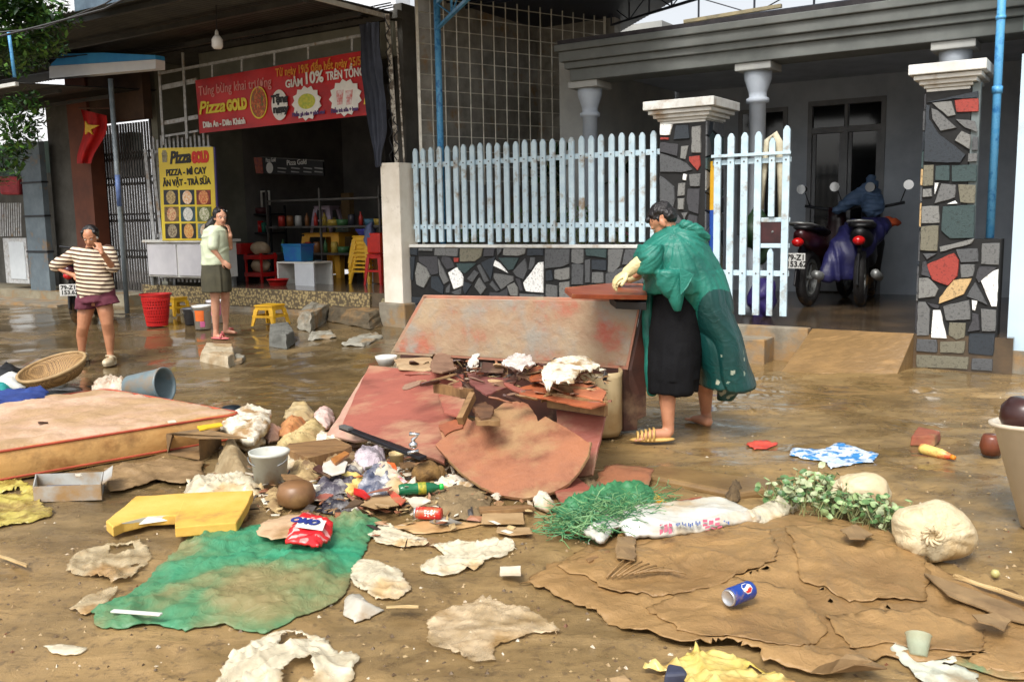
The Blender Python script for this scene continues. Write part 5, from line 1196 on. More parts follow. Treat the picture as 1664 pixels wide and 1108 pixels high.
# torn flaps along it
for k, (lb, ol, z0, z1) in enumerate([
    ('torn corrugated flap curling up at the bottom edge of the large cardboard sheet', [(1320, 1098), (1372, 1060), (1400, 1064), (1440, 1090), (1390, 1084), (1350, 1092)], .02, .07),
    ('narrow carton flap standing up left of the printed sack', [(1003, 905), (1004, 870), (1034, 872), (1032, 912)], .02, .08),
    ('folded brown card strip at the right side of the large cardboard sheet', [(1500, 932), (1560, 950), (1664, 988), (1690, 1020), (1640, 1010), (1540, 968)], .05, .03),
    ('curled dark brown card edge beside the green leaves', [(1362, 862), (1388, 852), (1420, 868), (1408, 880), (1380, 878)], .065, .09),
    ('small brown card fragment near the right edge of the large cardboard sheet', [(1580, 1000), (1620, 996), (1646, 1010), (1630, 1026), (1590, 1012)], .05, .06)]):
    q = [H(x, y, z0+(z1-z0)*(.5+.5*math.sin(i*2.1))) for i, (x, y) in enumerate(ol)]
    tag(obj('cardboard_flap', MB().prism(ragged(q, .03, .004, k), UZ*.005).jit(.012, 8, k), M('torn carton', (150, 122, 84), (116, 92, 62), 6, .7, .2, 30)), lb, 'cardboard')
# corrugation ridges exposed on the sheet
mb = MB()
for i in range(9):
    x0 = 985+i*9; mb.tube([H(x0, 938-i*1.2, .035), H(x0+22+i*2, 915+i*1.5, .045), H(x0+34+i*3, 906+i*3.2, .04)], .004, 5)
tag(obj('corrugated_paper', mb, mudsheet, smooth=True), 'exposed corrugated ridges of card beside the standing carton flap', 'cardboard')
# ------------------------------------------------------------------ plastic stools, tables
def make_stool(name, label, c, mat, w=.27, h=.27, rz=0, top=.8, group=None, cat='stool', bars=True):
    t = thing(name, label, cat, (0, 0, 0), group); a = w/2; k = a*top
    mb = MB(); 
    for z0, z1, e in ((h-.02, h-.008, 1.0), (h-.008, h, .94)): mb.box8([Vector((x*k*e, y*k*e, z)) for z in (z0, z1) for x, y in ((-1, -1), (1, -1), (1, 1), (-1, 1))])
    mb.box8([Vector((x*k*.93, y*k*.93, z)) for z in (h-.07, h-.0205) for x, y in ((-1, -1), (1, -1), (1, 1), (-1, 1))])
    obj('seat', mb, mat, t, bevel=.006)
    for sx_ in (-1, 1):
        for sy in (-1, 1):
            mb = MB(); q = []
            for z, f, l in ((0, 1.0, .20), (h-.055, top*1.0, .34)):
                X, Y = a*f*sx_, a*f*sy; q += [Vector((X, Y, z)), Vector((X-sx_*w*l*.55, Y, z)), Vector((X-sx_*w*l*.55, Y-sy*.02, z)), Vector((X, Y-sy*.02, z))]
            mb.box8(q); q = []
            for z, f, l in ((0, 1.0, .20), (h-.055, top*1.0, .34)):
                X, Y = a*f*sx_, a*f*sy; q += [Vector((X, Y, z)), Vector((X, Y-sy*w*l*.55, z)), Vector((X-sx_*.02, Y-sy*w*l*.55, z)), Vector((X-sx_*.02, Y, z))]
            mb.box8(q); obj('leg', mb, mat, t, bevel=.003)
    if bars:
        mb = MB(); z = h*.45; b = a*(1-(1-top)*.45)*.97
        for s_ in (-1, 1): mb.bar((-b, s_*b, z), (b, s_*b, z), .012, .03).bar((s_*b, -b, z), (s_*b, b, z), .012, .03)
        obj('brace', mb, mat, t)
    t.location = c; t.rotation_euler = (0, 0, rz); return t
FA = math.atan2(SV.y, SV.x)
make_stool('stool', 'low yellow plastic stool standing alone on the wet ground in front of the shop', G(440, 528), yel_pl, .36, .27, FA+.2)
make_stool('stool', 'low yellow plastic stool half hidden behind the red laundry basket', G(287, 512), yel_pl, .30, .26, FA)
def flo(px, py): return H(px, py, .5)
c = flo(598, 460)
yst = make_stool('stool', 'bottom stool of the tall yellow stack at the shop entrance', c, yel_pl, .42, .42, FA+.05, .74, 'stacked yellow stools')
wd = ['second', 'third', 'fourth', 'fifth', 'sixth']
for i in range(1, 6): copy_tree(yst, c+Vector((0, 0, .062*i)), ('%s stool from the bottom of the tall yellow stack at the shop entrance' % wd[i-1]) if i < 5 else 'topmost stool of the tall yellow stack, under the blue basin', FA+.05+.03*math.sin(i*2))
lathe_obj('basin', c+UZ*(.42+.31+.004), [(0, 0), (.11, 0), (.16, .085), (.17, .09), (.163, .093), (.105, .01), (0, .01)], M('blue violet plastic', (76, 84, 190), (60, 66, 160), 5, .4), 'blue violet basin on top of the tall yellow stool stack', 'basin')
make_stool('plastic_table', 'orange yellow plastic table holding the grey stool inside the shop', flo(540, 449)+DV*.1, M('orange yellow plastic', (236, 176, 60), (216, 156, 48), 5, .4), .92, .76, FA+.1, .86, bars=False, cat='table')
tt = flo(540, 449)+DV*.1+UZ*.762
make_stool('stool', 'mauve grey plastic stool standing on the orange yellow table', tt+SV*.16, M('mauve grey plastic', (196, 178, 194), (170, 152, 170), 5, .4), .44, .46, FA+.2, .76)
make_stool('stool', 'small yellow stool tucked inside the mauve grey stool on the table', tt+SV*.14+UZ*.001, M('pale yellow plastic', (206, 190, 80), (186, 168, 66), 5, .4), .24, .26, FA, .8)
t = thing('tray_stack', 'stack of pale trays and papers on the right end of the orange yellow table', 'trays', tt-SV*.2)
for i in range(4): obj('tray', MB().box(tt-SV*.2+UZ*(.016+i*.03)+XD*.01*i, (.24-.02*i, .2, .022)), M('pale green tray', (150, 168, 156), (120, 136, 126), 5, .5), t, bevel=.006)
# white low cabinet, blue crate, red basin
c = flo(483, 464)
t = thing('low_shelf', 'white open low shelf box with a grey panel, at the shop floor edge', 'shelf', c)
def lb(s, d, z): return c + SV*s + DV*d + UZ*z
def lbox(s0, s1, d0, d1, z0, z1, mb=None): return (mb or MB()).box8([lb(s0, d0, z0), lb(s1, d0, z0), lb(s1, d1, z0), lb(s0, d1, z0), lb(s0, d0, z1), lb(s1, d0, z1), lb(s1, d1, z1), lb(s0, d1, z1)])
obj('top', lbox(-.36, .42, 0, .4, .33, .355), white_pl, t, bevel=.004); obj('front_panel', lbox(-.36, .04, 0, .02, .0, .329), M('pale grey panel', (200, 204, 208), (186, 190, 194), 4, .4), t); obj('side_panel', lbox(.39, .42, 0, .4, 0, .329), white_pl, t); obj('back_panel', lbox(-.36, .39, .38, .4, 0, .329), white_pl, t)
lathe_obj('basin', c+SV*.24+DV*.0-DV*.16, [(0, 0), (.12, 0), (.15, .09), (.17, .10), (.165, .105), (.115, .01), (0, .01)], red_pl, 'small red basin in front of the white low shelf', 'basin')
t = thing('plastic_crate', 'blue plastic crate standing on the white low shelf', 'crate', lb(.1, .15, .356)); mb = MB()
q = [lb(s, d, z) for z, e in ((.357, .9), (.60, 1.0)) for s, d in ((.1-.2*e, .15-.14*e), (.1+.2*e, .15-.14*e), (.1+.2*e, .15+.14*e), (.1-.2*e, .15+.14*e))]
obj('body', MB().box8(q), M('blue crate plastic', (28, 82, 156), (24, 110, 150), 7, .35), t, bevel=.012); obj('rim', lbox(-.11, .31, .0, .3, .598, .625), M('blue crate plastic', MUD), t, bevel=.006)
# red plastic trolley
c = flo(415, 458)
t = thing('plastic_trolley', 'red plastic two tier trolley holding beige bags inside the shop', 'trolley', c)
for s in (-.16, .2):
    for d in (0, .3): obj('leg', lbox(s, s+.03, d, d+.03, 0, .46), red_pl, t)
for z in (.08, .36): obj('tier', lbox(-.17, .24, -.01, .34, z, z+.07), red_pl, t, bevel=.005)
for z, l in ((.152, 'lumpy beige bag on the lower tier of the red trolley'), (.432, 'lumpy beige bag on the upper tier of the red trolley')):
    tag(obj('food_bag', MB().ell(lb(.03, .16, z+.09), (.16, .12, .10), None, 16, 10).jit(.05, 9, z*9), M('beige bag', (186, 164, 134), (150, 126, 98), 7, .5), smooth=True), l, 'bag')
tag(obj('storage_box', MB().box8([lb(s, d, z) for z in (.44, .62) for s, d in ((.30, 0), (.62, 0), (.62, .35), (.30, .35))]), red_pl, bevel=.015), 'red plastic box left of the trolley behind the woman in the pale shirt', 'box')
tag(obj('storage_box_stand', MB().box8([lb(s, d, z) for z in (.0, .438) for s, d in ((.30, .05), (.62, .05), (.62, .35), (.30, .35))]), darksteel, bevel=.005), 'dark steel stand under the red plastic box', 'stand')
# black rack with pans at the left
c = flo(392, 452)+DV*.5
t = thing('kitchen_rack', 'dark metal kitchen rack with pots and a red container at the left wall', 'rack', c)
for s in (-.25, .35):
    for d in (0, .35): obj('post', lbox(s, s+.03, d, d+.03, 0, 1.25), darksteel, t)
for z in (.75, 1.08): obj('shelf', lbox(-.25, .38, 0, .38, z, z+.03), darksteel, t)
for s, z, r_, h, m_, l, n_ in ((.2, .78, .07, .2, red_pl, 'red container on the kitchen rack', 'container'), (.08, .78, .05, .17, M('green canister', (40, 110, 90), (30, 90, 74)), 'green canister on the kitchen rack', 'canister'), (-.1, .78, .1, .11, M('aluminium', (170, 170, 172), (140, 140, 144), 6, .3, metal=.6), 'white aluminium pot on the kitchen rack', 'pot'), (.1, 1.11, .13, .1, M('maroon enamel', (90, 36, 40), (70, 26, 30)), 'maroon pan on top of the kitchen rack', 'pan')):
    lathe_obj(n_, lb(s, .15, z+.001), [(0, 0), (r_*.9, 0), (r_, h), (r_*.94, h), (r_*.85, .01), (0, .01)], m_, l, 'container')
mb = MB(); q = [lb(.05, .1, 1.22), lb(.05, .1, 1.5), lb(-.15, .1, 1.5), lb(-.15, .1, 1.22)]; mb.tube(q, .02, 8); tag(obj('bent_pipe', mb, white_pl, smooth=True), 'white bent plastic pipe standing above the kitchen rack', 'pipe')
lathe_obj('kettle', lb(-.0, -.05, .455), [(0, 0), (.08, 0), (.09, .05), (.05, .12), (.02, .14), (0, .15)], M('aluminium', MUD), 'silver kettle behind the woman in the pale shirt', 'kettle')
# glass shelf cart with stacked dishes, cardboard, menu board
c = flo(470, 440)+DV*.6
t = thing('shelf_cart', 'tall grey framed serving cart with glass panes and red letters', 'cart', c)
fr = M('grey cart frame', (120, 116, 112), (90, 88, 84), 6, .4, metal=.5)
for s in (-.55, .42):
    for d in (0, .5): obj('post', lbox(s, s+.025, d, d+.025, 0, 1.85), fr, t)
for z in (.55, 1.02, 1.82): obj('shelf', lbox(-.55, .44, 0, .52, z, z+.025), fr, t)
obj('glass_panel', lbox(-.05, .42, .005, .012, .6, 1.0), glassd, t); ftx = text_mb('THỊT', .13, lb(.36, -.004, .74), XD, UZ, .003, bold=.01); obj('lettering', ftx, M('sign red ink', MUD), t, rec=False)
t = thing('plate_rack', 'pale rack of stacked plates in the serving cart', 'plate rack', lb(-.2, .1, 1.05))
for i in range(3):
    for k in range(3): obj('plate', MB().lathe([(0, 0), (.06, 0), (.075, .012), (0, .016)], Matrix.Translation(lb(-.08-k*.15, .12, 1.05+i*.09)) , 16).box(lb(-.08-k*.15, .12, 1.085+i*.09), (.1, .02, .05)), M('pale crockery', (170, 178, 172), (140, 150, 144), 6, .4), t)
tag(obj('carton_stack', lbox(-.78, -.58, .1, .5, .4, 1.28), M('brown carton', (134, 106, 84), (110, 86, 66), 4, .7), bevel=.004), 'tall brown cardboard box standing beside the serving cart', 'carton')
tag(obj('carton_stack', lbox(-1.02, -.80, .1, .5, .4, 1.5), M('tan carton', (170, 140, 96), (140, 112, 76), 4, .7), bevel=.004), 'tan cardboard box behind the mauve grey stool', 'carton')
tag(obj('carton_support', lbox(-1.02, -.58, .1, .5, 0, .398), wood_d, bevel=.004), 'dark wooden crate under the two tall cardboard boxes', 'crate')
for i, (s, z, m_, l) in enumerate(((-.13, .58, M('tan food', (196, 160, 100), (160, 120, 60)), 'tan food box'), (-.33, .58, M('orange box', (190, 120, 40), (160, 90, 40)), 'orange yellow food box'))):
    tag(obj('food_box', lbox(s-.09, s+.09, .05, .3, z, z+.3), m_, bevel=.01), l+' on the middle shelf of the serving cart', 'box')
t = thing('menu_board', 'black hanging menu board with small white writing inside the shop', 'menu board', FW(475, 284, 1.6))
obj('board', MB().prism([FW(426, 256, 1.6), FW(524, 262, 1.6), FW(526, 286, 1.6), FW(428, 282, 1.6)], DV*.03), M('black board', (22, 22, 24), (14, 14, 16)), t)
bwh = flat('board white ink', (214, 214, 210)); ftext('Pizza Gold', .10, 432, 264, 1.595, bwh, t, wpx=448); ftext('Pizza Gold', .12, 466, 269, 1.595, bwh, t, wpx=498)
obj('round_emblem', disc(MB(), FW(438, 273, 1.595), .08, .09), bwh, t)
for x in (451, 473, 493, 511): obj('printed_line', MB().prism([FW(x, 272, 1.595), FW(x+14, 273.5, 1.595), FW(x+14, 275.5, 1.595), FW(x, 274, 1.595)], DV*.002), M('board grey ink', (150, 150, 148)), t); obj('printed_line', MB().prism([FW(x, 278, 1.595), FW(x+13, 279.5, 1.595), FW(x+13, 281, 1.595), FW(x, 280, 1.595)], DV*.002), M('board grey ink', MUD), t)
obj('hanging_bar', MB().bar(FW(424, 256, 1.62), FW(527, 262, 1.62), .02), fr, t); obj('food_print', MB().prism([FW(412, 256, 1.6), FW(425, 256, 1.6), FW(427, 282, 1.6), FW(416, 282, 1.6)], DV*.02), M('colourful food print', (170, 90, 60), (110, 60, 70), 20), t)
rr = random.Random(77); kinds = [('bottle', [(0, 0), (.035, 0), (.035, .14), (.012, .19), (.012, .22), (0, .22)]), ('pot', [(0, 0), (.09, 0), (.10, .1), (.105, .1), (.09, .012), (0, .012)]), ('canister', [(0, 0), (.06, 0), (.06, .16), (.05, .18), (0, .18)])]
cm = [M('clutter colour %d' % i, c_, tuple(x*.8 for x in c_), 6, .4) for i, c_ in enumerate([(200, 60, 50), (210, 180, 80), (90, 140, 170), (200, 200, 196), (80, 130, 80), (150, 100, 60), (60, 60, 70)])]; cn = ['red', 'yellow', 'blue', 'white', 'green', 'brown', 'dark grey']
tk2 = thing('storage_rack', 'long dark storage rack deep inside the shop with rows of kitchen things', 'rack', F(9.6, 2.2, .5))
for z in (.9, 1.35, 1.8): obj('shelf', MB().fbox(8.3, 10.9, 2.0, 2.4, z, z+.03), fr, tk2)
for s_ in (8.3, 9.6, 10.87): obj('post', MB().fbox(s_, s_+.03, 2.01, 2.04, .5, 2.0), fr, tk2)
n_ = 0
for z in (.931, 1.381):
    for i in range(12):
        nm, pr_ = kinds[rr.randrange(3)]; ci = rr.randrange(7); lathe_obj(nm, F(8.45+i*.205, 2.18, z), pr_, cm[ci], None, None, n=14)
        o_ = bpy.context.scene.collection.objects[-1]; tag(o_, '%s kitchen container in the rows on the long dark rack deep in the shop' % cn[ci], nm, 'containers on the long shop rack')
for k_, (s_, d_, w_, h_, ci, lb_) in enumerate(((7.6, 1.4, .35, .5, 5, 'brown box standing on the shop floor behind the yellow table'), (8.0, 1.6, .3, .4, 3, 'white box on the shop floor left of the brown box'), (7.0, 1.7, .4, .9, 1, 'yellow box standing behind the yellow stool stack'), (9.1, 1.2, .3, .35, 2, 'blue box on the floor behind the white low shelf'))):
    tag(obj('storage_box', MB().fbox(s_, s_+w_, d_, d_+.3, .505, .5+h_), cm[ci], bevel=.012), lb_, 'box')
# red stool with draped cloth at the right of the shop opening
c = flo(620, 462)+SV*.02
make_stool('stool', 'tall red plastic stool half hidden behind the cream pillar', c, red_pl, .36, .46, FA, .8)
tag(obj('plastic_crate', MB().box(c+UZ*.62, (.26, .26, .3), Matrix.Rotation(FA, 3, 'Z')), M('bright red crate', (216, 50, 36), (190, 36, 30), 5, .35), bevel=.02), 'bright red crate on the tall red stool beside the cream pillar', 'crate')
tag(obj('jacket', MB().ell(c+UZ*.72+SV*.14-DV*.03, (.1, .12, .2), None, 16, 12).jit(.07, 7), M('blue grey cloth', (104, 116, 150), (70, 80, 112), 7, .8), smooth=True), 'blue grey cloth hanging over the red crate', 'cloth')
# things on the wet pavement left
c = G(256, 529)
t = thing('laundry_basket', 'tall bright red perforated plastic basket on the wet ground', 'basket', c)
prof = [(.135, 0), (.145, .05)]
mb = MB(); n = 30; hh = .42
def bp(j, z): a = 2*math.pi*j/n; r_ = .125+.055*(z/hh); return c + Vector((math.cos(a)*r_*1.05, math.sin(a)*r_*.85, z))
for k in range(9):
    z = .03+k*.038
    mb.tube([bp(j, z) for j in range(n+1)], .0055, 5)
for j in range(n): mb.tube([bp(j, .0), bp(j+1.5, .18), bp(j, .36)], .0055, 5); mb.tube([bp(j, .0), bp(j-1.5, .18), bp(j, .36)], .0055, 5)
obj('lattice', mb, red_pl, t)
mb = MB()
for z0, z1, o_ in ((0, .035, 1.0), (.35, .40, 1.0), (.40, .42, 1.10)):
    vs = []
    for z, f in ((z0, o_), (z1, o_), (z1, o_*.93), (z0, o_*.93)):
        for j in range(n): q = bp(j, z)-c; vs.append(c+Vector((q.x*f, q.y*f, z)))
    fs = []
    for k in range(4):
        for j in range(n): fs.append((k*n+j, k*n+(j+1) % n, ((k+1) % 4)*n+(j+1) % n, ((k+1) % 4)*n+j))
    mb.add(vs, fs)
obj('rim_band', mb, red_pl, t, smooth=False); lin_ = obj('liner', MB().lathe([(0, .01), (.115, .012), (.155, .34), (.15, .34), (.11, .016), (0, .014)], Matrix.Translation(c) @ Matrix.Diagonal((1.05, .85, 1, 1)), 30), M('deep red plastic', (150, 20, 22), (120, 16, 18)), t, smooth=True)
def bucket(name, label, c, r, h, mat, bands=(), lid=None):
    t = thing(name, label, 'bucket', c); m4 = Matrix.Translation(c)
    obj('shell', MB().lathe([(0, 0), (r*.82, 0), (r*.98, h*.9), (r*1.06, h*.9), (r*1.08, h), (r*.98, h), (r*.8, .01), (0, .01)], m4, 28), mat, t, smooth=True)
    for z0, z1, m_, a0, a1 in bands:
        mb = MB(); q = 10
        for k in range(q): 
            vs = []
            for z in (z0*h, z1*h):
                rr_ = r*(.82+.16*z/h/.9)+.003
                for a in (a0+(a1-a0)*k/q, a0+(a1-a0)*(k+1)/q): vs.append(c+Vector((rr_*math.sin(a), -rr_*math.cos(a), z)))
            mb.add(vs, [(0, 1, 3, 2)])
        obj('label_print', mb, m_, t, rec=False)
    obj('handle', MB().tube([c+Vector((r*1.05*math.cos(a), -.03-r*.5*math.sin(a), h*.86-.05*math.sin(a))) for a in [math.pi*i/10 for i in range(11)]], .004, 6), steel, t, smooth=True)
    return t
bucket('bucket', 'dark grey bucket with a pale rim right of the yellow stool', G(312, 527), .105, .22, M('dark grey plastic', (96, 98, 104), (76, 78, 84), 6, .4))
bucket('bucket', 'white paint bucket with an orange label beside the dark grey bucket', G(330, 534), .115, .30, white_pl, ((.35, .8, M('orange label', (222, 110, 40), (200, 90, 40)), -.6, .5), (.1, .34, M('pink label', (206, 110, 150), (180, 90, 130)), .0, .6)))
bucket('bucket', 'white bucket with a pink label right behind the woman in the pale shirt', G(352, 524), .115, .30, M('pale bucket plastic', (226, 222, 224), (206, 202, 206), 5, .4), ((.35, .85, M('pink label', MUD), -.4, .9),))
def rock(name, label, pts, h, mat, amp=.01, cat='concrete block', lift=0):
    q = [G(*p) + UZ*(lift-.01) for p in pts]; c = sum(q, Vector())/len(q); mb = MB(); k = len(q)
    mb.v = q + [c+(p-c)*.9+UZ*h*(.92+.1*math.sin(i*2.3)) for i, p in enumerate(q)]; mb.f = [tuple(range(k)), tuple(range(k, 2*k))] + [(i, (i+1) % k, k+(i+1) % k, k+i) for i in range(k)]; mb.mi = [0]*len(mb.f)
    o = obj(name, mb, mat); s_ = o.modifiers.new('b', 'BEVEL'); s_.width = .01; s_.segments = 2; s_ = o.modifiers.new('s', 'SUBSURF'); s_.subdivision_type = 'SIMPLE'; s_.levels = 3; s_.render_levels = 3; bake(o)
    for v in o.data.vertices: v.co += noise.noise_vector(v.co*14+Vector((h*50, 0, 0)))*amp
    return tag(o, label, cat)
gcon = M('grey concrete', (150, 146, 134), (122, 116, 100), 7, .8, .4, 40, mud=.3)
rock('concrete_block', 'pale concrete block lying in the shallow water left of the pile', [(324, 588), (372, 598), (384, 590), (380, 574), (334, 570)], .12, M('pale concrete', (186, 172, 146), (156, 140, 112), 7, .8, .4, 40, mud=.3))
rock('stone_chip', 'thin pale slab piece leaning right of the pale concrete block', [(376, 593), (394, 590), (400, 582), (382, 578)], .05, gcon, cat='stone')
rock('concrete_block', 'dark grey concrete block right below the lone yellow stool', [(437, 562), (466, 567), (480, 556), (470, 542), (438, 545)], .17, M('dark concrete', (112, 112, 106), (86, 86, 80), 7, .8, .4, 40))
for lb_, ol, hh_, m_ in (('thick tilted concrete slab leaning on the shop step', [(482, 532), (505, 540), (560, 500), (545, 492), (510, 508)], .22, gcon),
    ('dark mound of broken concrete at the foot of the cream pillar', [(530, 520), (600, 535), (650, 520), (655, 498), (600, 488), (560, 494)], .20, M('dark broken concrete', (96, 84, 64), (66, 58, 44), 6, .8, .4, 30, mud=.4)),
    ('mossy lump of concrete against the cream pillar base', [(605, 518), (640, 530), (672, 526), (678, 508), (640, 498), (612, 500)], .34, M('mossy concrete', (160, 146, 110), (90, 88, 60), 9, .8, .5, 30)),
    ('flat pale slab piece lying in the water by the pile', [(552, 560), (590, 562), (625, 548), (612, 540), (575, 548)], .03, gcon), ('flat muddy slab piece right of the lone yellow stool', [(500, 552), (548, 548), (540, 538), (505, 540)], .03, gcon),
    ('broken concrete lump on the gate step', [(1210, 560), (1245, 570), (1262, 562), (1250, 545), (1222, 545)], .17, gcon)):
    rock('concrete_slab', lb_, ol, hh_, m_, .025)
# ------------------------------------------------------------------ more debris in front
bucket('bucket', 'pale grey plastic bucket with a wire handle standing among the debris', G(440, 786), .105, .19, M('pale grey plastic', (196, 198, 188), (176, 176, 166), 5, .4, mud=.35))
lathe_obj('pot', G(482, 823), [(0, 0), (.05, 0), (.095, .03), (.10, .07), (.085, .115), (.06, .13), (0, .13)], M('mud coloured pot', (134, 96, 60), (104, 74, 46), 5, .4, mud=.3), 'upturned brown muddy pot below the grey bucket', 'pot')
def can(name, label, a, b, r, mat, endm, parts=None):
    ax = (b-a); m4 = Matrix.Translation(a) @ ax.to_track_quat('Z', 'Y').to_matrix().to_4x4(); h = ax.length
    t = thing(name, label, 'can', a)
    obj('body', MB().lathe([(r*.8, 0), (r*.97, .006), (r, .014), (r, h-.012), (r*.93, h-.003), (r*.8, h)], m4, 28), mat, t, smooth=True)
    obj('lid', MB().lathe([(0, -.0015), (r*.70, -.0015), (r*.76, -.006), (r*.86, -.006), (r*.93, .004)], m4, 28), endm, t, smooth=True)
    return t, m4, h
alu = M('aluminium can end', (206, 206, 206), (180, 180, 182), 9, .3, metal=.7)
ca = G(1184, 986, .033); cb_ = G(1240, 963, .033); cb_ = ca+(cb_-ca).normalized()*.125
t, m4, h = can('soda_can', 'blue drink can with a red and white round emblem lying on the mud covered cardboard', ca+UZ*.035, cb_+UZ*.035, .034, M('blue can paint', (26, 64, 150), (20, 54, 136), 3, .3, .2, 30, mud=.32, mudscale=16), alu)
def wrap(m4, r, pts, name, mat, t):               # outline (angle, height) wrapped on a can
    mb = MB(); n = len(pts); mb.add([m4 @ Vector((r*math.cos(a), r*math.sin(a), z)) for a, z in pts], [tuple(range(n))]); obj(name, mb, mat, t, rec=False)
cam_dir = (CAMP-(ca+cb_)/2).normalized(); ld = m4.to_3x3().inverted() @ cam_dir; a0 = math.atan2(ld.y, ld.x)
for nm, mt, f in (('emblem_white', wh, lambda v: True), ('emblem_red', rd, lambda v: v > .25), ('emblem_blue', M('blue can paint', MUD), lambda v: v < -.35)):
    N_ = 14; r_ = .0346 if nm == 'emblem_white' else .0350; mb = MB()
    for i in range(N_):
        for j in range(N_):
            u, v = (i+.5)/N_*2-1, (j+.5)/N_*2-1
            if u*u+v*v < (1 if nm == 'emblem_white' else .8) and f(v + .2*math.sin(u*3)):
                q = []
                for du, dv in ((-1, -1), (1, -1), (1, 1), (-1, 1)): aa = a0-.25 + (v+dv/N_)*.62; zz = .075+(u+du/N_)*.024; q.append(m4 @ Vector((r_*math.cos(aa), r_*math.sin(aa), zz)))
                mb.add(q, [(0, 1, 2, 3)])
    obj(nm, mb, mt, t, rec=False)
ca = G(676, 836, .03); cb_ = G(720, 838, .03); cb_ = ca+(cb_-ca).normalized()*.13
t, m4, h = can('soda_can', 'red drink can with white letters lying in the middle foreground', ca+UZ*.01, cb_+UZ*.01, .03, M('red can paint', (210, 44, 36), (190, 34, 30), 3, .3, .2, 30, mud=.35, mudscale=16), alu)
cam_dir = (CAMP-ca).normalized(); ld = m4.to_3x3().inverted() @ cam_dir; a0 = math.atan2(ld.y, ld.x)
for k, (z0, z1, a1, a2) in enumerate(((.012, .016, -1.2, 1.2), (.05, .06, -.5, .5), (.066, .074, -.4, .6), (.082, .09, -.6, .3), (.098, .104, -.5, .5), (.05, .1, -.08, .08))):
    q = []
    for i in range(7): q.append((a0+a1+(a2-a1)*i/6, z0))
    for i in range(7): q.append((a0+a2-(a2-a1)*i/6, z1))
    wrap(m4, .0304, q, 'white_lettering', wh, t)
# green bottle
a = G(648, 802, .04); b = G(712, 797, .04); d = (b-a).normalized(); L_ = .235; m4 = Matrix.Translation(a+UZ*.02) @ d.to_track_quat('Z', 'Y').to_matrix().to_4x4()
t = thing('drink_bottle', 'green plastic drink bottle with a yellow label and green cap lying in the debris', 'bottle', a)
obj('body', MB().lathe([(0, .004), (.026, 0), (.031, .012), (.031, .06), (.028, .075), (.031, .09), (.031, .14), (.024, .185), (.013, .205), (.013, .212)], m4, 24), M('green bottle plastic', (40, 130, 84), (30, 104, 70), 6, .12, trans=.3), t, smooth=True)
obj('label_wrap', MB().lathe([(.0318, .1), (.032, .102), (.032, .14), (.0318, .142)], m4, 24), M('bottle label yellow', (206, 180, 50), (90, 120, 40), 30), t, smooth=True)
obj('cap', MB().lathe([(0, .235), (.016, .235), (.017, .214), (.0, .213)], m4, 18), M('green cap', (40, 190, 80), (30, 170, 70), 5, .4), t, smooth=True)
# detergent bag
bo = [(463, 875), (468, 862), (484, 836), (500, 828), (522, 836), (540, 842), (540, 856), (516, 883), (490, 878)]
t = thing('detergent_bag', 'red and white detergent bag lettered OMO lying on the green tarpaulin', 'bag', G(505, 858, .06))
def omz(x, y, d): return .075 + .02*ss(d, 0, .03) + .012*fold2(x, y, 9, 3)
o = sheet('bag_film', bo, [M('red bag film', (214, 44, 44), (196, 30, 40), 5, .3, .1, 50), M('pink white film', (232, 190, 186), (214, 110, 104), 7, .3, .1, 50)], omz, res=.012, thick=.012, parent=t, pz=.09, mfn=lambda c: 1 if (noise.noise(Vector((c.x*22, c.y*22, 1))) > .12) else 0, seed=50)
yo, xo = H(486, 836, .112), None
obj('white_patch', MB().prism([H(480, 856, .104), H(524, 862, .104), H(530, 846, .112), H(488, 840, .112)], UZ*.001), M('white ink', MUD), t)
o3 = H(523, 846, .118); xd = (H(490, 841, .118)-o3).normalized(); yd = (H(519, 862, .106)-o3); yd = (yd-xd*yd.dot(xd)).normalized()
omo = text_mb('OMO', .062, o3, xd, yd, .0012, bold=.004)
obj('lettering', omo, M('navy ink', (30, 50, 130), (24, 40, 110)), t, rec=False)
# yellow foam board
fo = [(172, 846), (196, 826), (220, 806), (320, 800), (412, 796), (400, 822), (384, 848), (330, 852), (284, 856), (286, 836), (240, 838), (200, 848), (184, 856)]
t = thing('foam_board', 'yellow foam slab with a step cut edge lying on the mud', 'foam slab', G(290, 845)); q = [H(x, y, .075) for x, y in fo]
obj('slab', MB().prism(ragged(q, .05, .003, 3), -UZ*.05).jit(.004, 6), M('yellow foam', (218, 182, 94), (206, 160, 60), 3, .75, .15, 40, mud=.15), t, bevel=.006)
obj('torn_edge', MB().prism([H(196, 851, .07), H(240, 840, .07), H(284, 837, .07), H(284, 845, .045), H(240, 848, .045), H(205, 856, .04)], UZ*.003), M('pale foam inside', (214, 214, 200), (196, 190, 170)), t)
rock('wood_offcut', 'small wooden block under the right end of the yellow foam slab', [(384, 846), (400, 846), (404, 836), (390, 834)], .07, wood, .002, 'wood block')
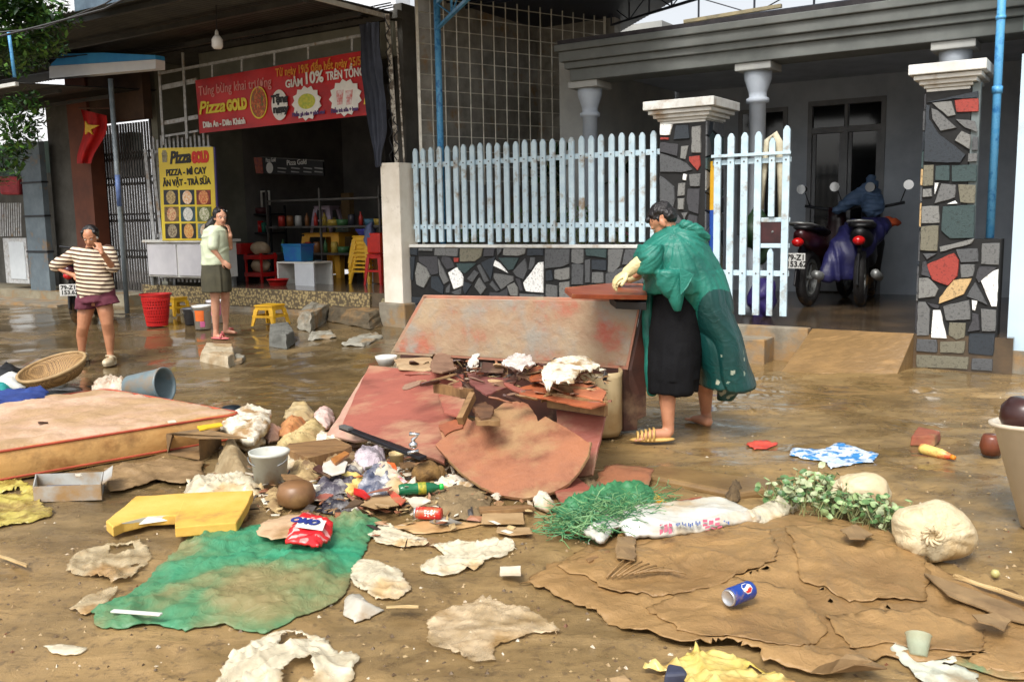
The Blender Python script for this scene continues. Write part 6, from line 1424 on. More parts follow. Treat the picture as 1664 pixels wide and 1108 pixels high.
# detailed litter: (name, label, outline, z, thickness, material)
pap = M('wet paper', (214, 206, 188), (186, 172, 148), 7, .6, .1, 40, mud=.35)
lit = [
 ('wood_plank', 'thick raw timber offcut behind the grey bucket', [(462, 728), (470, 720), (545, 712), (572, 724), (560, 730), (500, 744)], .10, .07, wood),
 ('wood_plank', 'thin plank in front of the half round table top', [(778, 822), (865, 820), (868, 824), (780, 830)], .03, .02, wood),
 ('cardboard_piece', 'tan square of card in front of the half round table top', [(784, 834), (850, 832), (852, 850), (782, 850)], .015, .006, M('tan card', (176, 146, 106), (150, 122, 84), 5, .6, .1, 30, mud=.3)),
 ('cardboard_piece', 'pale pink edged card piece lying flat on the mud', [(808, 856), (860, 856), (866, 866), (830, 870), (806, 864)], .012, .004, M('tan card', MUD)),
 ('paper_cup', 'small white flattened box on the mud in the centre foreground', [(812, 920), (846, 918), (847, 930), (812, 930)], .02, .015, M('white card', (214, 204, 184), (196, 184, 160), 9, .6)),
 ('table_top_piece', 'round red brown board fragment at the lower right of the table top', [(902, 798), (915, 782), (940, 776), (962, 794), (968, 806), (950, 818), (912, 816)], .06, .015, redb),
 ('wood_plank', 'white topped plank end at the left of the green net', [(884, 846), (930, 842), (985, 862), (980, 870), (888, 854)], .03, .02, wood),
 ('broken_tile', 'white square panel among the debris left of the black bar', [(525, 752), (548, 742), (565, 750), (560, 766), (540, 772), (524, 764)], .11, .008, M('white panel', (226, 220, 208), (206, 196, 180), 6, .4)),
 ('wood_strip', 'orange brown strip of wood crossing the white panel', [(538, 744), (560, 732), (568, 736), (545, 752)], .13, .015, M('orange wood', (176, 116, 56), (150, 94, 44))),
 ('wood_strip', 'red brown wood strip under the white panel', [(508, 760), (518, 754), (545, 768), (536, 774)], .10, .012, dwood),
 ('paper_strip', 'red and white striped paper strip near the cream tub', [(612, 752), (622, 754), (662, 782), (655, 784)], .09, .004, M('striped paper', (226, 210, 206), (196, 90, 90), 20, .5)),
 ('plastic_scrap', 'orange plastic piece beside the cream tub', [(625, 750), (642, 752), (645, 760), (628, 758)], .09, .02, M('orange plastic', (222, 110, 50), (200, 90, 40))),
 ('red_wrapper', 'red wrapper piece above the upturned pot', [(575, 792), (592, 796), (602, 806), (594, 808), (574, 800)], .06, .012, red_pl),
 ('red_wrapper', 'red and tan packet flap left of the green bottle', [(626, 790), (640, 798), (660, 812), (652, 820), (636, 808)], .05, .008, M('red packet', (200, 60, 50), (176, 110, 80), 12, .4)),
 ('cardboard_piece', 'flat tan card between the black bag and the red can', [(582, 818), (610, 802), (640, 806), (648, 820), (610, 826)], .04, .005, M('tan card', MUD)),
 ('cardboard_piece', 'rust red card with a pale edge right of the green net', [(1072, 818), (1140, 806), (1142, 830), (1095, 836), (1070, 832)], .04, .03, M('rust red card', (160, 84, 58), (130, 66, 48), 5, .5, .1, 30, mud=.3)),
 ('yellow_rope', 'orange yellow strip of plastic beside the rust red card', [(1058, 800), (1068, 802), (1100, 830), (1088, 832), (1066, 818)], .05, .02, M('orange yellow strip', (206, 150, 40), (176, 120, 30))),
 ('wood_stick', 'short bamboo stick below the standing carton flap', [(952, 908), (988, 893), (992, 896), (957, 912)], .03, .015, wood),
 ('wood_lath', 'long thin pale lath at the right edge', [(1548, 934), (1552, 932), (1680, 974), (1680, 978)], .06, .01, M('pale lath', (206, 180, 130), (180, 150, 104))),
 ('wood_stick', 'thin stick lying at the far left foreground', [(-5, 902), (0, 900), (45, 916), (43, 919)], .02, .008, M('pale lath', MUD)),
 ('drinking_straw', 'thin pale straw right of the grey scoop', [(628, 986), (628, 983), (680, 983), (680, 986)], .03, .006, M('pale lath', MUD)),
 ('cardboard_piece', 'small pale card piece at the bottom edge left of the yellow bag', [(990, 1100), (1015, 1096), (1030, 1112), (1000, 1120)], .03, .004, M('tan card', MUD)),
 ('sponge', 'yellow plastic strip on the right end of the mattress', [(320, 692), (358, 686), (362, 690), (324, 698)], .18, .01, M('yellow strip', (226, 190, 40), (206, 170, 30))),
 ('paper_scrap', 'small white paper scrap on the mattress top', [(272, 684), (284, 682), (287, 686), (275, 688)], .215, .003, pap),
 ('wood_chip', 'dark thin stick on the left part of the mattress', [(62, 685), (78, 685), (78, 687), (62, 687)], .215, .004, wood_d),
 ('paper_scrap', 'white scrap on top of the white carton corner', [(122, 770), (132, 768), (134, 773), (124, 775)], .10, .003, pap)]
for k, (nm, lbl, ol, z, th, mt) in enumerate(lit):
    q = [H(x, y, z+.006*math.sin(i*2.7+k)) for i, (x, y) in enumerate(ol)]
    tag(obj(nm, MB().prism(ragged(q, .03, .002, k), -UZ*min(th, z)).jit(.003, 12, k), mt, bevel=.0015), lbl, nm.replace('_', ' '))
more = [
 ('white_rag', 'crumpled off white cloth on the right tip of the mattress', [(358, 692), (372, 672), (405, 662), (438, 664), (436, 690), (412, 708), (380, 704)], clothw, .13, dict(amp=.05, s=9, seed=60, dome=.03, dw=.06, res=.016)),
 ('stone_lump', 'muddy wedge shaped lump between carton box and grey bucket', [(346, 750), (358, 716), (376, 706), (405, 730), (412, 760), (370, 762)], M('muddy stone', (164, 146, 112), (126, 104, 70), 6, .7, .3, 30, wr=.8, wrs=11), .0, dict(amp=.03, s=8, seed=61, dome=.13, dw=.09, res=.016)),
 ('jute_bag', 'beige folded sack behind the grey bucket', [(440, 735), (452, 712), (490, 690), (522, 668), (528, 690), (524, 715), (480, 722)], M('beige sack', (206, 184, 132), (170, 146, 96), 8, .7, .2, 60, wr=.8, wrs=11, mud=.25), .02, dict(amp=.04, s=8, seed=62, dome=.07, dw=.08, res=.016)),
 ('orange_bag', 'orange brown bag behind the beige sack', [(452, 700), (458, 684), (480, 676), (500, 680), (488, 696), (470, 704)], M('orange brown bag', (206, 150, 96), (170, 110, 66), 8, .5, wr=.8, wrs=11), .02, dict(amp=.03, s=9, seed=63, dome=.06, dw=.06, res=.016)),
 ('pink_bag', 'light pinkish bag right of the white rag', [(424, 705), (430, 692), (456, 690), (452, 708), (436, 716)], M('pinkish bag', (214, 180, 160), (180, 140, 118), 8, .5, wr=.8, wrs=11), .02, dict(amp=.03, s=9, seed=64, dome=.05, dw=.05, res=.016)),
 ('silver_bag', 'shiny black and silver bag right of the upturned pot', [(504, 800), (508, 780), (540, 768), (580, 758), (600, 770), (580, 790), (545, 802)], M('black silver film', (52, 48, 60), (150, 146, 140), 10, .18, .3, 60, c3=(90, 84, 92), contrast=(.4, .6)), .02, dict(amp=.06, s=8, seed=65, dome=.06, dw=.08, res=.014)),
 ('black_bag', 'small black plastic bag below the silver bag', [(510, 820), (530, 806), (565, 804), (580, 820), (550, 830)], M('black grey film', (44, 42, 50), (120, 116, 114), 12, .18, .3, 60, contrast=(.45, .62)), .0, dict(amp=.05, s=9, seed=66, dome=.04, dw=.06, res=.014)),
 ('blue_black_bag', 'bluish black net bag in the middle of the debris', [(575, 790), (590, 762), (625, 752), (650, 772), (650, 790), (610, 798)], M('blue black film', (70, 76, 96), (190, 190, 190), 9, .2, .3, 60, c3=(120, 120, 130), contrast=(.4, .62)), .03, dict(amp=.06, s=8, seed=67, dome=.06, dw=.08, res=.014)),
 ('lilac_bag', 'lilac white plastic bag left of the black bar', [(572, 738), (582, 724), (605, 728), (624, 722), (626, 746), (600, 752), (578, 750)], M('lilac film', (214, 202, 206), (180, 166, 174), 8, .3, .1, 50, wr=.8, wrs=11), .06, dict(amp=.06, s=9, seed=68, dome=.05, dw=.06, res=.014)),
 ('white_bag', 'clear white plastic bag right of the silver bag', [(600, 770), (615, 748), (640, 756), (668, 786), (650, 790), (620, 786)], filmw, .06, dict(amp=.05, s=9, seed=69, dome=.04, dw=.06, res=.014)),
 ('muddy_rag', 'muddy rag strip left of the silver bag', [(465, 770), (490, 758), (520, 762), (515, 778), (480, 786)], M('muddy rag', (186, 160, 112), (130, 104, 68), 9, .7, .3, 50), .02, dict(amp=.05, s=9, seed=70, dome=.03, dw=.05, res=.014)),
 ('leaf_litter', 'tangle of beige scraps in front of the timber offcut', [(470, 760), (500, 742), (530, 748), (520, 764), (490, 768)], M('beige scraps', (196, 170, 120), (110, 84, 56), 14, .7, .3, 50), .03, dict(amp=.06, s=12, seed=71, dome=.03, dw=.04, res=.012)),
 ('wet_paper', 'clump of wet paper above the silver bag', [(520, 770), (545, 762), (575, 752), (590, 758), (565, 772), (530, 778)], pap, .05, dict(amp=.06, s=12, seed=72, dome=.03, dw=.04, res=.012)),
 ('grey_scoop', 'pale grey plastic scoop beside the crumpled bag right of the tarpaulin', [(557, 985), (560, 962), (572, 955), (598, 968), (624, 978), (600, 990), (575, 996)], M('grey white plastic', (196, 190, 176), (176, 168, 152), 6, .4, mud=.2), .0, dict(amp=.006, s=6, seed=73, dome=.05, dw=.06, res=.014)),
 ('seafood_box', 'white and pink foam tray left of the red board', [(505, 680), (512, 664), (540, 660), (542, 676), (530, 686)], M('pinkish white film', (226, 206, 196), (200, 160, 150), 9, .4, wr=.8, wrs=11), .03, dict(amp=.05, s=9, seed=74, dome=.06, dw=.05, res=.016)),
 ('plastic_tub', 'clear plastic tub lying behind the orange brown bag', [(460, 672), (468, 660), (500, 656), (512, 662), (505, 674), (475, 678)], M('clear tub film', (206, 186, 146), (180, 156, 110), 7, .2, alpha=(.6, .95)), .02, dict(amp=.015, s=9, seed=75, dome=.07, dw=.05, res=.014)),
 ('net_scrap', 'dirty scraps along the back edge of the mattress', [(150, 628), (152, 618), (185, 614), (205, 618), (204, 628), (175, 628)], M('pale scraps', (206, 196, 176), (150, 120, 96), 16, .7), .1, dict(amp=.08, s=14, seed=76, dome=.04, dw=.04, res=.016)),
 ('beige_sack', 'flattened pale plastic sack between the leafy plants and printed sack', [(1190, 838), (1215, 824), (1270, 800), (1300, 808), (1260, 832), (1230, 845)], filmw, .03, dict(amp=.03, s=8, seed=77, dome=.05, dw=.06, res=.016)),
 ('mud_clump', 'clump of mud and twigs below the red side board', [(935, 778), (965, 782), (985, 790), (975, 802), (950, 796)], M('mud clump', (116, 94, 64), (86, 68, 46), 9, .8, .4, 40), .02, dict(amp=.05, s=12, seed=78, dome=.02, dw=.03, res=.012)),
 ('white_packet', 'white and beige packet in front of the round board fragment', [(866, 808), (876, 800), (895, 806), (905, 818), (890, 824), (872, 818)], pap, .02, dict(amp=.04, s=12, seed=79, dome=.03, dw=.03, res=.012)),
 ('muddy_film', 'pale muddy film stuck to the ground left of the tarpaulin corner plastic bag', [(630, 856), (680, 846), (740, 846), (790, 848), (740, 858), (680, 864)], M('pale silt film', (196, 160, 112), (166, 130, 84), 7, .4, .1, 40), .0, dict(amp=.02, s=7, seed=80, res=.02)),
 ('net_twigs', 'clump of dry twigs and roots on the mud below the kerb edge', [(1178, 806), (1186, 790), (1204, 786), (1210, 796), (1200, 812), (1186, 816)], M('twig clump', (104, 84, 56), (70, 56, 38), 14, .9, .5, 50), .0, dict(amp=.07, s=16, seed=81, dome=.03, dw=.03, res=.012))]
more += [
 ('white_bag', 'torn white plastic bag between mattress tip and pale bucket', [(372, 712), (390, 700), (420, 704), (432, 718), (405, 728), (380, 724)], filmw, .02, dict(amp=.05, s=7, seed=101, dome=.03, dw=.05, res=.014)),
 ('white_bag', 'dirty white plastic bag left of the timber offcut', [(452, 742), (470, 734), (498, 738), (505, 752), (480, 760), (458, 754)], filmw, .03, dict(amp=.05, s=7, seed=102, dome=.03, dw=.05, res=.014)),
 ('food_bag', 'yellowish film bag below the lilac bag', [(540, 776), (560, 768), (590, 772), (600, 786), (570, 794), (546, 790)], filmy, .04, dict(amp=.05, s=8, seed=103, dome=.03, dw=.05, res=.014)),
 ('muddy_cloth', 'long muddy cloth strip below the white plastic bag behind the foam board', [(425, 800), (450, 790), (470, 800), (455, 830), (430, 822)], M('muddy rag', MUD), .0, dict(amp=.05, s=8, seed=104, dome=.03, dw=.05, res=.015)),
 ('muddy_cloth', 'muddy cloth bundle right of the pale bucket under the timber', [(505, 735), (540, 728), (585, 735), (600, 752), (560, 760), (520, 752)], M('muddy cloth', (150, 124, 88), (104, 82, 56), 7, .7, .3, 40, wr=.6, wrs=10), .02, dict(amp=.05, s=8, seed=105, dome=.06, dw=.06, res=.015)),
 ('white_cloth', 'crumpled pale cloth under the lower left corner of the red board', [(500, 712), (520, 700), (552, 705), (566, 718), (540, 728), (512, 724)], clothw, .02, dict(amp=.05, s=8, seed=106, dome=.05, dw=.05, res=.015))]
for nm, lbl, ol, mt, z, k in more:
    res = k.pop('res'); f_ = zf(**k); zz = z
    tag(sheet(nm, ol, mt, (lambda x, y, d, f_=f_, zz=zz: f_(x, y, d)+zz), thick=max(.004, min(zz, .05)), res=res, seed=k['seed'], pz=zz+.5*k.get('dome', 0)), lbl, nm.replace('_', ' '))
lathe_obj('cream_pot', G(645, 758, .02), [(0, 0), (.038, 0), (.042, .07), (.046, .072), (.046, .085), (.04, .085), (.036, .01), (0, .01)], M('cream pot plastic', (206, 184, 132), (186, 160, 110), 5, .4), 'small cream plastic tub among the debris under the black bar', 'tub')
lathe_obj('glass_jar', G(644, 784, .03), [(0, 0), (.022, 0), (.024, .03), (.018, .04), (.018, .05), (0, .05)], M('pale jar', (196, 206, 190), (170, 180, 160), 5, .2), 'small pale jar left of the brown coconut', 'jar', Euler((0, R(70), 0)))
tag(obj('coconut', MB().ell(G(694, 768, .065), (.085, .07, .06), None, 22, 14).jit(.02, 20), M('husk brown', (140, 106, 56), (96, 70, 38), 18, .8, .6, 60), smooth=True), 'brown hairy coconut husk at the left foot of the half round table top', 'coconut')
tag(obj('coconut_shell', MB().ell(G(712, 775, .04), (.035, .03, .07), Euler((0, R(20), 0)).to_matrix(), 14, 10).jit(.01, 20), M('husk brown', MUD), smooth=True), 'upright splinter of husk beside the brown coconut', 'husk')
rr = random.Random(99); sc_m = [('beige', M('beige card', (190, 160, 118), (160, 130, 90), 6, .6, .2, 30, mud=.3)), ('red brown', redb), ('dirty white', pap), ('dark brown', M('dark wet card', (92, 70, 48), (70, 52, 36), 6, .5, .2, 30)), ('grey', M('grey scrap', (140, 134, 124), (110, 104, 94), 6, .5)), ('orange', M('orange scrap', (196, 116, 56), (160, 90, 44), 6, .5)), ('raw wood', wood)]
for i in range(64):
    x = rr.uniform(470, 690) if i % 3 else rr.uniform(360, 820); y = rr.uniform(735, 822) if i % 3 else rr.uniform(690, 860)
    if x > 700 and y < 805: y = rr.uniform(812, 850)
    z = rr.uniform(.02, .075) if i % 3 else .012; g = G(x, y, z); cn_, mt = sc_m[rr.randrange(7)]; n_ = rr.choice((4, 5, 6)); a0 = rr.uniform(0, 6.28); L_ = rr.uniform(.03, .085); W_ = L_*rr.uniform(.2, .8); tl = rr.uniform(-.5, .5); pl_ = []
    for k in range(n_):
        a = 2*math.pi*k/n_+rr.uniform(-.3, .3); u, v = math.cos(a)*L_, math.sin(a)*W_; pl_.append(g + Vector((u*math.cos(a0)-v*math.sin(a0), u*math.sin(a0)+v*math.cos(a0), max(-z+.004, v*tl+u*rr.uniform(-.15, .3)))))
    tag(obj('torn_scrap', MB().prism(ragged(pl_, .02, .0025, i), UZ*rr.uniform(.002, .01)).jit(.006, 20, i), mt), 'small torn %s scrap in the loose litter at the left foot of the pile' % cn_, 'scrap', 'torn scraps around the pile')
# ------------------------------------------------------------------ printed sack, green net, plants, tied sacks
pr = [(942, 862), (948, 850), (1000, 846), (1060, 838), (1130, 830), (1175, 828), (1232, 850), (1236, 858), (1180, 868), (1130, 878), (1060, 886), (1020, 884), (1003, 872), (975, 892), (950, 880)]
t = thing('printed_sack', 'flat white woven sack with faded pink and blue printing in the foreground', 'sack', G(1090, 870))
pf = zf(lift=.055, amp=.04, s=5, seed=90, dome=.02, dw=.05)
sheet('sack_fabric', pr, M('white woven sack', (206, 206, 200), (184, 178, 160), 3, .5, .15, 90, mud=.3, mudscale=4, mudcol=(170, 146, 110)), pf, thick=.02, res=.018, seed=90, parent=t)
for k, (x, y, w, h_, mt) in enumerate([(1072, 850, 22, 20, 'p'), (1098, 850, 8, 14, 'b'), (1108, 849, 8, 14, 'b'), (1118, 848, 9, 14, 'b'), (1130, 846, 9, 14, 'b'), (1142, 845, 30, 8, 'p'), (1146, 856, 30, 6, 'p'), (1176, 850, 10, 9, 'b')]):
    c = G(x, y+h_/2, .10); mt = M('faded pink print', (206, 110, 130), (190, 90, 110)) if mt == 'p' else M('faded blue print', (90, 110, 170), (76, 96, 150))
    for j in range(3 if w < 15 else 6):
        xx = x + (j % 3)*w/3; y2 = y + (j//3)*h_*.5 + (2 if j % 2 else 0)
        def zz(px, py):
            g = G(px, py, .08); return g + UZ*(pf(g.x, g.y, .1)-.08+.003)
        obj('print_mark', MB().prism([zz(xx, y2), zz(xx+w/4, y2), zz(xx+w/4, y2+h_*.35), zz(xx, y2+h_*.35)], UZ*.0015), mt, t)
# green net heap: many tangled strands
t = thing('green_net', 'tangled heap of green nylon netting in front of the cardboard', 'net', G(980, 850)); rr = random.Random(3); gn = [M('green net strand', (66, 130, 84), (40, 96, 60), 9, .5), M('pale green net strand', (120, 160, 104), (90, 130, 84), 9, .5)]
sheet('net_mound', [(900, 850), (908, 830), (940, 818), (985, 808), (1010, 800), (1050, 802), (1072, 818), (1066, 830), (1010, 842), (960, 852), (925, 858)], gn[0], zf(lift=.02, amp=.05, s=9, seed=91, dome=.06, dw=.08, fine=1), thick=.01, res=.014, seed=91, parent=t)
mb = MB()
for i in range(520):
    u = rr.random(); x = 905+u*160; y = 852-u*34+rr.gauss(0, 9); p = G(x, y, .03 + .05*math.sin(math.pi*min(1, max(0, u)))); a = rr.uniform(0, 6.28); q = [p]
    for k in range(5): a += rr.gauss(0, .7); q.append(q[-1]+Vector((math.cos(a)*.035, math.sin(a)*.025, rr.gauss(0, .014))))
    mb.cur = i % 2; mb.tube(q, .0022, 3, False)
obj('strands', mb, gn, t)
def leafy(name, label, spots, seed):
    t = thing(name, label, 'plant', G(1340, 860)); rr = random.Random(seed); mb = MB(); ms = MB()
    for (x, y, n, sp) in spots:
        for _ in range(n):
            g = G(x+rr.gauss(0, sp), y+rr.gauss(0, sp*.45)); c0 = G(1310, 915); q = math.hypot((g.x-c0.x)/.75, (g.y-c0.y)/.42); g = g + UZ*(.055*math.exp(-q*q*1.3))
            p = g + Vector((rr.gauss(0, .03), rr.gauss(0, .03), rr.uniform(.04, .13))); d = Vector((rr.gauss(0, 1), rr.gauss(0, 1)-.3, rr.gauss(.1, .4))).normalized()
            nn = (Vector((0, -.5, 1)) + Vector((rr.gauss(0, .5), rr.gauss(0, .5), 0))).normalized(); s_ = d.cross(nn).normalized(); nn = s_.cross(d); L = rr.uniform(.028, .05); w = L*.42
            o_ = [p-d*L*.5, p-d*L*.2+s_*w*.85, p+d*L*.15+s_*w, p+d*L*.42+s_*w*.55, p+d*L*.6, p+d*L*.42-s_*w*.55, p+d*L*.15-s_*w, p-d*L*.2-s_*w*.85, p+d*L*.1-nn*.006]
            mb.cur = rr.randrange(3); mb.add(o_, [(8, i, (i+1) % 8) for i in range(8)]); ms.tube([g, (g+p)/2+Vector((rr.gauss(0, .015), 0, .01)), p-d*L*.5], .0022, 4, False)
    lm = [M('pale green leaf', (164, 184, 130), (120, 150, 96), 9, .4), M('mid green leaf', (96, 130, 78), (72, 104, 60), 9, .4), M('dusty leaf', (180, 186, 148), (140, 150, 110), 9, .5)]
    obj('leaves', mb, lm, t, rec=False); obj('stems', ms, M('pale stem', (150, 150, 100), (110, 116, 70)), t)
leafy('uprooted_plant', 'uprooted leafy green plant heaped on the mud covered cardboard beside the sacks', [(1290, 820, 60, 16), (1330, 810, 75, 18), (1375, 835, 60, 16), (1400, 850, 40, 12), (1440, 865, 60, 15), (1262, 828, 25, 10), (1340, 840, 50, 18), (1470, 880, 22, 10)], 5)
def sack(name, label, c, r, tie=None, seed=0, parent=None, mat=None):
    t = thing(name, label, 'sack', c); mb = MB(); mb.ell(c+UZ*r[2]*.86, r, None, 64, 40); tv = Vector(tie).normalized() if tie else None; cc = c+UZ*r[2]*.86
    for v in mb.v:
        d = (v-cc); k = Vector((d.x/r[0], d.y/r[1], d.z/r[2]))
        if tv:
            ca = k.normalized().dot(tv)
            if ca > .0:
                u, w = frame(tv); ang = math.atan2(k.dot(w), k.dot(u)); pl_ = .10*ss(ca, .1, .9)*((1-2*abs(noise.noise(Vector((math.cos(ang)*4.5, math.sin(ang)*4.5, ca*.8+seed))))-.3)); d = d*(1+pl_*(.35+ss(1-ca, 0, .4)) - .05*ss(ca, .8, 1))
        v.xyz = cc + d*(1 + .16*noise.noise(k*1.15+Vector((seed, 0, 0))) + .035*noise.noise(k*4)); v.z -= .012*max(0, k.z)
        if v.z < c.z+.004: v.z = c.z+.004*noise.noise(k*3)
    obj('sack_body', mb, mat, t, smooth=True)
    if tv:
        u, w = frame(tv); p0 = cc+Vector((tv.x*r[0], tv.y*r[1], tv.z*r[2]))*.97; mb = MB()
        for i in range(9):
            a = i*.7; mb.tube([p0-tv*.02+(u*math.cos(a)+w*math.sin(a))*.012, p0+tv*.02+(u*math.cos(a)+w*math.sin(a))*.02, p0+tv*.035+(u*math.cos(a+.5)+w*math.sin(a+.5))*.034, p0+tv*.02+(u*math.cos(a+.8)+w*math.sin(a+.8))*.045], [.008, .006, .006, .004], 6)
        obj('knotted_mouth', mb, mat, t, smooth=True)
    return t
sk = M('pale dirty sack cloth', (206, 186, 146), (180, 154, 110), 4, .6, .25, 50, wr=.6, wrs=14, c3=(206, 190, 156), mud=.3, mudscale=3, mudcol=(160, 130, 86))
sack('tied_sack', 'round dirty white sack with a knotted mouth lying at the right', G(1540, 925)+Vector((0, .14, 0)), (.165, .13, .135), (-.35, -.9, .15), 3, mat=sk)
sack('tied_sack', 'dirty white sack lying behind the green leaves', G(1412, 836)+Vector((0, .10, 0)), (.145, .12, .10), (-.8, -.5, .2), 5, mat=M('whiter sack cloth', (206, 192, 160), (186, 164, 124), 4, .6, .25, 50, mud=.35, mudscale=3))
lathe_obj('lime', G(1617, 938), [(0, 0), (.012, .003), (.018, .018), (.012, .03), (0, .034)], M('pale lime', (190, 180, 120), (160, 150, 90), 5, .4), 'small pale round fruit below the tied sack', 'fruit')
# right edge: big white tub leaning, brown pots
c = G(1722, 868); rot = Euler((R(-4), R(-16), 0)).to_matrix().to_4x4()
t = thing('white_tub', 'large off white plastic tub leaning into the frame at the right edge', 'tub', c)
obj('shell', MB().lathe([(0, 0), (.16, 0), (.255, .46), (.275, .465), (.275, .48), (.25, .48), (.15, .012), (0, .012)], Matrix.Translation(c + Vector((.03, .05, .02))) @ Euler((R(-6), R(-2), 0)).to_matrix().to_4x4(), 36), M('off white tub plastic', (226, 212, 190), (212, 196, 170), 3, .35), t, smooth=True)
lathe_obj('clay_pot', G(1610, 738), [(0, 0), (.05, 0), (.065, .05), (.055, .10), (.045, .12), (0, .12)], M('brown glaze', (120, 66, 44), (90, 48, 34), 5, .3), 'small red brown clay pot left of the leaning white tub', 'pot')
lathe_obj('dark_jar', H(1662, 703, .44), [(0, 0), (.07, .0), (.1, .06), (.095, .12), (.06, .16), (0, .16)], M('dark brown glaze', (62, 34, 30), (46, 26, 24), 5, .3), 'dark round jar on the rim of the leaning white tub', 'jar')
rock('brick', 'red brick lying in cracked mud at the right', [(1478, 722), (1520, 724), (1530, 712), (1490, 706)], .07, M('red brick', (150, 84, 58), (124, 66, 48), 9, .8, .3, 40, mud=.3), .004, 'brick')
a = G(1497, 728, .03); b = G(1552, 744, .02); m4 = Matrix.Translation(a) @ (b-a).to_track_quat('Z', 'Y').to_matrix().to_4x4(); L_ = (b-a).length
t = thing('sauce_bottle', 'red and yellow plastic sauce bottle lying at the right', 'bottle', a)
obj('body', MB().lathe([(0, 0), (.03, 0), (.032, .02), (.030, L_*.6), (.014, L_*.9), (0, L_*.9)], m4, 20), M('red yellow wrapper', (200, 70, 46), (224, 196, 110), 9, .4, contrast=(.42, .56)), t, smooth=True); obj('cap', MB().lathe([(.0, L_*.9), (.016, L_*.9), (.012, L_), (0, L_)], m4, 14), M('orange cap', (230, 140, 30), (210, 120, 30)), t, smooth=True)
rock('dark_stone', 'dark blue grey stone at the bottom edge beside the yellow bag', [(1076, 1112), (1120, 1112), (1112, 1096), (1085, 1094)], .05, M('dark blue stone', (60, 64, 84), (44, 48, 66), 9, .5), .004, 'stone')
lathe_obj('plastic_cup', G(1492, 1066), [(.028, 0), (.04, .07), (.043, .072), (.036, .07), (.025, .004)], M('clear cup', (206, 214, 190), (180, 190, 160), 5, .1, alpha=(.4, .7)), 'clear plastic cup on the crumpled white sheet at bottom right', 'cup', Euler((R(-40), R(20), 0)))
# kerb edge half buried in front of the driveway
q = [G(1052, 782), G(1200, 812), G(1250, 806), G(1255, 790), G(1070, 764)]
struct('kerb', MB().prism([p-UZ*.02 for p in q], UZ*.055).jit(.01, 5), M('mud covered kerb', (138, 110, 70), (110, 86, 56), 4, .3, .2, 25), bevel=.02)
rp = [F(.96, .0, .322), F(.02, .0, .322), G(1458, 608, -.01), G(1268, 606, -.01)]
mbr = MB(); nn = 10
for k in (0, 1):
    for j in range(nn+1):
        for i in range(nn+1):
            u, v = i/nn, j/nn; p = (rp[0]*(1-u)+rp[1]*u)*(1-v) + (rp[3]*(1-u)+rp[2]*u)*v; mbr.v.append(Vector((p.x, p.y, -.03)) if k else p + UZ*.006*noise.noise(p*5))
for j in range(nn):
    for i in range(nn):
        a = j*(nn+1)+i; b = (nn+1)**2+a; mbr.f += [(a, a+1, a+nn+2, a+nn+1), (b, b+nn+1, b+nn+2, b+1)]; mbr.mi += [0, 0]
o2_ = (nn+1)**2
for i in range(nn):
    for a, b in ((i, i+1), (nn*(nn+1)+i, nn*(nn+1)+i+1), (i*(nn+1), (i+1)*(nn+1)), (i*(nn+1)+nn, (i+1)*(nn+1)+nn)): mbr.f.append((a, b, o2_+b, o2_+a)); mbr.mi.append(0)
tag(obj('driveway_ramp', mbr, M('muddy ramp', (140, 110, 70), (104, 82, 52), 3, .35, .4, 12, mud=.3, stretch=(1, 3, 1)), bevel=.006), 'muddy concrete ramp leading up through the open gate', 'ramp')
# fine litter nobody could count
rr = random.Random(21); mb = MB()
for i in range(1500):
    x = rr.uniform(-20, 1690); y = 620 + 488*rr.random()**.8; g = G(x, y)
    s = rr.uniform(.003, .011); mb.cur = rr.choices(range(4), [5, 3, 1.0, .6])[0]; d = Vector((rr.gauss(0, 1), rr.gauss(0, 1), 0)).normalized()*s; e = Vector((-d.y, d.x, 0))*rr.uniform(.3, 1)
    hz_ = wave_g(g.x, g.y); g = Vector((g.x, g.y, gz(g.x, g.y)+hz_-.012)); mb.add([g-d-e*.5, g+d*.8-e, g+d+e*.6, g-d*.5+e, g+UZ*s*rr.uniform(.5, 1.1)], [(0, 1, 4), (1, 2, 4), (2, 3, 4), (3, 0, 4)])
o = obj('litter', mb, [M('mud crumbs', (100, 80, 54), (80, 62, 42)), M('pale crumbs', (170, 146, 104), (146, 120, 84)), pap, M('brown splinters', (120, 76, 50), (96, 60, 40))], rec=False); tag(o, 'fine crumbs of mud, gravel and splinters scattered over the wet ground', 'litter', kind='stuff')
rr = random.Random(22); mb = MB()
for i in range(1300):
    x = rr.gauss(610, 130); y = rr.gauss(782, 32)
    if not 330 < x < 1060: continue
    g = G(x, y); s = rr.uniform(.012, .04); mb.cur = rr.randrange(5); d = Vector((rr.gauss(0, 1), rr.gauss(0, 1), rr.gauss(0, .25))).normalized()*s; e = Vector((-d.y, d.x, rr.gauss(0, .01)))*rr.uniform(.2, .7)
    g += UZ*rr.uniform(.008, .03); mb.add([g-d-e*.5, g+d*.8-e, g+d+e*.6, g-d*.5+e, g+UZ*s*.2], [(0, 1, 4), (1, 2, 4), (2, 3, 4), (3, 0, 4)])
for i in range(260):
    u, v = rr.random(), rr.random(); x = 690+300*u; y = 588+16*v+rr.gauss(0, 7)+14*u; g = H(x, y, .42+.06*rr.random()); s = rr.uniform(.012, .05); mb.cur = rr.choice((0, 1, 1, 3, 4, 2)); d = Vector((rr.gauss(0, 1), rr.gauss(0, .7), rr.gauss(0, .4))).normalized()*s; e = Vector((-d.y, d.x, rr.gauss(0, .012)))*rr.uniform(.12, .5)
    mb.add([g-d-e*.5, g+d*.8-e, g+d+e*.6, g-d*.5+e, g+UZ*s*.2], [(0, 1, 4), (1, 2, 4), (2, 3, 4), (3, 0, 4)])
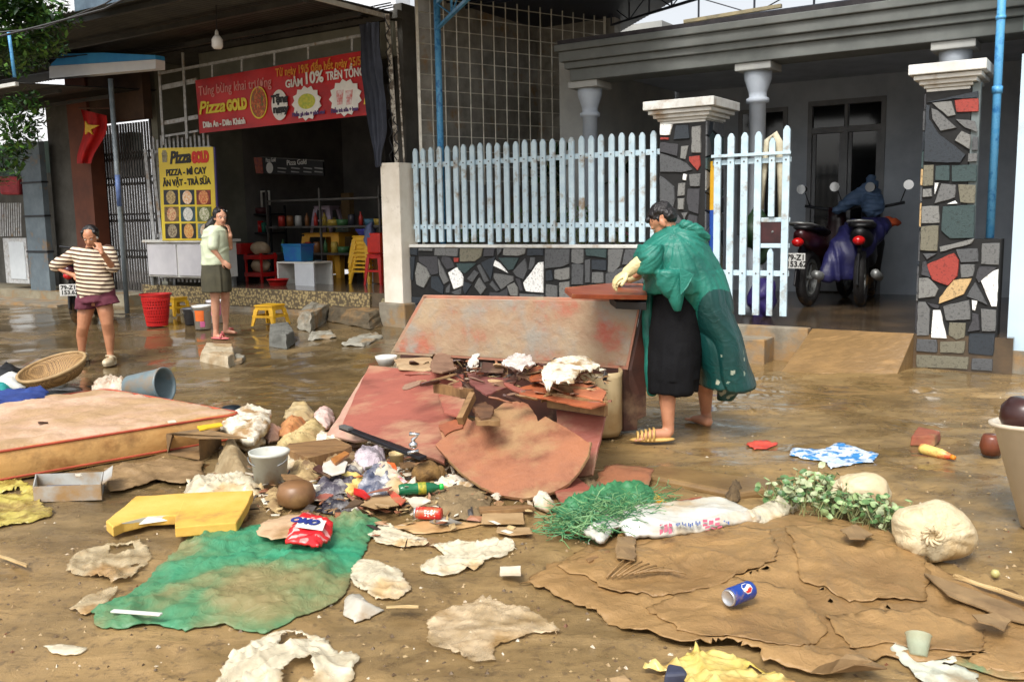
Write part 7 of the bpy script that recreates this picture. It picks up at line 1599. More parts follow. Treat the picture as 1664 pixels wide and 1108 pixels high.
o = obj('splinters', mb, [wood, brb, pap, M('dark scraps', (60, 50, 44), (44, 38, 34)), M('beige scraps', MUD)], rec=False); tag(o, 'small splinters, peel and scraps scattered around the foot of the furniture pile', 'scraps', kind='stuff')
# ------------------------------------------------------------------ plants behind the fence
def potplant(label, s, d, z0, h, n, seed, cols, spread=.3, L=.16, name='garden_plant'):
    t = thing(name, label, 'plant', F(s, d, z0)); rr = random.Random(seed); mb = MB(); ms = MB(); c = F(s, d, z0)
    for i in range(n):
        tip = c + Vector((rr.gauss(0, spread*.5), rr.gauss(0, spread*.35), h*rr.uniform(.5, 1))); ms.tube([c, (c+tip)/2+Vector((rr.gauss(0, .03), 0, .03)), tip], .004, 4, False)
        for k in range(5):
            p = c+(tip-c)*rr.uniform(.5, 1); d_ = Vector((rr.gauss(0, 1), rr.gauss(0, 1), rr.gauss(.2, .6))).normalized(); u, v = frame(d_); l = L*rr.uniform(.5, 1); mb.cur = rr.randrange(len(cols)); mb.add([p, p+d_*l*.5+u*l*.16, p+d_*l, p+d_*l*.5-u*l*.16], [(0, 1, 2, 3)])
    obj('leaves', mb, cols, t, rec=False); obj('stems', ms, M('pale stem', MUD), t); return t
lv = [leafm[1], leafm[2], M('pink flower', (196, 120, 150), (176, 90, 120))]
for k, (s, h, n, sp, lbl) in enumerate([(4.75, .5, 26, .35, 'leafy garden plant with few flowers behind the middle of the picket fence'), (4.2, .62, 34, .35, 'tall yellow green plant behind the middle of the picket fence'), (3.75, .5, 26, .3, 'bushy plant behind the picket fence left of the man'), (3.3, .42, 26, .3, 'pink flowering plant behind the fence right beside the left gate pillar'), (5.3, .3, 14, .3, 'low plant behind the left part of the picket fence')]):
    potplant(lbl, s, .4, 1.05, h, n, k+3, lv if k in (0, 3) else lv[:2], sp, .13)
tag(obj('planter_bed', MB().fbox(2.7, 5.95, .23, .6, .33, 1.06), concrete), 'raised planter bed directly behind the stone wall', 'planter')
potplant('dark spiky palm plant standing against the block wall behind the fence', 4.75, 1.9, 1.4, 1.0, 46, 9, [leafm[3], leafm[0]], .5, .42, 'palm_plant')
tag(obj('plant_stand', MB().fbox(4.62, 4.74, 1.8, 2.05, hz, 1.4), concrete), 'concrete stand carrying the spiky palm plant', 'stand')
# ------------------------------------------------------------------ motorbikes in the yard
tyre = M('tyre rubber', (34, 32, 32), (24, 22, 22), 12, .7, .3, 50, mud=.3); redp = M('dark red bodywork', (120, 26, 34), (96, 20, 28), 4, .25)
def wheel(c, ax, r, w, parent):
    m4 = Matrix.Translation(c) @ Vector(ax).to_track_quat('Z', 'Y').to_matrix().to_4x4(); k = 12
    prof = [(r-w*.5+w*.5*math.cos(2*math.pi*i/k), w*.5*math.sin(2*math.pi*i/k)) for i in range(k)]
    o = obj('wheel', MB().lathe(prof, m4, 36, True), tyre, parent, smooth=True)
    obj('rim', MB().lathe([(r-w*1.0, -w*.3), (r-w*1.0, w*.3), (r-w*1.25, w*.3), (r-w*1.25, -w*.3)], m4, 36, True), steel, o)
    mb = MB(); mb.lathe([(0, -.04), (.03, -.04), (.03, .04), (0, .04)], m4, 16)
    for i in range(6): a = i*math.pi/3; mb.tube([m4 @ Vector((.02*math.cos(a), .02*math.sin(a), 0)), m4 @ Vector(((r-w)*math.cos(a), (r-w)*math.sin(a), 0))], .009, 6)
    obj('hub', mb, steel, o)
def moto(name, label, c, fwd, cover=None, plate=True, body=redp, mirrors=True, scl=1.):
    """c: ground point under the rear wheel; fwd: heading"""
    t = thing(name, label, 'motorbike', c); f = Vector(fwd).normalized(); s = Vector((f.y, -f.x, 0))
    def L(x, y, z): return c + f*x + s*y + UZ*z
    wheel(L(0, 0, .29), s, .29, .10, t); wheel(L(1.22, 0, .29), s, .29, .08, t)
    obj('rear_fender', MB().bar(L(-.27, 0, .52), L(-.36, 0, .22), .13, .02, s).bar(L(-.05, 0, .66), L(-.27, 0, .52), .14, .03, s), black, t, bevel=.01)
    loftp = MB(); loft(loftp, [(L(-.32, 0, .74), s*.05, UZ*.04), (L(-.2, 0, .70), s*.10, UZ*.09), (L(.15, 0, .62), s*.12, UZ*.13), (L(.45, 0, .48), s*.11, UZ*.12), (L(.7, 0, .42), s*.08, UZ*.08)], 20)
    obj('body', loftp, body, t, smooth=True)
    st_ = MB(); loft(st_, [(L(-.28, 0, .80), s*.07, UZ*.02), (L(-.1, 0, .80), s*.13, UZ*.045), (L(.2, 0, .77), s*.12, UZ*.045), (L(.45, 0, .74), s*.07, UZ*.04)], 20); obj('seat', st_, black, t, smooth=True)
    fr_ = MB(); loft(fr_, [(L(.72, 0, .3), s*.12, f*.05), (L(.82, 0, .6), s*.15, f*.07), (L(.86, 0, .85), s*.10, f*.08), (L(.84, 0, 1.0), s*.09, f*.08)], 20); obj('front_shield', fr_, body, t, smooth=True)
    obj('handlebar', MB().tube([L(.78, -.33, 1.02), L(.84, -.12, .98), L(.84, .12, .98), L(.78, .33, 1.02)], .016, 8), darksteel, t, smooth=True)
    obj('fork', MB().tube([L(.9, -.07, .85), L(1.22, -.07, .3)], .02, 8).tube([L(.9, .07, .85), L(1.22, .07, .3)], .02, 8), steel, t, smooth=True)
    obj('tail_light', MB().ell(L(-.34, 0, .66), (.06, .05, .045)), M('tail light red', (190, 24, 24), (160, 18, 18), 4, .2), t, smooth=True)
    obj('grab_rail', MB().tube([L(.0, -.12, .80), L(-.3, -.11, .84), L(-.38, 0, .85), L(-.3, .11, .84), L(.0, .12, .80)], .012, 8), steel, t, smooth=True)
    for y in (-.28, .28) if mirrors else ():
        m_ = obj('mirror', MB().tube([L(.82, y, 1.0), L(.80, y*1.2, 1.16)], .006, 6).ell(L(.79, y*1.3, 1.20), (.055, .03, .04)), black, t, smooth=True)
        obj('mirror_glass', MB().lathe([(0, 0), (.05, 0), (.05, .004), (0, .004)], Matrix.Translation(L(.75, y*1.3, 1.20)) @ (-f).to_track_quat('Z', 'Y').to_matrix().to_4x4(), 20), M('mirror glass', (235, 238, 240), (225, 228, 230), 4, .08, metal=.6), m_)
    obj('exhaust', MB().tube([L(-.25, .15, .34), L(.2, .15, .28), L(.5, .12, .25)], [.045, .045, .02], 12), steel, t, smooth=True)
    t.scale = (scl,)*3
    if plate:
        p = obj('number_plate', MB().box(L(-.40, 0, .48), (.012, .20, .15), Matrix((f, s, UZ)).transposed()), M('plate white', (214, 214, 210), (196, 196, 190), 4, .4), t, bevel=.003)
        xd_ = s if (s.cross(UZ)).dot(-f) > 0 else -s
        for k, tx in enumerate(('79-Z1', '153.62')): mb = text_mb(tx, .075, L(-.409, 0, .49-.065*k) - xd_*.085, xd_, UZ, .001, bold=.002); obj('plate_number', mb, bk, p, rec=False)
    return t, L
c = H(1318, 500, hz); fw = Vector((.60, .80, 0))
t, L = moto('motorbike', 'red and black motorbike with a white number plate parked in the yard', c+Vector((.02, .18, 0)), fw, scl=1.2, body=M('black red bodywork', (58, 18, 22), (36, 14, 18), 4, .3))
c = H(1408, 500, hz)+Vector((0, .2, 0)); fw = Vector((.44, .9, 0))
t, L2 = moto('motorbike', 'dark motorbike draped with a blue raincoat, parked right in the yard', c, fw, plate=False, body=black, scl=1.22)
cvm = M('blue raincoat', (34, 34, 84), (24, 24, 62), 4, .5, .15, 20, wr=.5, wrs=6)
YC = c.y
def cring(xa, xb, y, ry, dy): q = P((xa+xb)/2, y, YC+dy); k = 1/1.22; return (c+(q-c)*k, Vector(((xb-xa)/2*YC/1500, 0, 0))*k, Vector((0, ry, 0))*k)
blob('raincoat', [('l', [cring(1384, 1440, 356, .10, .25), cring(1368, 1446, 368, .2, .2), cring(1352, 1428, 392, .18, .06), cring(1340, 1404, 425, .10, -.05), cring(1333, 1398, 448, .05, -.1), cring(1336, 1388, 456, .03, -.1)])], cvm, t, .011, 3, lambda p: .022*fold2(p.x, p.z*.35, 8, 2, .25, .5)+.01*noise.noise(p*9))
c3 = H(1385, 478, hz)+Vector((0, .6, 0)); t3, L3 = moto('motorbike', 'dark motorbike standing between and behind the two nearer motorbikes', c3, Vector((.42, .9, 0)), plate=False, scl=1.25, body=M('dark graphite bodywork', (40, 42, 48), (28, 30, 34), 4, .25))
cl = M('blue grey jacket', (84, 108, 140), (62, 84, 112), 6, .7, .15, 30)
blob('jacket', [('c', [(L2(.62, .0, 1.12), .07), (L2(.7, .0, 1.24), .06)]), ('c', [(L2(.66, 0, 1.14), .09), (L2(.55, -.18, 1.04), .06), (L2(.45, -.3, .95), .04)]), ('c', [(L2(.66, 0, 1.1), .1), (L2(.5, .05, .98), .1)])], cl, t, .01, 4, lambda p: .02*fold2(p.x, p.z, 9, 3))
mb = MB(); tag(obj('orange_cloth', mb.ell(L2(.5, .28, 1.0), (.12, .08, .06)).jit(.04, 12), M('orange rag', (190, 80, 30), (150, 60, 30), 8, .8), smooth=True), 'small orange rag on the handlebar of the draped motorbike', 'rag')
c = H(1455, 470, hz)
make_stool('stool', 'blue plastic stool right of the draped motorbike', c+Vector((0, .25, 0)), blue_pl, .32, .44, .2, .8)
lathe_obj('teal_basin', c+Vector((0, .25, .443)), [(0, 0), (.13, 0), (.13, .13), (.14, .13), (.14, .12), (.12, .12), (.12, .01), (0, .01)], M('teal plastic', (70, 170, 160), (50, 150, 140), 5, .4), 'teal plastic box on top of the blue stool', 'basin')
t = thing('folding_chair', 'yellow framed folding chair leg showing behind the right pillar', 'chair', c)
for a, b in ((-.1, .1), (.1, -.1)): obj('leg', MB().tube([c+Vector((a, .0, 0)), c+Vector((b, 0, .42))], .012, 8), yel_pl, t)
obj('crossbar', MB().tube([c+Vector((-.12, 0, .42)), c+Vector((.12, 0, .42))], .012, 8), yel_pl, t)
# clutter behind the gate leaf
for s, d, z, r_, m_, l in ((1.75, .9, .5, (.16, .14, .2), M('purple tarp', (70, 56, 130), (54, 44, 104), 5, .4), 'purple plastic bundle behind the lower part of the gate'), (1.85, 1.0, 1.2, (.14, .12, .3), leafm[3], 'dark leafy clump behind the gate leaf')):
    tag(obj('yard_bundle', MB().ell(F(s, d, z), r_, None, 20, 14).jit(.10, 6, s), m_, smooth=True), l, 'bundle')
t = thing('white_rope', 'pale looped cloth hung over the right end of the gate', 'cloth', F(1.4, .14, 1.5)); mb = MB(); mb.tube([F(1.54, .15, 1.5), F(1.52, .15, 1.9), F(1.49, .15, 2.18), F(1.42, .15, 2.24), F(1.36, .15, 2.1), F(1.32, .15, 1.8), F(1.31, .15, 1.42)], [.02, .03, .03, .035, .05, .06, .045], 10); obj('cloth', mb.jit(.02, 12), M('cream cloth', (206, 200, 176), (176, 166, 140), 8, .8, .2, 40), t, smooth=True)
# motorbike behind the woman at left
moto('motorbike', 'parked scooter with a white number plate half hidden behind the woman in stripes', G(108, 530)+Vector((.02, .28, 0)), Vector((-.22, .95, 0)), mirrors=False, body=M('dark maroon bodywork', (90, 30, 44), (60, 22, 34), 4, .25))
# ------------------------------------------------------------------ people
skin = M('tan skin', (190, 134, 100), (172, 116, 84), 12, .5, .05, 60, sss=.08); hairm = M('black hair', (26, 20, 20), (16, 12, 12), 30, .4, .4, 60, stretch=(1, 1, .15))
eyew = flat('eye white', (226, 222, 216), .3); eyeb = flat('eye dark', (26, 18, 16), .3); lipm = flat('lips', (160, 84, 76), .5)
def head_parts(c, f, u, k=1.):
    f = Vector(f).normalized(); u = Vector(u); u = (u-f*u.dot(f)).normalized(); s = f.cross(u); R3 = Matrix((s, f, u)).transposed()
    q = lambda x, y, z: c + s*x*k + f*y*k + u*z*k
    e = lambda p, r: ('e', p, tuple(a*k for a in r), R3)
    parts = [e(q(0, -.005, .030), (.074, .092, .080)), e(q(0, .022, -.028), (.061, .070, .078)), e(q(0, .038, -.078), (.040, .044, .030)),
             ('c', [(q(0, .084, .004), .009*k), (q(0, .104, -.032), .0125*k)]), e(q(0, .094, -.036), (.018, .012, .009)), ('c', [(q(-.02, .078, -.062), .008*k), (q(.02, .078, -.062), .008*k)]),
             ('c', [(q(-.045, .072, .018), .010*k), (q(-.015, .084, .020), .009*k)]), ('c', [(q(.045, .072, .018), .010*k), (q(.015, .084, .020), .009*k)]),
             e(q(-.073, -.005, -.012), (.010, .019, .030)), e(q(.073, -.005, -.012), (.010, .019, .030))]
    return parts, q, R3
def face_bits(q, R3, t, k=1., closed=False):
    for x in (-.030, .030):
        e_ = obj('eye', MB().ell(q(x, .080, .002), (.013*k, .008*k, (.004 if closed else .0065)*k), R3, 12, 8), eyew, t, smooth=True); obj('iris', MB().ell(q(x, .0865, .001), (.0055*k, .003*k, (.003 if closed else .005)*k), R3, 10, 6), eyeb, e_, smooth=True)
        obj('eyebrow', MB().tube([q(x-.017, .082, .022), q(x, .091, .028), q(x+.017, .082, .022)], 0.0018*k, 6), hairm, t, smooth=True)
    obj('mouth', MB().tube([q(-.021, .080, -.063), q(0, .0885, -.061), q(.021, .080, -.063)], .0042*k, 6), lipm, t, smooth=True)
def hand_parts(w, d, n, k=1., curl=.35, thumb=1, spread=.12):
    """w wrist, d towards the fingers, n back of the hand, thumb side +1/-1"""
    d = Vector(d).normalized(); n = Vector(n); n = (n-d*n.dot(d)).normalized(); s = d.cross(n)*thumb; R3 = Matrix((s, d, n)).transposed()
    P_ = [('e', w+d*.045*k, (.037*k, .052*k, .015*k), R3), ('c', [(w-d*.03*k, .024*k), (w+d*.015*k, .022*k)])]
    for i, (x, L, r_) in enumerate(((.028, .068, .0088), (.010, .078, .009), (-.009, .072, .0087), (-.027, .056, .0078))):
        p = w + d*.078*k + s*x*k; a = spread*(x/.028); dd = (d + s*a*.6).normalized(); pts = [(w+d*.05*k+s*x*.8*k, r_*k*1.1), (p, r_*k*1.1)]
        for j, l in enumerate((.42, .32, .26)):
            c_ = curl*(j+.6)*(1+.12*i); v = dd*math.cos(c_) - n*math.sin(c_); p = p + v*L*l*k; pts.append((p, r_*k*(1-.12*j)))
        P_.append(('c', pts))
    p = w+d*.02*k+s*.022*k; q2 = w+d*.045*k+s*.052*k-n*.012*k; q3 = w+d*.078*k+s*.060*k-n*.026*k; P_.append(('c', [(p, .013*k), (q2, .0105*k), (q3, .0085*k)]))
    return P_
# ---- woman in striped shirt
Y1 = 9.50
J = lambda x, y, dy=0: P(x, y, Y1+dy)
gA, gB = G(134, 588), G(180, 594); b = (gA+gB)/2
t = thing('person', 'woman in a brown and white striped shirt and maroon shorts, hand at her face, standing in the water at left', 'person', b)
t['label'] = 'woman in brown and white striped shirt and maroon shorts, one hand at her face'
hp, q1, R1 = head_parts(J(147, 385, -.06), Vector((.12, -.93, -.38)), Vector((.02, -.35, .93)), .93)
hA = hand_parts(J(121, 448, -.04), Vector((.75, -.5, -.5)), Vector((-.2, -.8, .5)), .9, .3, -1)
hB = hand_parts(J(164, 408, -.27), Vector((-.42, .35, 1)), Vector((.6, -.7, .1)), .9, .55, -1)
body = hp + [('c', [(J(147, 402, .0), .048), (J(148, 412, .02), .052)]),
 ('l', [(J(148, 404, .02), Vector((.10, 0, 0)), Vector((0, .07, 0))), (J(147, 414, .02), Vector((.15, 0, 0)), Vector((0, .08, 0))), (J(149, 432, .0), Vector((.165, 0, 0)), Vector((0, .11, 0))), (J(152, 455, .0), Vector((.15, 0, 0)), Vector((0, .12, 0))), (J(155, 478, .02), Vector((.175, 0, 0)), Vector((0, .13, 0))), (J(155, 496, .02), Vector((.16, 0, 0)), Vector((0, .11, 0)))]),
 ('c', [(J(122, 415, .03), .042), (J(91, 436, .05), .036), (J(121, 448, -.04), .024)]), ('c', [(J(174, 414, .0), .042), (J(185, 437, -.06), .038), (J(164, 408, -.27), .023)]),
 ('c', [(J(142, 492, .0), .085), (J(138, 512, -.02), .076), (J(135, 531, -.03), .058), (J(133, 545, .01), .056), (J(133, 570, .02), .034), (J(134, 582, .02), .036)]),
 ('c', [(J(168, 490, .0), .085), (J(172, 508, -.02), .078), (J(174, 525, -.03), .060), (J(177, 542, .01), .058), (J(179, 572, .02), .034), (J(180, 584, .02), .036)]),
 ('c', [(J(135, 583, .02), .034), (J(135, 590, -.14), .024)]), ('c', [(J(180, 585, .02), .034), (J(180, 592, -.14), .024)])] + hA + hB
blob('body', body, skin, t, .0075, 3)
face_bits(q1, R1, t, .93, True)
def stripes(name, c1, c2, per, ang=0):
    m = M(name, c1, c2, 5, .8, .1, 60); T = m.node_tree; N = T.nodes; L = T.links; tc = N.new('ShaderNodeTexCoord'); mp = N.new('ShaderNodeMapping'); mp.inputs['Rotation'].default_value = (0, ang, 0); L.new(tc.outputs['Object'], mp.inputs[0])
    w = N.new('ShaderNodeTexWave'); w.bands_direction = 'Z'; w.inputs['Scale'].default_value = .314/per; w.inputs['Distortion'].default_value = 1.2; w.inputs['Detail'].default_value = 1; w.inputs['Detail Scale'].default_value = .6; L.new(mp.outputs[0], w.inputs[0])
    r = N.new('ShaderNodeValToRGB'); r.color_ramp.elements[0].position = .42; r.color_ramp.elements[1].position = .5; r.color_ramp.elements[0].color = rgb(c1); r.color_ramp.elements[1].color = rgb(c2); L.new(w.outputs[0], r.inputs[0]); L.new(r.outputs[0], N['Principled BSDF'].inputs['Base Color']); return m
sm = stripes('striped jersey', (82, 56, 44), (222, 204, 176), .040, R(-6))
blob('shirt', [('l', [(J(148, 403, .02), Vector((.10, 0, 0)), Vector((0, .075, 0))), (J(147, 409, .02), Vector((.18, 0, 0)), Vector((0, .11, 0))), (J(148, 425, .0), Vector((.165, 0, 0)), Vector((0, .135, 0))), (J(151, 445, .0), Vector((.16, 0, 0)), Vector((0, .15, 0))), (J(155, 465, .0), Vector((.18, 0, .02)), Vector((0, .165, 0))), (J(157, 479, .0), Vector((.178, 0, .04)), Vector((0, .16, 0)))]),
 ('c', [(J(124, 411, .02), .068), (J(104, 424, .04), .062), (J(92, 432, .05), .060)]), ('c', [(J(175, 410, .0), .073), (J(181, 424, -.03), .070), (J(184, 432, -.05), .062)])], sm, t, .0085, 3,
 lambda p: .013*fold2(p.x, p.z, 5, 3, .8, 1.8)+.006*noise.noise(p*8))
blob('shorts', [('l', [(J(156, 474, .0), Vector((.185, 0, .03)), Vector((0, .15, 0))), (J(157, 490, .0), Vector((.20, 0, .02)), Vector((0, .155, 0)))]), ('l', [(J(143, 484, .0), Vector((.11, 0, .0)), Vector((0, .13, 0))), (J(140, 501, -.01), Vector((.105, 0, .0)), Vector((0, .12, 0)))]), ('l', [(J(171, 482, .0), Vector((.11, 0, .0)), Vector((0, .13, 0))), (J(175, 495, -.01), Vector((.115, 0, .02)), Vector((0, .12, 0)))])], M('maroon shorts cloth', (104, 44, 60), (80, 32, 46), 6, .8), t, .008, 2, lambda p: .006*fold2(p.x, p.z, 12, 5, .2, 1))
blob('hair', [('e', q1(0, -.030, .048), (.080, .080, .072), R1), ('e', q1(0, -.055, -.01), (.072, .05, .07), R1), ('c', [(q1(-.06, .03, .068), .022), (q1(-.074, .0, .0), .016)]), ('c', [(q1(.06, .03, .068), .022), (q1(.074, .0, .0), .016)]), ('c', [(q1(0, -.09, .02), .03), (q1(0, -.11, -.05), .025)])], hairm, t, .0055, 1, lambda p: .006*noise.noise(p*30))
obj('hair_clip', MB().ell(q1(-.072, .01, -.0), (.012, .018, .022), R1), white_pl, t, smooth=True)
clog = M('cream clog rubber', (214, 202, 176), (196, 182, 152), 5, .5, mud=.2)
for x, g in ((134.5, gA), (180.5, gB)):
    a = J(x, 586, -.02); s_ = blob('clog', [('e', g+Vector((0, -.05, .045)), (.052, .095, .045)), ('e', g+Vector((0, .05, .05)), (.042, .05, .05)), ('e', g+Vector((0, -.01, .015)), (.05, .125, .018))], clog, t, .006, 2)
    obj('strap', MB().tube([g+Vector((-.046, .03, .06)), g+Vector((-.03, -.02, .105)), g+Vector((.03, -.02, .105)), g+Vector((.046, .03, .06))], .010, 8), clog, s_, smooth=True)
# ---- woman in pale shirt
Y2 = 10.96; J = lambda x, y, dy=0: P(x, y, Y2+dy)
gA, gB = G(354, 550), G(370, 541)
t = thing('person', 'woman in pale green shirt and olive skirt shorts with long black hair, pink sandals, beside the cabinet', 'person', (gA+gB)/2)
t['label'] = 'woman in pale green shirt and olive shorts with long black hair by the shop'
hp, q2, R2 = head_parts(J(358, 353, -.02), Vector((.62, -.78, -.10)), Vector((0, 0, 1)), .93)
hA = hand_parts(J(361, 424, -.13), Vector((.7, .1, -.6)), Vector((.2, -1, 0)), .9, .35, 1)
hB = hand_parts(J(374, 380, -.02), Vector((-.15, -.05, 1)), Vector((.9, -.1, .1)), .9, .5, 1)
body = hp + [('c', [(J(356, 364, .0), .046), (J(352, 376, .01), .050)]),
 ('l', [(J(352, 371, .0), Vector((.08, 0, 0)), Vector((0, .09, 0))), (J(350, 378, .0), Vector((.11, .04, 0)), Vector((-.05, .15, 0))), (J(350, 395, .0), Vector((.12, .04, 0)), Vector((-.05, .14, 0))), (J(350, 420, .0), Vector((.12, .03, 0)), Vector((-.04, .14, 0))), (J(350, 445, .0), Vector((.14, .03, 0)), Vector((-.04, .16, 0))), (J(352, 460, .0), Vector((.12, .0, 0)), Vector((0, .13, 0)))]),
 ('c', [(J(348, 382, -.15), .045), (J(347, 406, -.17), .036), (J(361, 424, -.13), .023)]), ('c', [(J(360, 382, .14), .045), (J(374, 402, .10), .035), (J(374, 380, -.02), .022)]),
 ('c', [(J(348, 455, -.05), .08), (J(350, 487, -.05), .052), (J(350, 502, -.03), .052), (J(351, 535, -.0), .032), (J(351, 545, .0), .034)]),
 ('c', [(J(362, 455, .10), .08), (J(366, 482, .12), .052), (J(366, 498, .14), .052), (J(367, 527, .16), .032), (J(367, 536, .16), .034)]),
 ('c', [(J(350, 546, .0), .030), (J(366, 549, -.03), .020)]), ('c', [(J(366, 538, .16), .030), (J(381, 540, .14), .020)])] + hA + hB
blob('body', body, M('fair skin', (206, 156, 128), (190, 136, 108), 12, .5, .05, 60, sss=.08), t, .0075, 3)
face_bits(q2, R2, t, .93)
blob('shirt', [('l', [(J(353, 368, .0), Vector((.07, 0, 0)), Vector((0, .08, 0))), (J(350, 374, .0), Vector((.125, .05, 0)), Vector((-.06, .17, 0))), (J(349, 395, .0), Vector((.145, .05, 0)), Vector((-.06, .16, 0))), (J(350, 415, .0), Vector((.145, .04, 0)), Vector((-.05, .16, 0))), (J(350, 430, .0), Vector((.155, .03, 0)), Vector((-.04, .165, 0)))]),
 ('c', [(J(348, 381, -.14), .066), (J(346, 399, -.16), .060)]), ('c', [(J(360, 381, .13), .064), (J(368, 394, .12), .06)])], M('pale mint shirt', (206, 214, 186), (186, 194, 164), 5, .8, .08, 40), t, .0085, 3, lambda p: .012*fold2(p.x, p.z, 5, 6, .5, 1.8)+.006*noise.noise(p*8))
blob('shorts', [('l', [(J(350, 428, .0), Vector((.145, .03, 0)), Vector((-.04, .155, 0))), (J(351, 450, .0), Vector((.165, .03, 0)), Vector((-.04, .18, 0))), (J(352, 474, .0), Vector((.165, .03, 0)), Vector((-.04, .19, 0)))])], M('olive shorts cloth', (74, 70, 52), (58, 56, 42), 5, .85), t, .009, 3, lambda p: .008*fold2(p.x+p.y, p.z*.3, 9, 5, .2, .6))
blob('hair', [('e', q2(0, -.030, .045), (.082, .084, .076), R2), ('e', q2(0, -.06, -.02), (.076, .05, .08), R2), ('c', [(q2(-.03, .05, .085), .02), (q2(-.072, .02, .03), .024), (q2(-.078, .0, -.05), .018)]), ('c', [(q2(.03, .05, .085), .02), (q2(.072, .0, .0), .018)]), ('c', [(q2(0, -.09, .0), .05), (J(340, 368, .02), .055), (J(336, 385, .02), .045), (J(333, 402, .02), .022)])], hairm, t, .006, 1, lambda p: .006*noise.noise(Vector((p.x*50, p.y*50, p.z*12))))
obj('hair_clip', MB().ell(q2(-.074, .0, .07), (.014, .014, .014), R2), white_pl, t, smooth=True)
sand = M('pink sandal rubber', (206, 110, 110), (184, 92, 92), 5, .5)
for a, b_ in ((G(346, 551), G(370, 552)), (G(361, 541), G(384, 543))):
    d = (b_-a).normalized(); c = (a+b_)/2+UZ*.015; R3 = Matrix((Vector((-d.y, d.x, 0)), d, UZ)).transposed()
    s_ = obj('sandal', MB().ell(c, (.048, .125, .016), R3, 24, 8), sand, t, smooth=True); obj('strap', MB().tube([c+R3@Vector((-.045, .03, .01)), c+R3@Vector((-.02, .03, .05)), c+R3@Vector((.02, .03, .05)), c+R3@Vector((.045, .03, .01))], .014, 8), sand, s_, smooth=True)
# ---- man in the green poncho
Y3 = 5.95; J = lambda x, y, dy=0: P(x, y, Y3+dy)
gA, gB = G(1068, 716), G(1150, 694)
t = thing('person', 'man in a long teal green rain poncho and cream gloves bending over the broken cabinet', 'person', (gA+gB)/2)
hp, q3, R3_ = head_parts(J(1079, 360, .05), Vector((-.66, .40, -.72)), Vector((-.6, .2, .75)), 1.0)
mskin = M('man skin', (196, 140, 108), (176, 120, 90), 12, .5, .05, 60, sss=.08)
V3 = Vector
body = hp + [('c', [(J(1088, 372, .05), .055), (J(1100, 392, .05), .06)]),
 ('l', [(J(1096, 388, .05), V3((.09, 0, .06)), V3((0, .12, 0))), (J(1102, 410, .05), V3((.11, 0, .05)), V3((0, .16, 0))), (J(1112, 450, .05), V3((.13, 0, .03)), V3((0, .18, 0))), (J(1118, 490, .05), V3((.13, 0, 0)), V3((0, .17, 0))), (J(1118, 520, .05), V3((.13, 0, 0)), V3((0, .17, 0)))]),
 ('c', [(J(1086, 404, -.04), .05), (J(1064, 420, -.10), .036), (J(1038, 430, -.13), .029)]), ('c', [(J(1084, 404, .2), .05), (J(1060, 432, .22), .036), (J(1028, 448, .25), .029)]),
 ('c', [(J(1112, 520, -.0), .08), (J(1098, 570, -.04), .065), (J(1088, 608, -.06), .056), (J(1084, 640, -.06), .058), (J(1086, 690, -.06), .038), (J(1086, 700, -.06), .040)]),
 ('c', [(J(1122, 520, .20), .08), (J(1138, 570, .26), .065), (J(1143, 605, .30), .060), (J(1146, 632, .36), .056), (J(1147, 668, .42), .037), (J(1148, 680, .42), .040)]),
 ('c', [(gA+V3((.06, -.0, .045)), .036), (gA+V3((-.02, -.01, .045)), .036), (gA+V3((-.10, -.02, .028)), .026)]), ('c', [(gB+V3((0, .0, .04)), .036), (gB+V3((-.03, .09, .035)), .034), (gB+V3((-.06, .17, .022)), .024)])]
for i in range(5):
    y = -.035+.018*i; body.append(('c', [(gA+V3((-.10, y-.02, .026)), .013), (gA+V3((-.150+.008*i, y-.025, .018)), .010)]))
    body.append(('c', [(gB+V3((-.09+.016*i, .17+.004*i, .018)), .012), (gB+V3((-.115+.016*i, .215+.004*i, .014)), .009)]))
blob('body', body, mskin, t, .0065, 3)
face_bits(q3, R3_, t, 1., True)
blob('hair', [('e', q3(0, -.018, .056), (.0775, .090, .068), R3_), ('e', q3(0, -.055, .010), (.072, .048, .06), R3_), ('c', [(q3(-.045, .058, .074), .020), (q3(.045, .058, .074), .020)]), ('c', [(q3(.073, -.005, .035), .010), (q3(.074, -.0, .015), .006)]), ('c', [(q3(-.073, -.005, .035), .010), (q3(-.074, -.0, .015), .006)])], hairm, t, .0045, 1, lambda p: .005*noise.noise(p*45)+.004*noise.noise(p*90))
gl_ = M('cream rubber glove', (222, 208, 160), (204, 186, 132), 6, .4, .08, 40)
hp_ = H(1004, 466, .97); 
blob('glove', [('c', [(J(1042, 426, -.14), .048), (J(1030, 434, -.12), .040), (J(1020, 442, -.10), .036)])] + hand_parts(J(1022, 441, -.10), V3((-.085, .0, -.05)), V3((-.35, -.25, 1)), 1.12, .62, -1, .1), gl_, t, .005, 2, lambda p: .002*fold2(p.x, p.z, 40, 1))
blob('glove', [('c', [(J(1035, 446, .28), .042), (J(1022, 452, .25), .036)])] + hand_parts(J(1022, 452, .25), V3((-.08, -.02, -.03)), V3((-.3, 0, 1)), 1.1, .6, 1, .1), gl_, t, .006, 2)
blkc = M('black wet cloth', (13, 13, 16), (8, 8, 10), 6, .8, .15, 30, spec=.2, wr=.3, wrs=5)
def ring(xa, xb, y, ry, dy=.05, tilt=0):
    c = J((xa+xb)/2, y, dy); return (c, V3(((xb-xa)/2*Y3/1500, 0, tilt)), V3((0, ry, 0)))
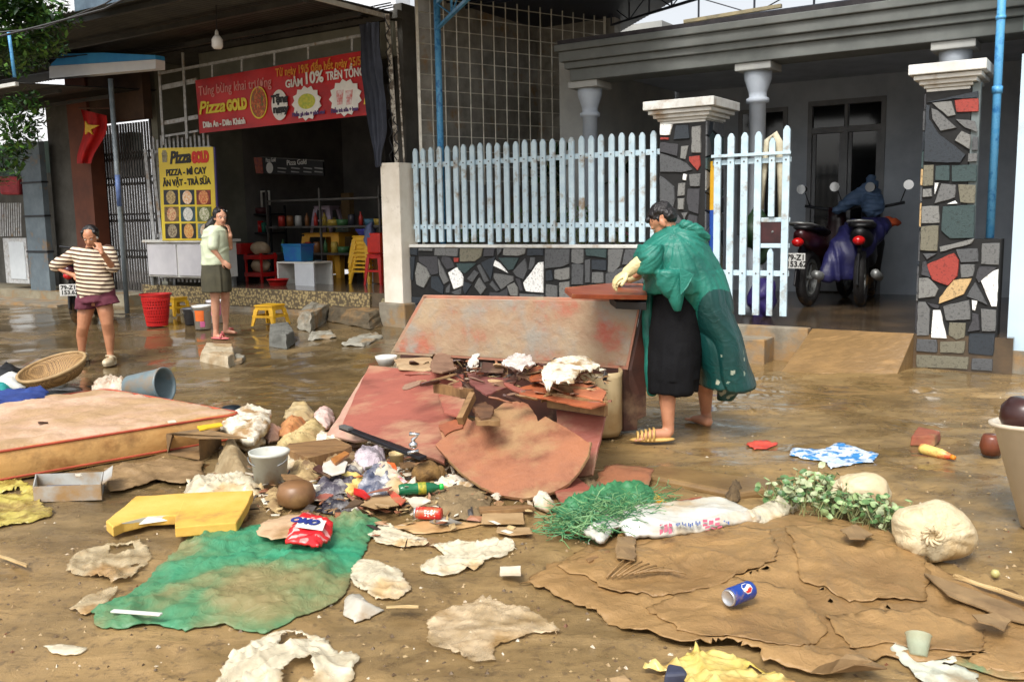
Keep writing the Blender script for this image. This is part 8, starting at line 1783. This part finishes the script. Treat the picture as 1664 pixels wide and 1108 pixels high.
blob('trousers', [('l', [ring(1066, 1150, 455, .17), ring(1062, 1142, 500, .18), ring(1058, 1140, 560, .17, .02), ring(1056, 1134, 600, .15, -.02), ring(1056, 1133, 636, .13, -.04)]), ('l', [ring(1110, 1165, 520, .14, .22), ring(1118, 1168, 580, .13, .27), ring(1122, 1168, 622, .12, .3)])], blkc, t, .008, 3, lambda p: .020*fold2(p.x, p.z*.3, 9, 5, .1, .5)+.006*noise.noise(p*12) - (.03*max(0, noise.noise(Vector((p.x*14, p.y*6, 3)))) if p.z < .40 else 0))
ponch = M('teal poncho cloth', (22, 104, 90), (16, 84, 74), 3, .5, .1, 20, wr=.5, wrs=5, c3=(30, 116, 100)); wetp = M('wet dark poncho cloth', (12, 66, 62), (10, 56, 54), 4, .42, .1, 20, wr=.5, wrs=5); spl = M('mud splashes', (170, 168, 146), (120, 140, 124), 20, .7)
sh_ = P(1092, 376, Y3)
def pf_(p):
    dx, dz = p.x-sh_.x, p.z-sh_.z; r_ = math.hypot(dx, dz); a = math.atan2(dz, dx) + .25*noise.noise(Vector((p.x*3, p.z*3, 4)))
    w = abs(math.sin(a*7.5 + 1.6*noise.noise(Vector((a*2, r_*1.2, p.y*1.5)))))**.55 - .65
    k = .030*ss(r_, .05, .6)*w + .010*(1-2*abs(noise.noise(Vector((a*9, r_*2.2, p.y*3))))) + .012*noise.noise(p*4)
    return k
pc_ = blob('poncho', [
 ('l', [ring(1074, 1120, 366, .10, .05, .02), ring(1062, 1138, 377, .17, .05, .02), ring(1048, 1149, 394, .23), ring(1040, 1158, 412, .25), ring(1042, 1168, 434, .26), ring(1047, 1176, 455, .26), ring(1052, 1182, 472, .25)]),
 ('l', [ring(1080, 1172, 440, .24), ring(1090, 1184, 478, .25), ring(1108, 1192, 510, .25, .05), ring(1121, 1201, 545, .26, .07), ring(1130, 1211, 580, .27, .08), ring(1136, 1219, 608, .28, .10), ring(1139, 1223, 624, .28, .10)]),
 ('l', [ring(1160, 1200, 616, .08, .22), ring(1166, 1198, 636, .06, .24), ring(1164, 1190, 650, .04, .26)]),
 ('l', [ring(1060, 1110, 440, .08, -.17), ring(1074, 1110, 470, .05, -.20), ring(1088, 1108, 492, .035, -.20), ring(1097, 1105, 505, .015, -.20)]),
 ('l', [ring(1046, 1064, 440, .05, .20), ring(1046, 1063, 520, .04, .18), ring(1049, 1065, 600, .04, .16), ring(1054, 1067, 640, .04, .14)]),
 ('l', [ring(1038, 1078, 398, .13, -.08), ring(1033, 1076, 416, .14, -.10), ring(1039, 1076, 442, .10, -.12)]),
 ('c', [(J(1112, 366, -.08), .030), (J(1135, 375, -.08), .036), (J(1150, 386, -.06), .022)])], [ponch, wetp, spl], t, .0075, 4, pf_)
a_c = P(1180, 560, Y3); o0 = V3(pc_['o0'])
kx = 1500/Y3
for p in pc_.data.polygons:
    w = p.center + o0; v = w-CAMP; dz = v.dot(FWD); px = CX + FPX*v.dot(RT)/dz; py = CY - FPX*v.dot(UP)/dz
    ex = (px-(1176+(py-520)*.16))/(42 if py < 520 else 60); ey = (py-520)/50
    if (ex*ex + ey*ey < 1 if py < 520 else abs(ex) < 1): p.material_index = 1
    if py > 560 and noise.noise(w*22) > .34 + .5*abs((px-1185)/40)**2 - .1*ss(py, 560, 610): p.material_index = 2
pt_ = text_mb('thiện', .05, P(1128, 398, Y3-.30), V3((.93, 0, -.36)), V3((.3, .15, .9)), .002, bold=.003)
obj('pocket_flap', MB().prism([P(1105, 436, Y3-.285), P(1128, 446, Y3-.27), P(1118, 466, Y3-.29), P(1106, 480, Y3-.30)], V3((0, .012, 0))), ponch, pc_, bevel=.002)
sd_ = M('yellow woven sandal', (212, 176, 104), (186, 148, 80), 10, .5, .2, 60)
c = gA+V3((-.035, -.015, .014)); so_ = obj('sandal', MB().ell(c, (.150, .052, .016), None, 28, 8), sd_, t, smooth=True); mb = MB()
for i in range(5): x = -.10+i*.026; mb.tube([c+V3((x, -.05, .0)), c+V3((x+.004, -.03, .045+.006*i)), c+V3((x+.008, .03, .045+.006*i)), c+V3((x+.01, .05, .0))], .008, 6)
obj('straps', mb, sd_, so_, smooth=True)
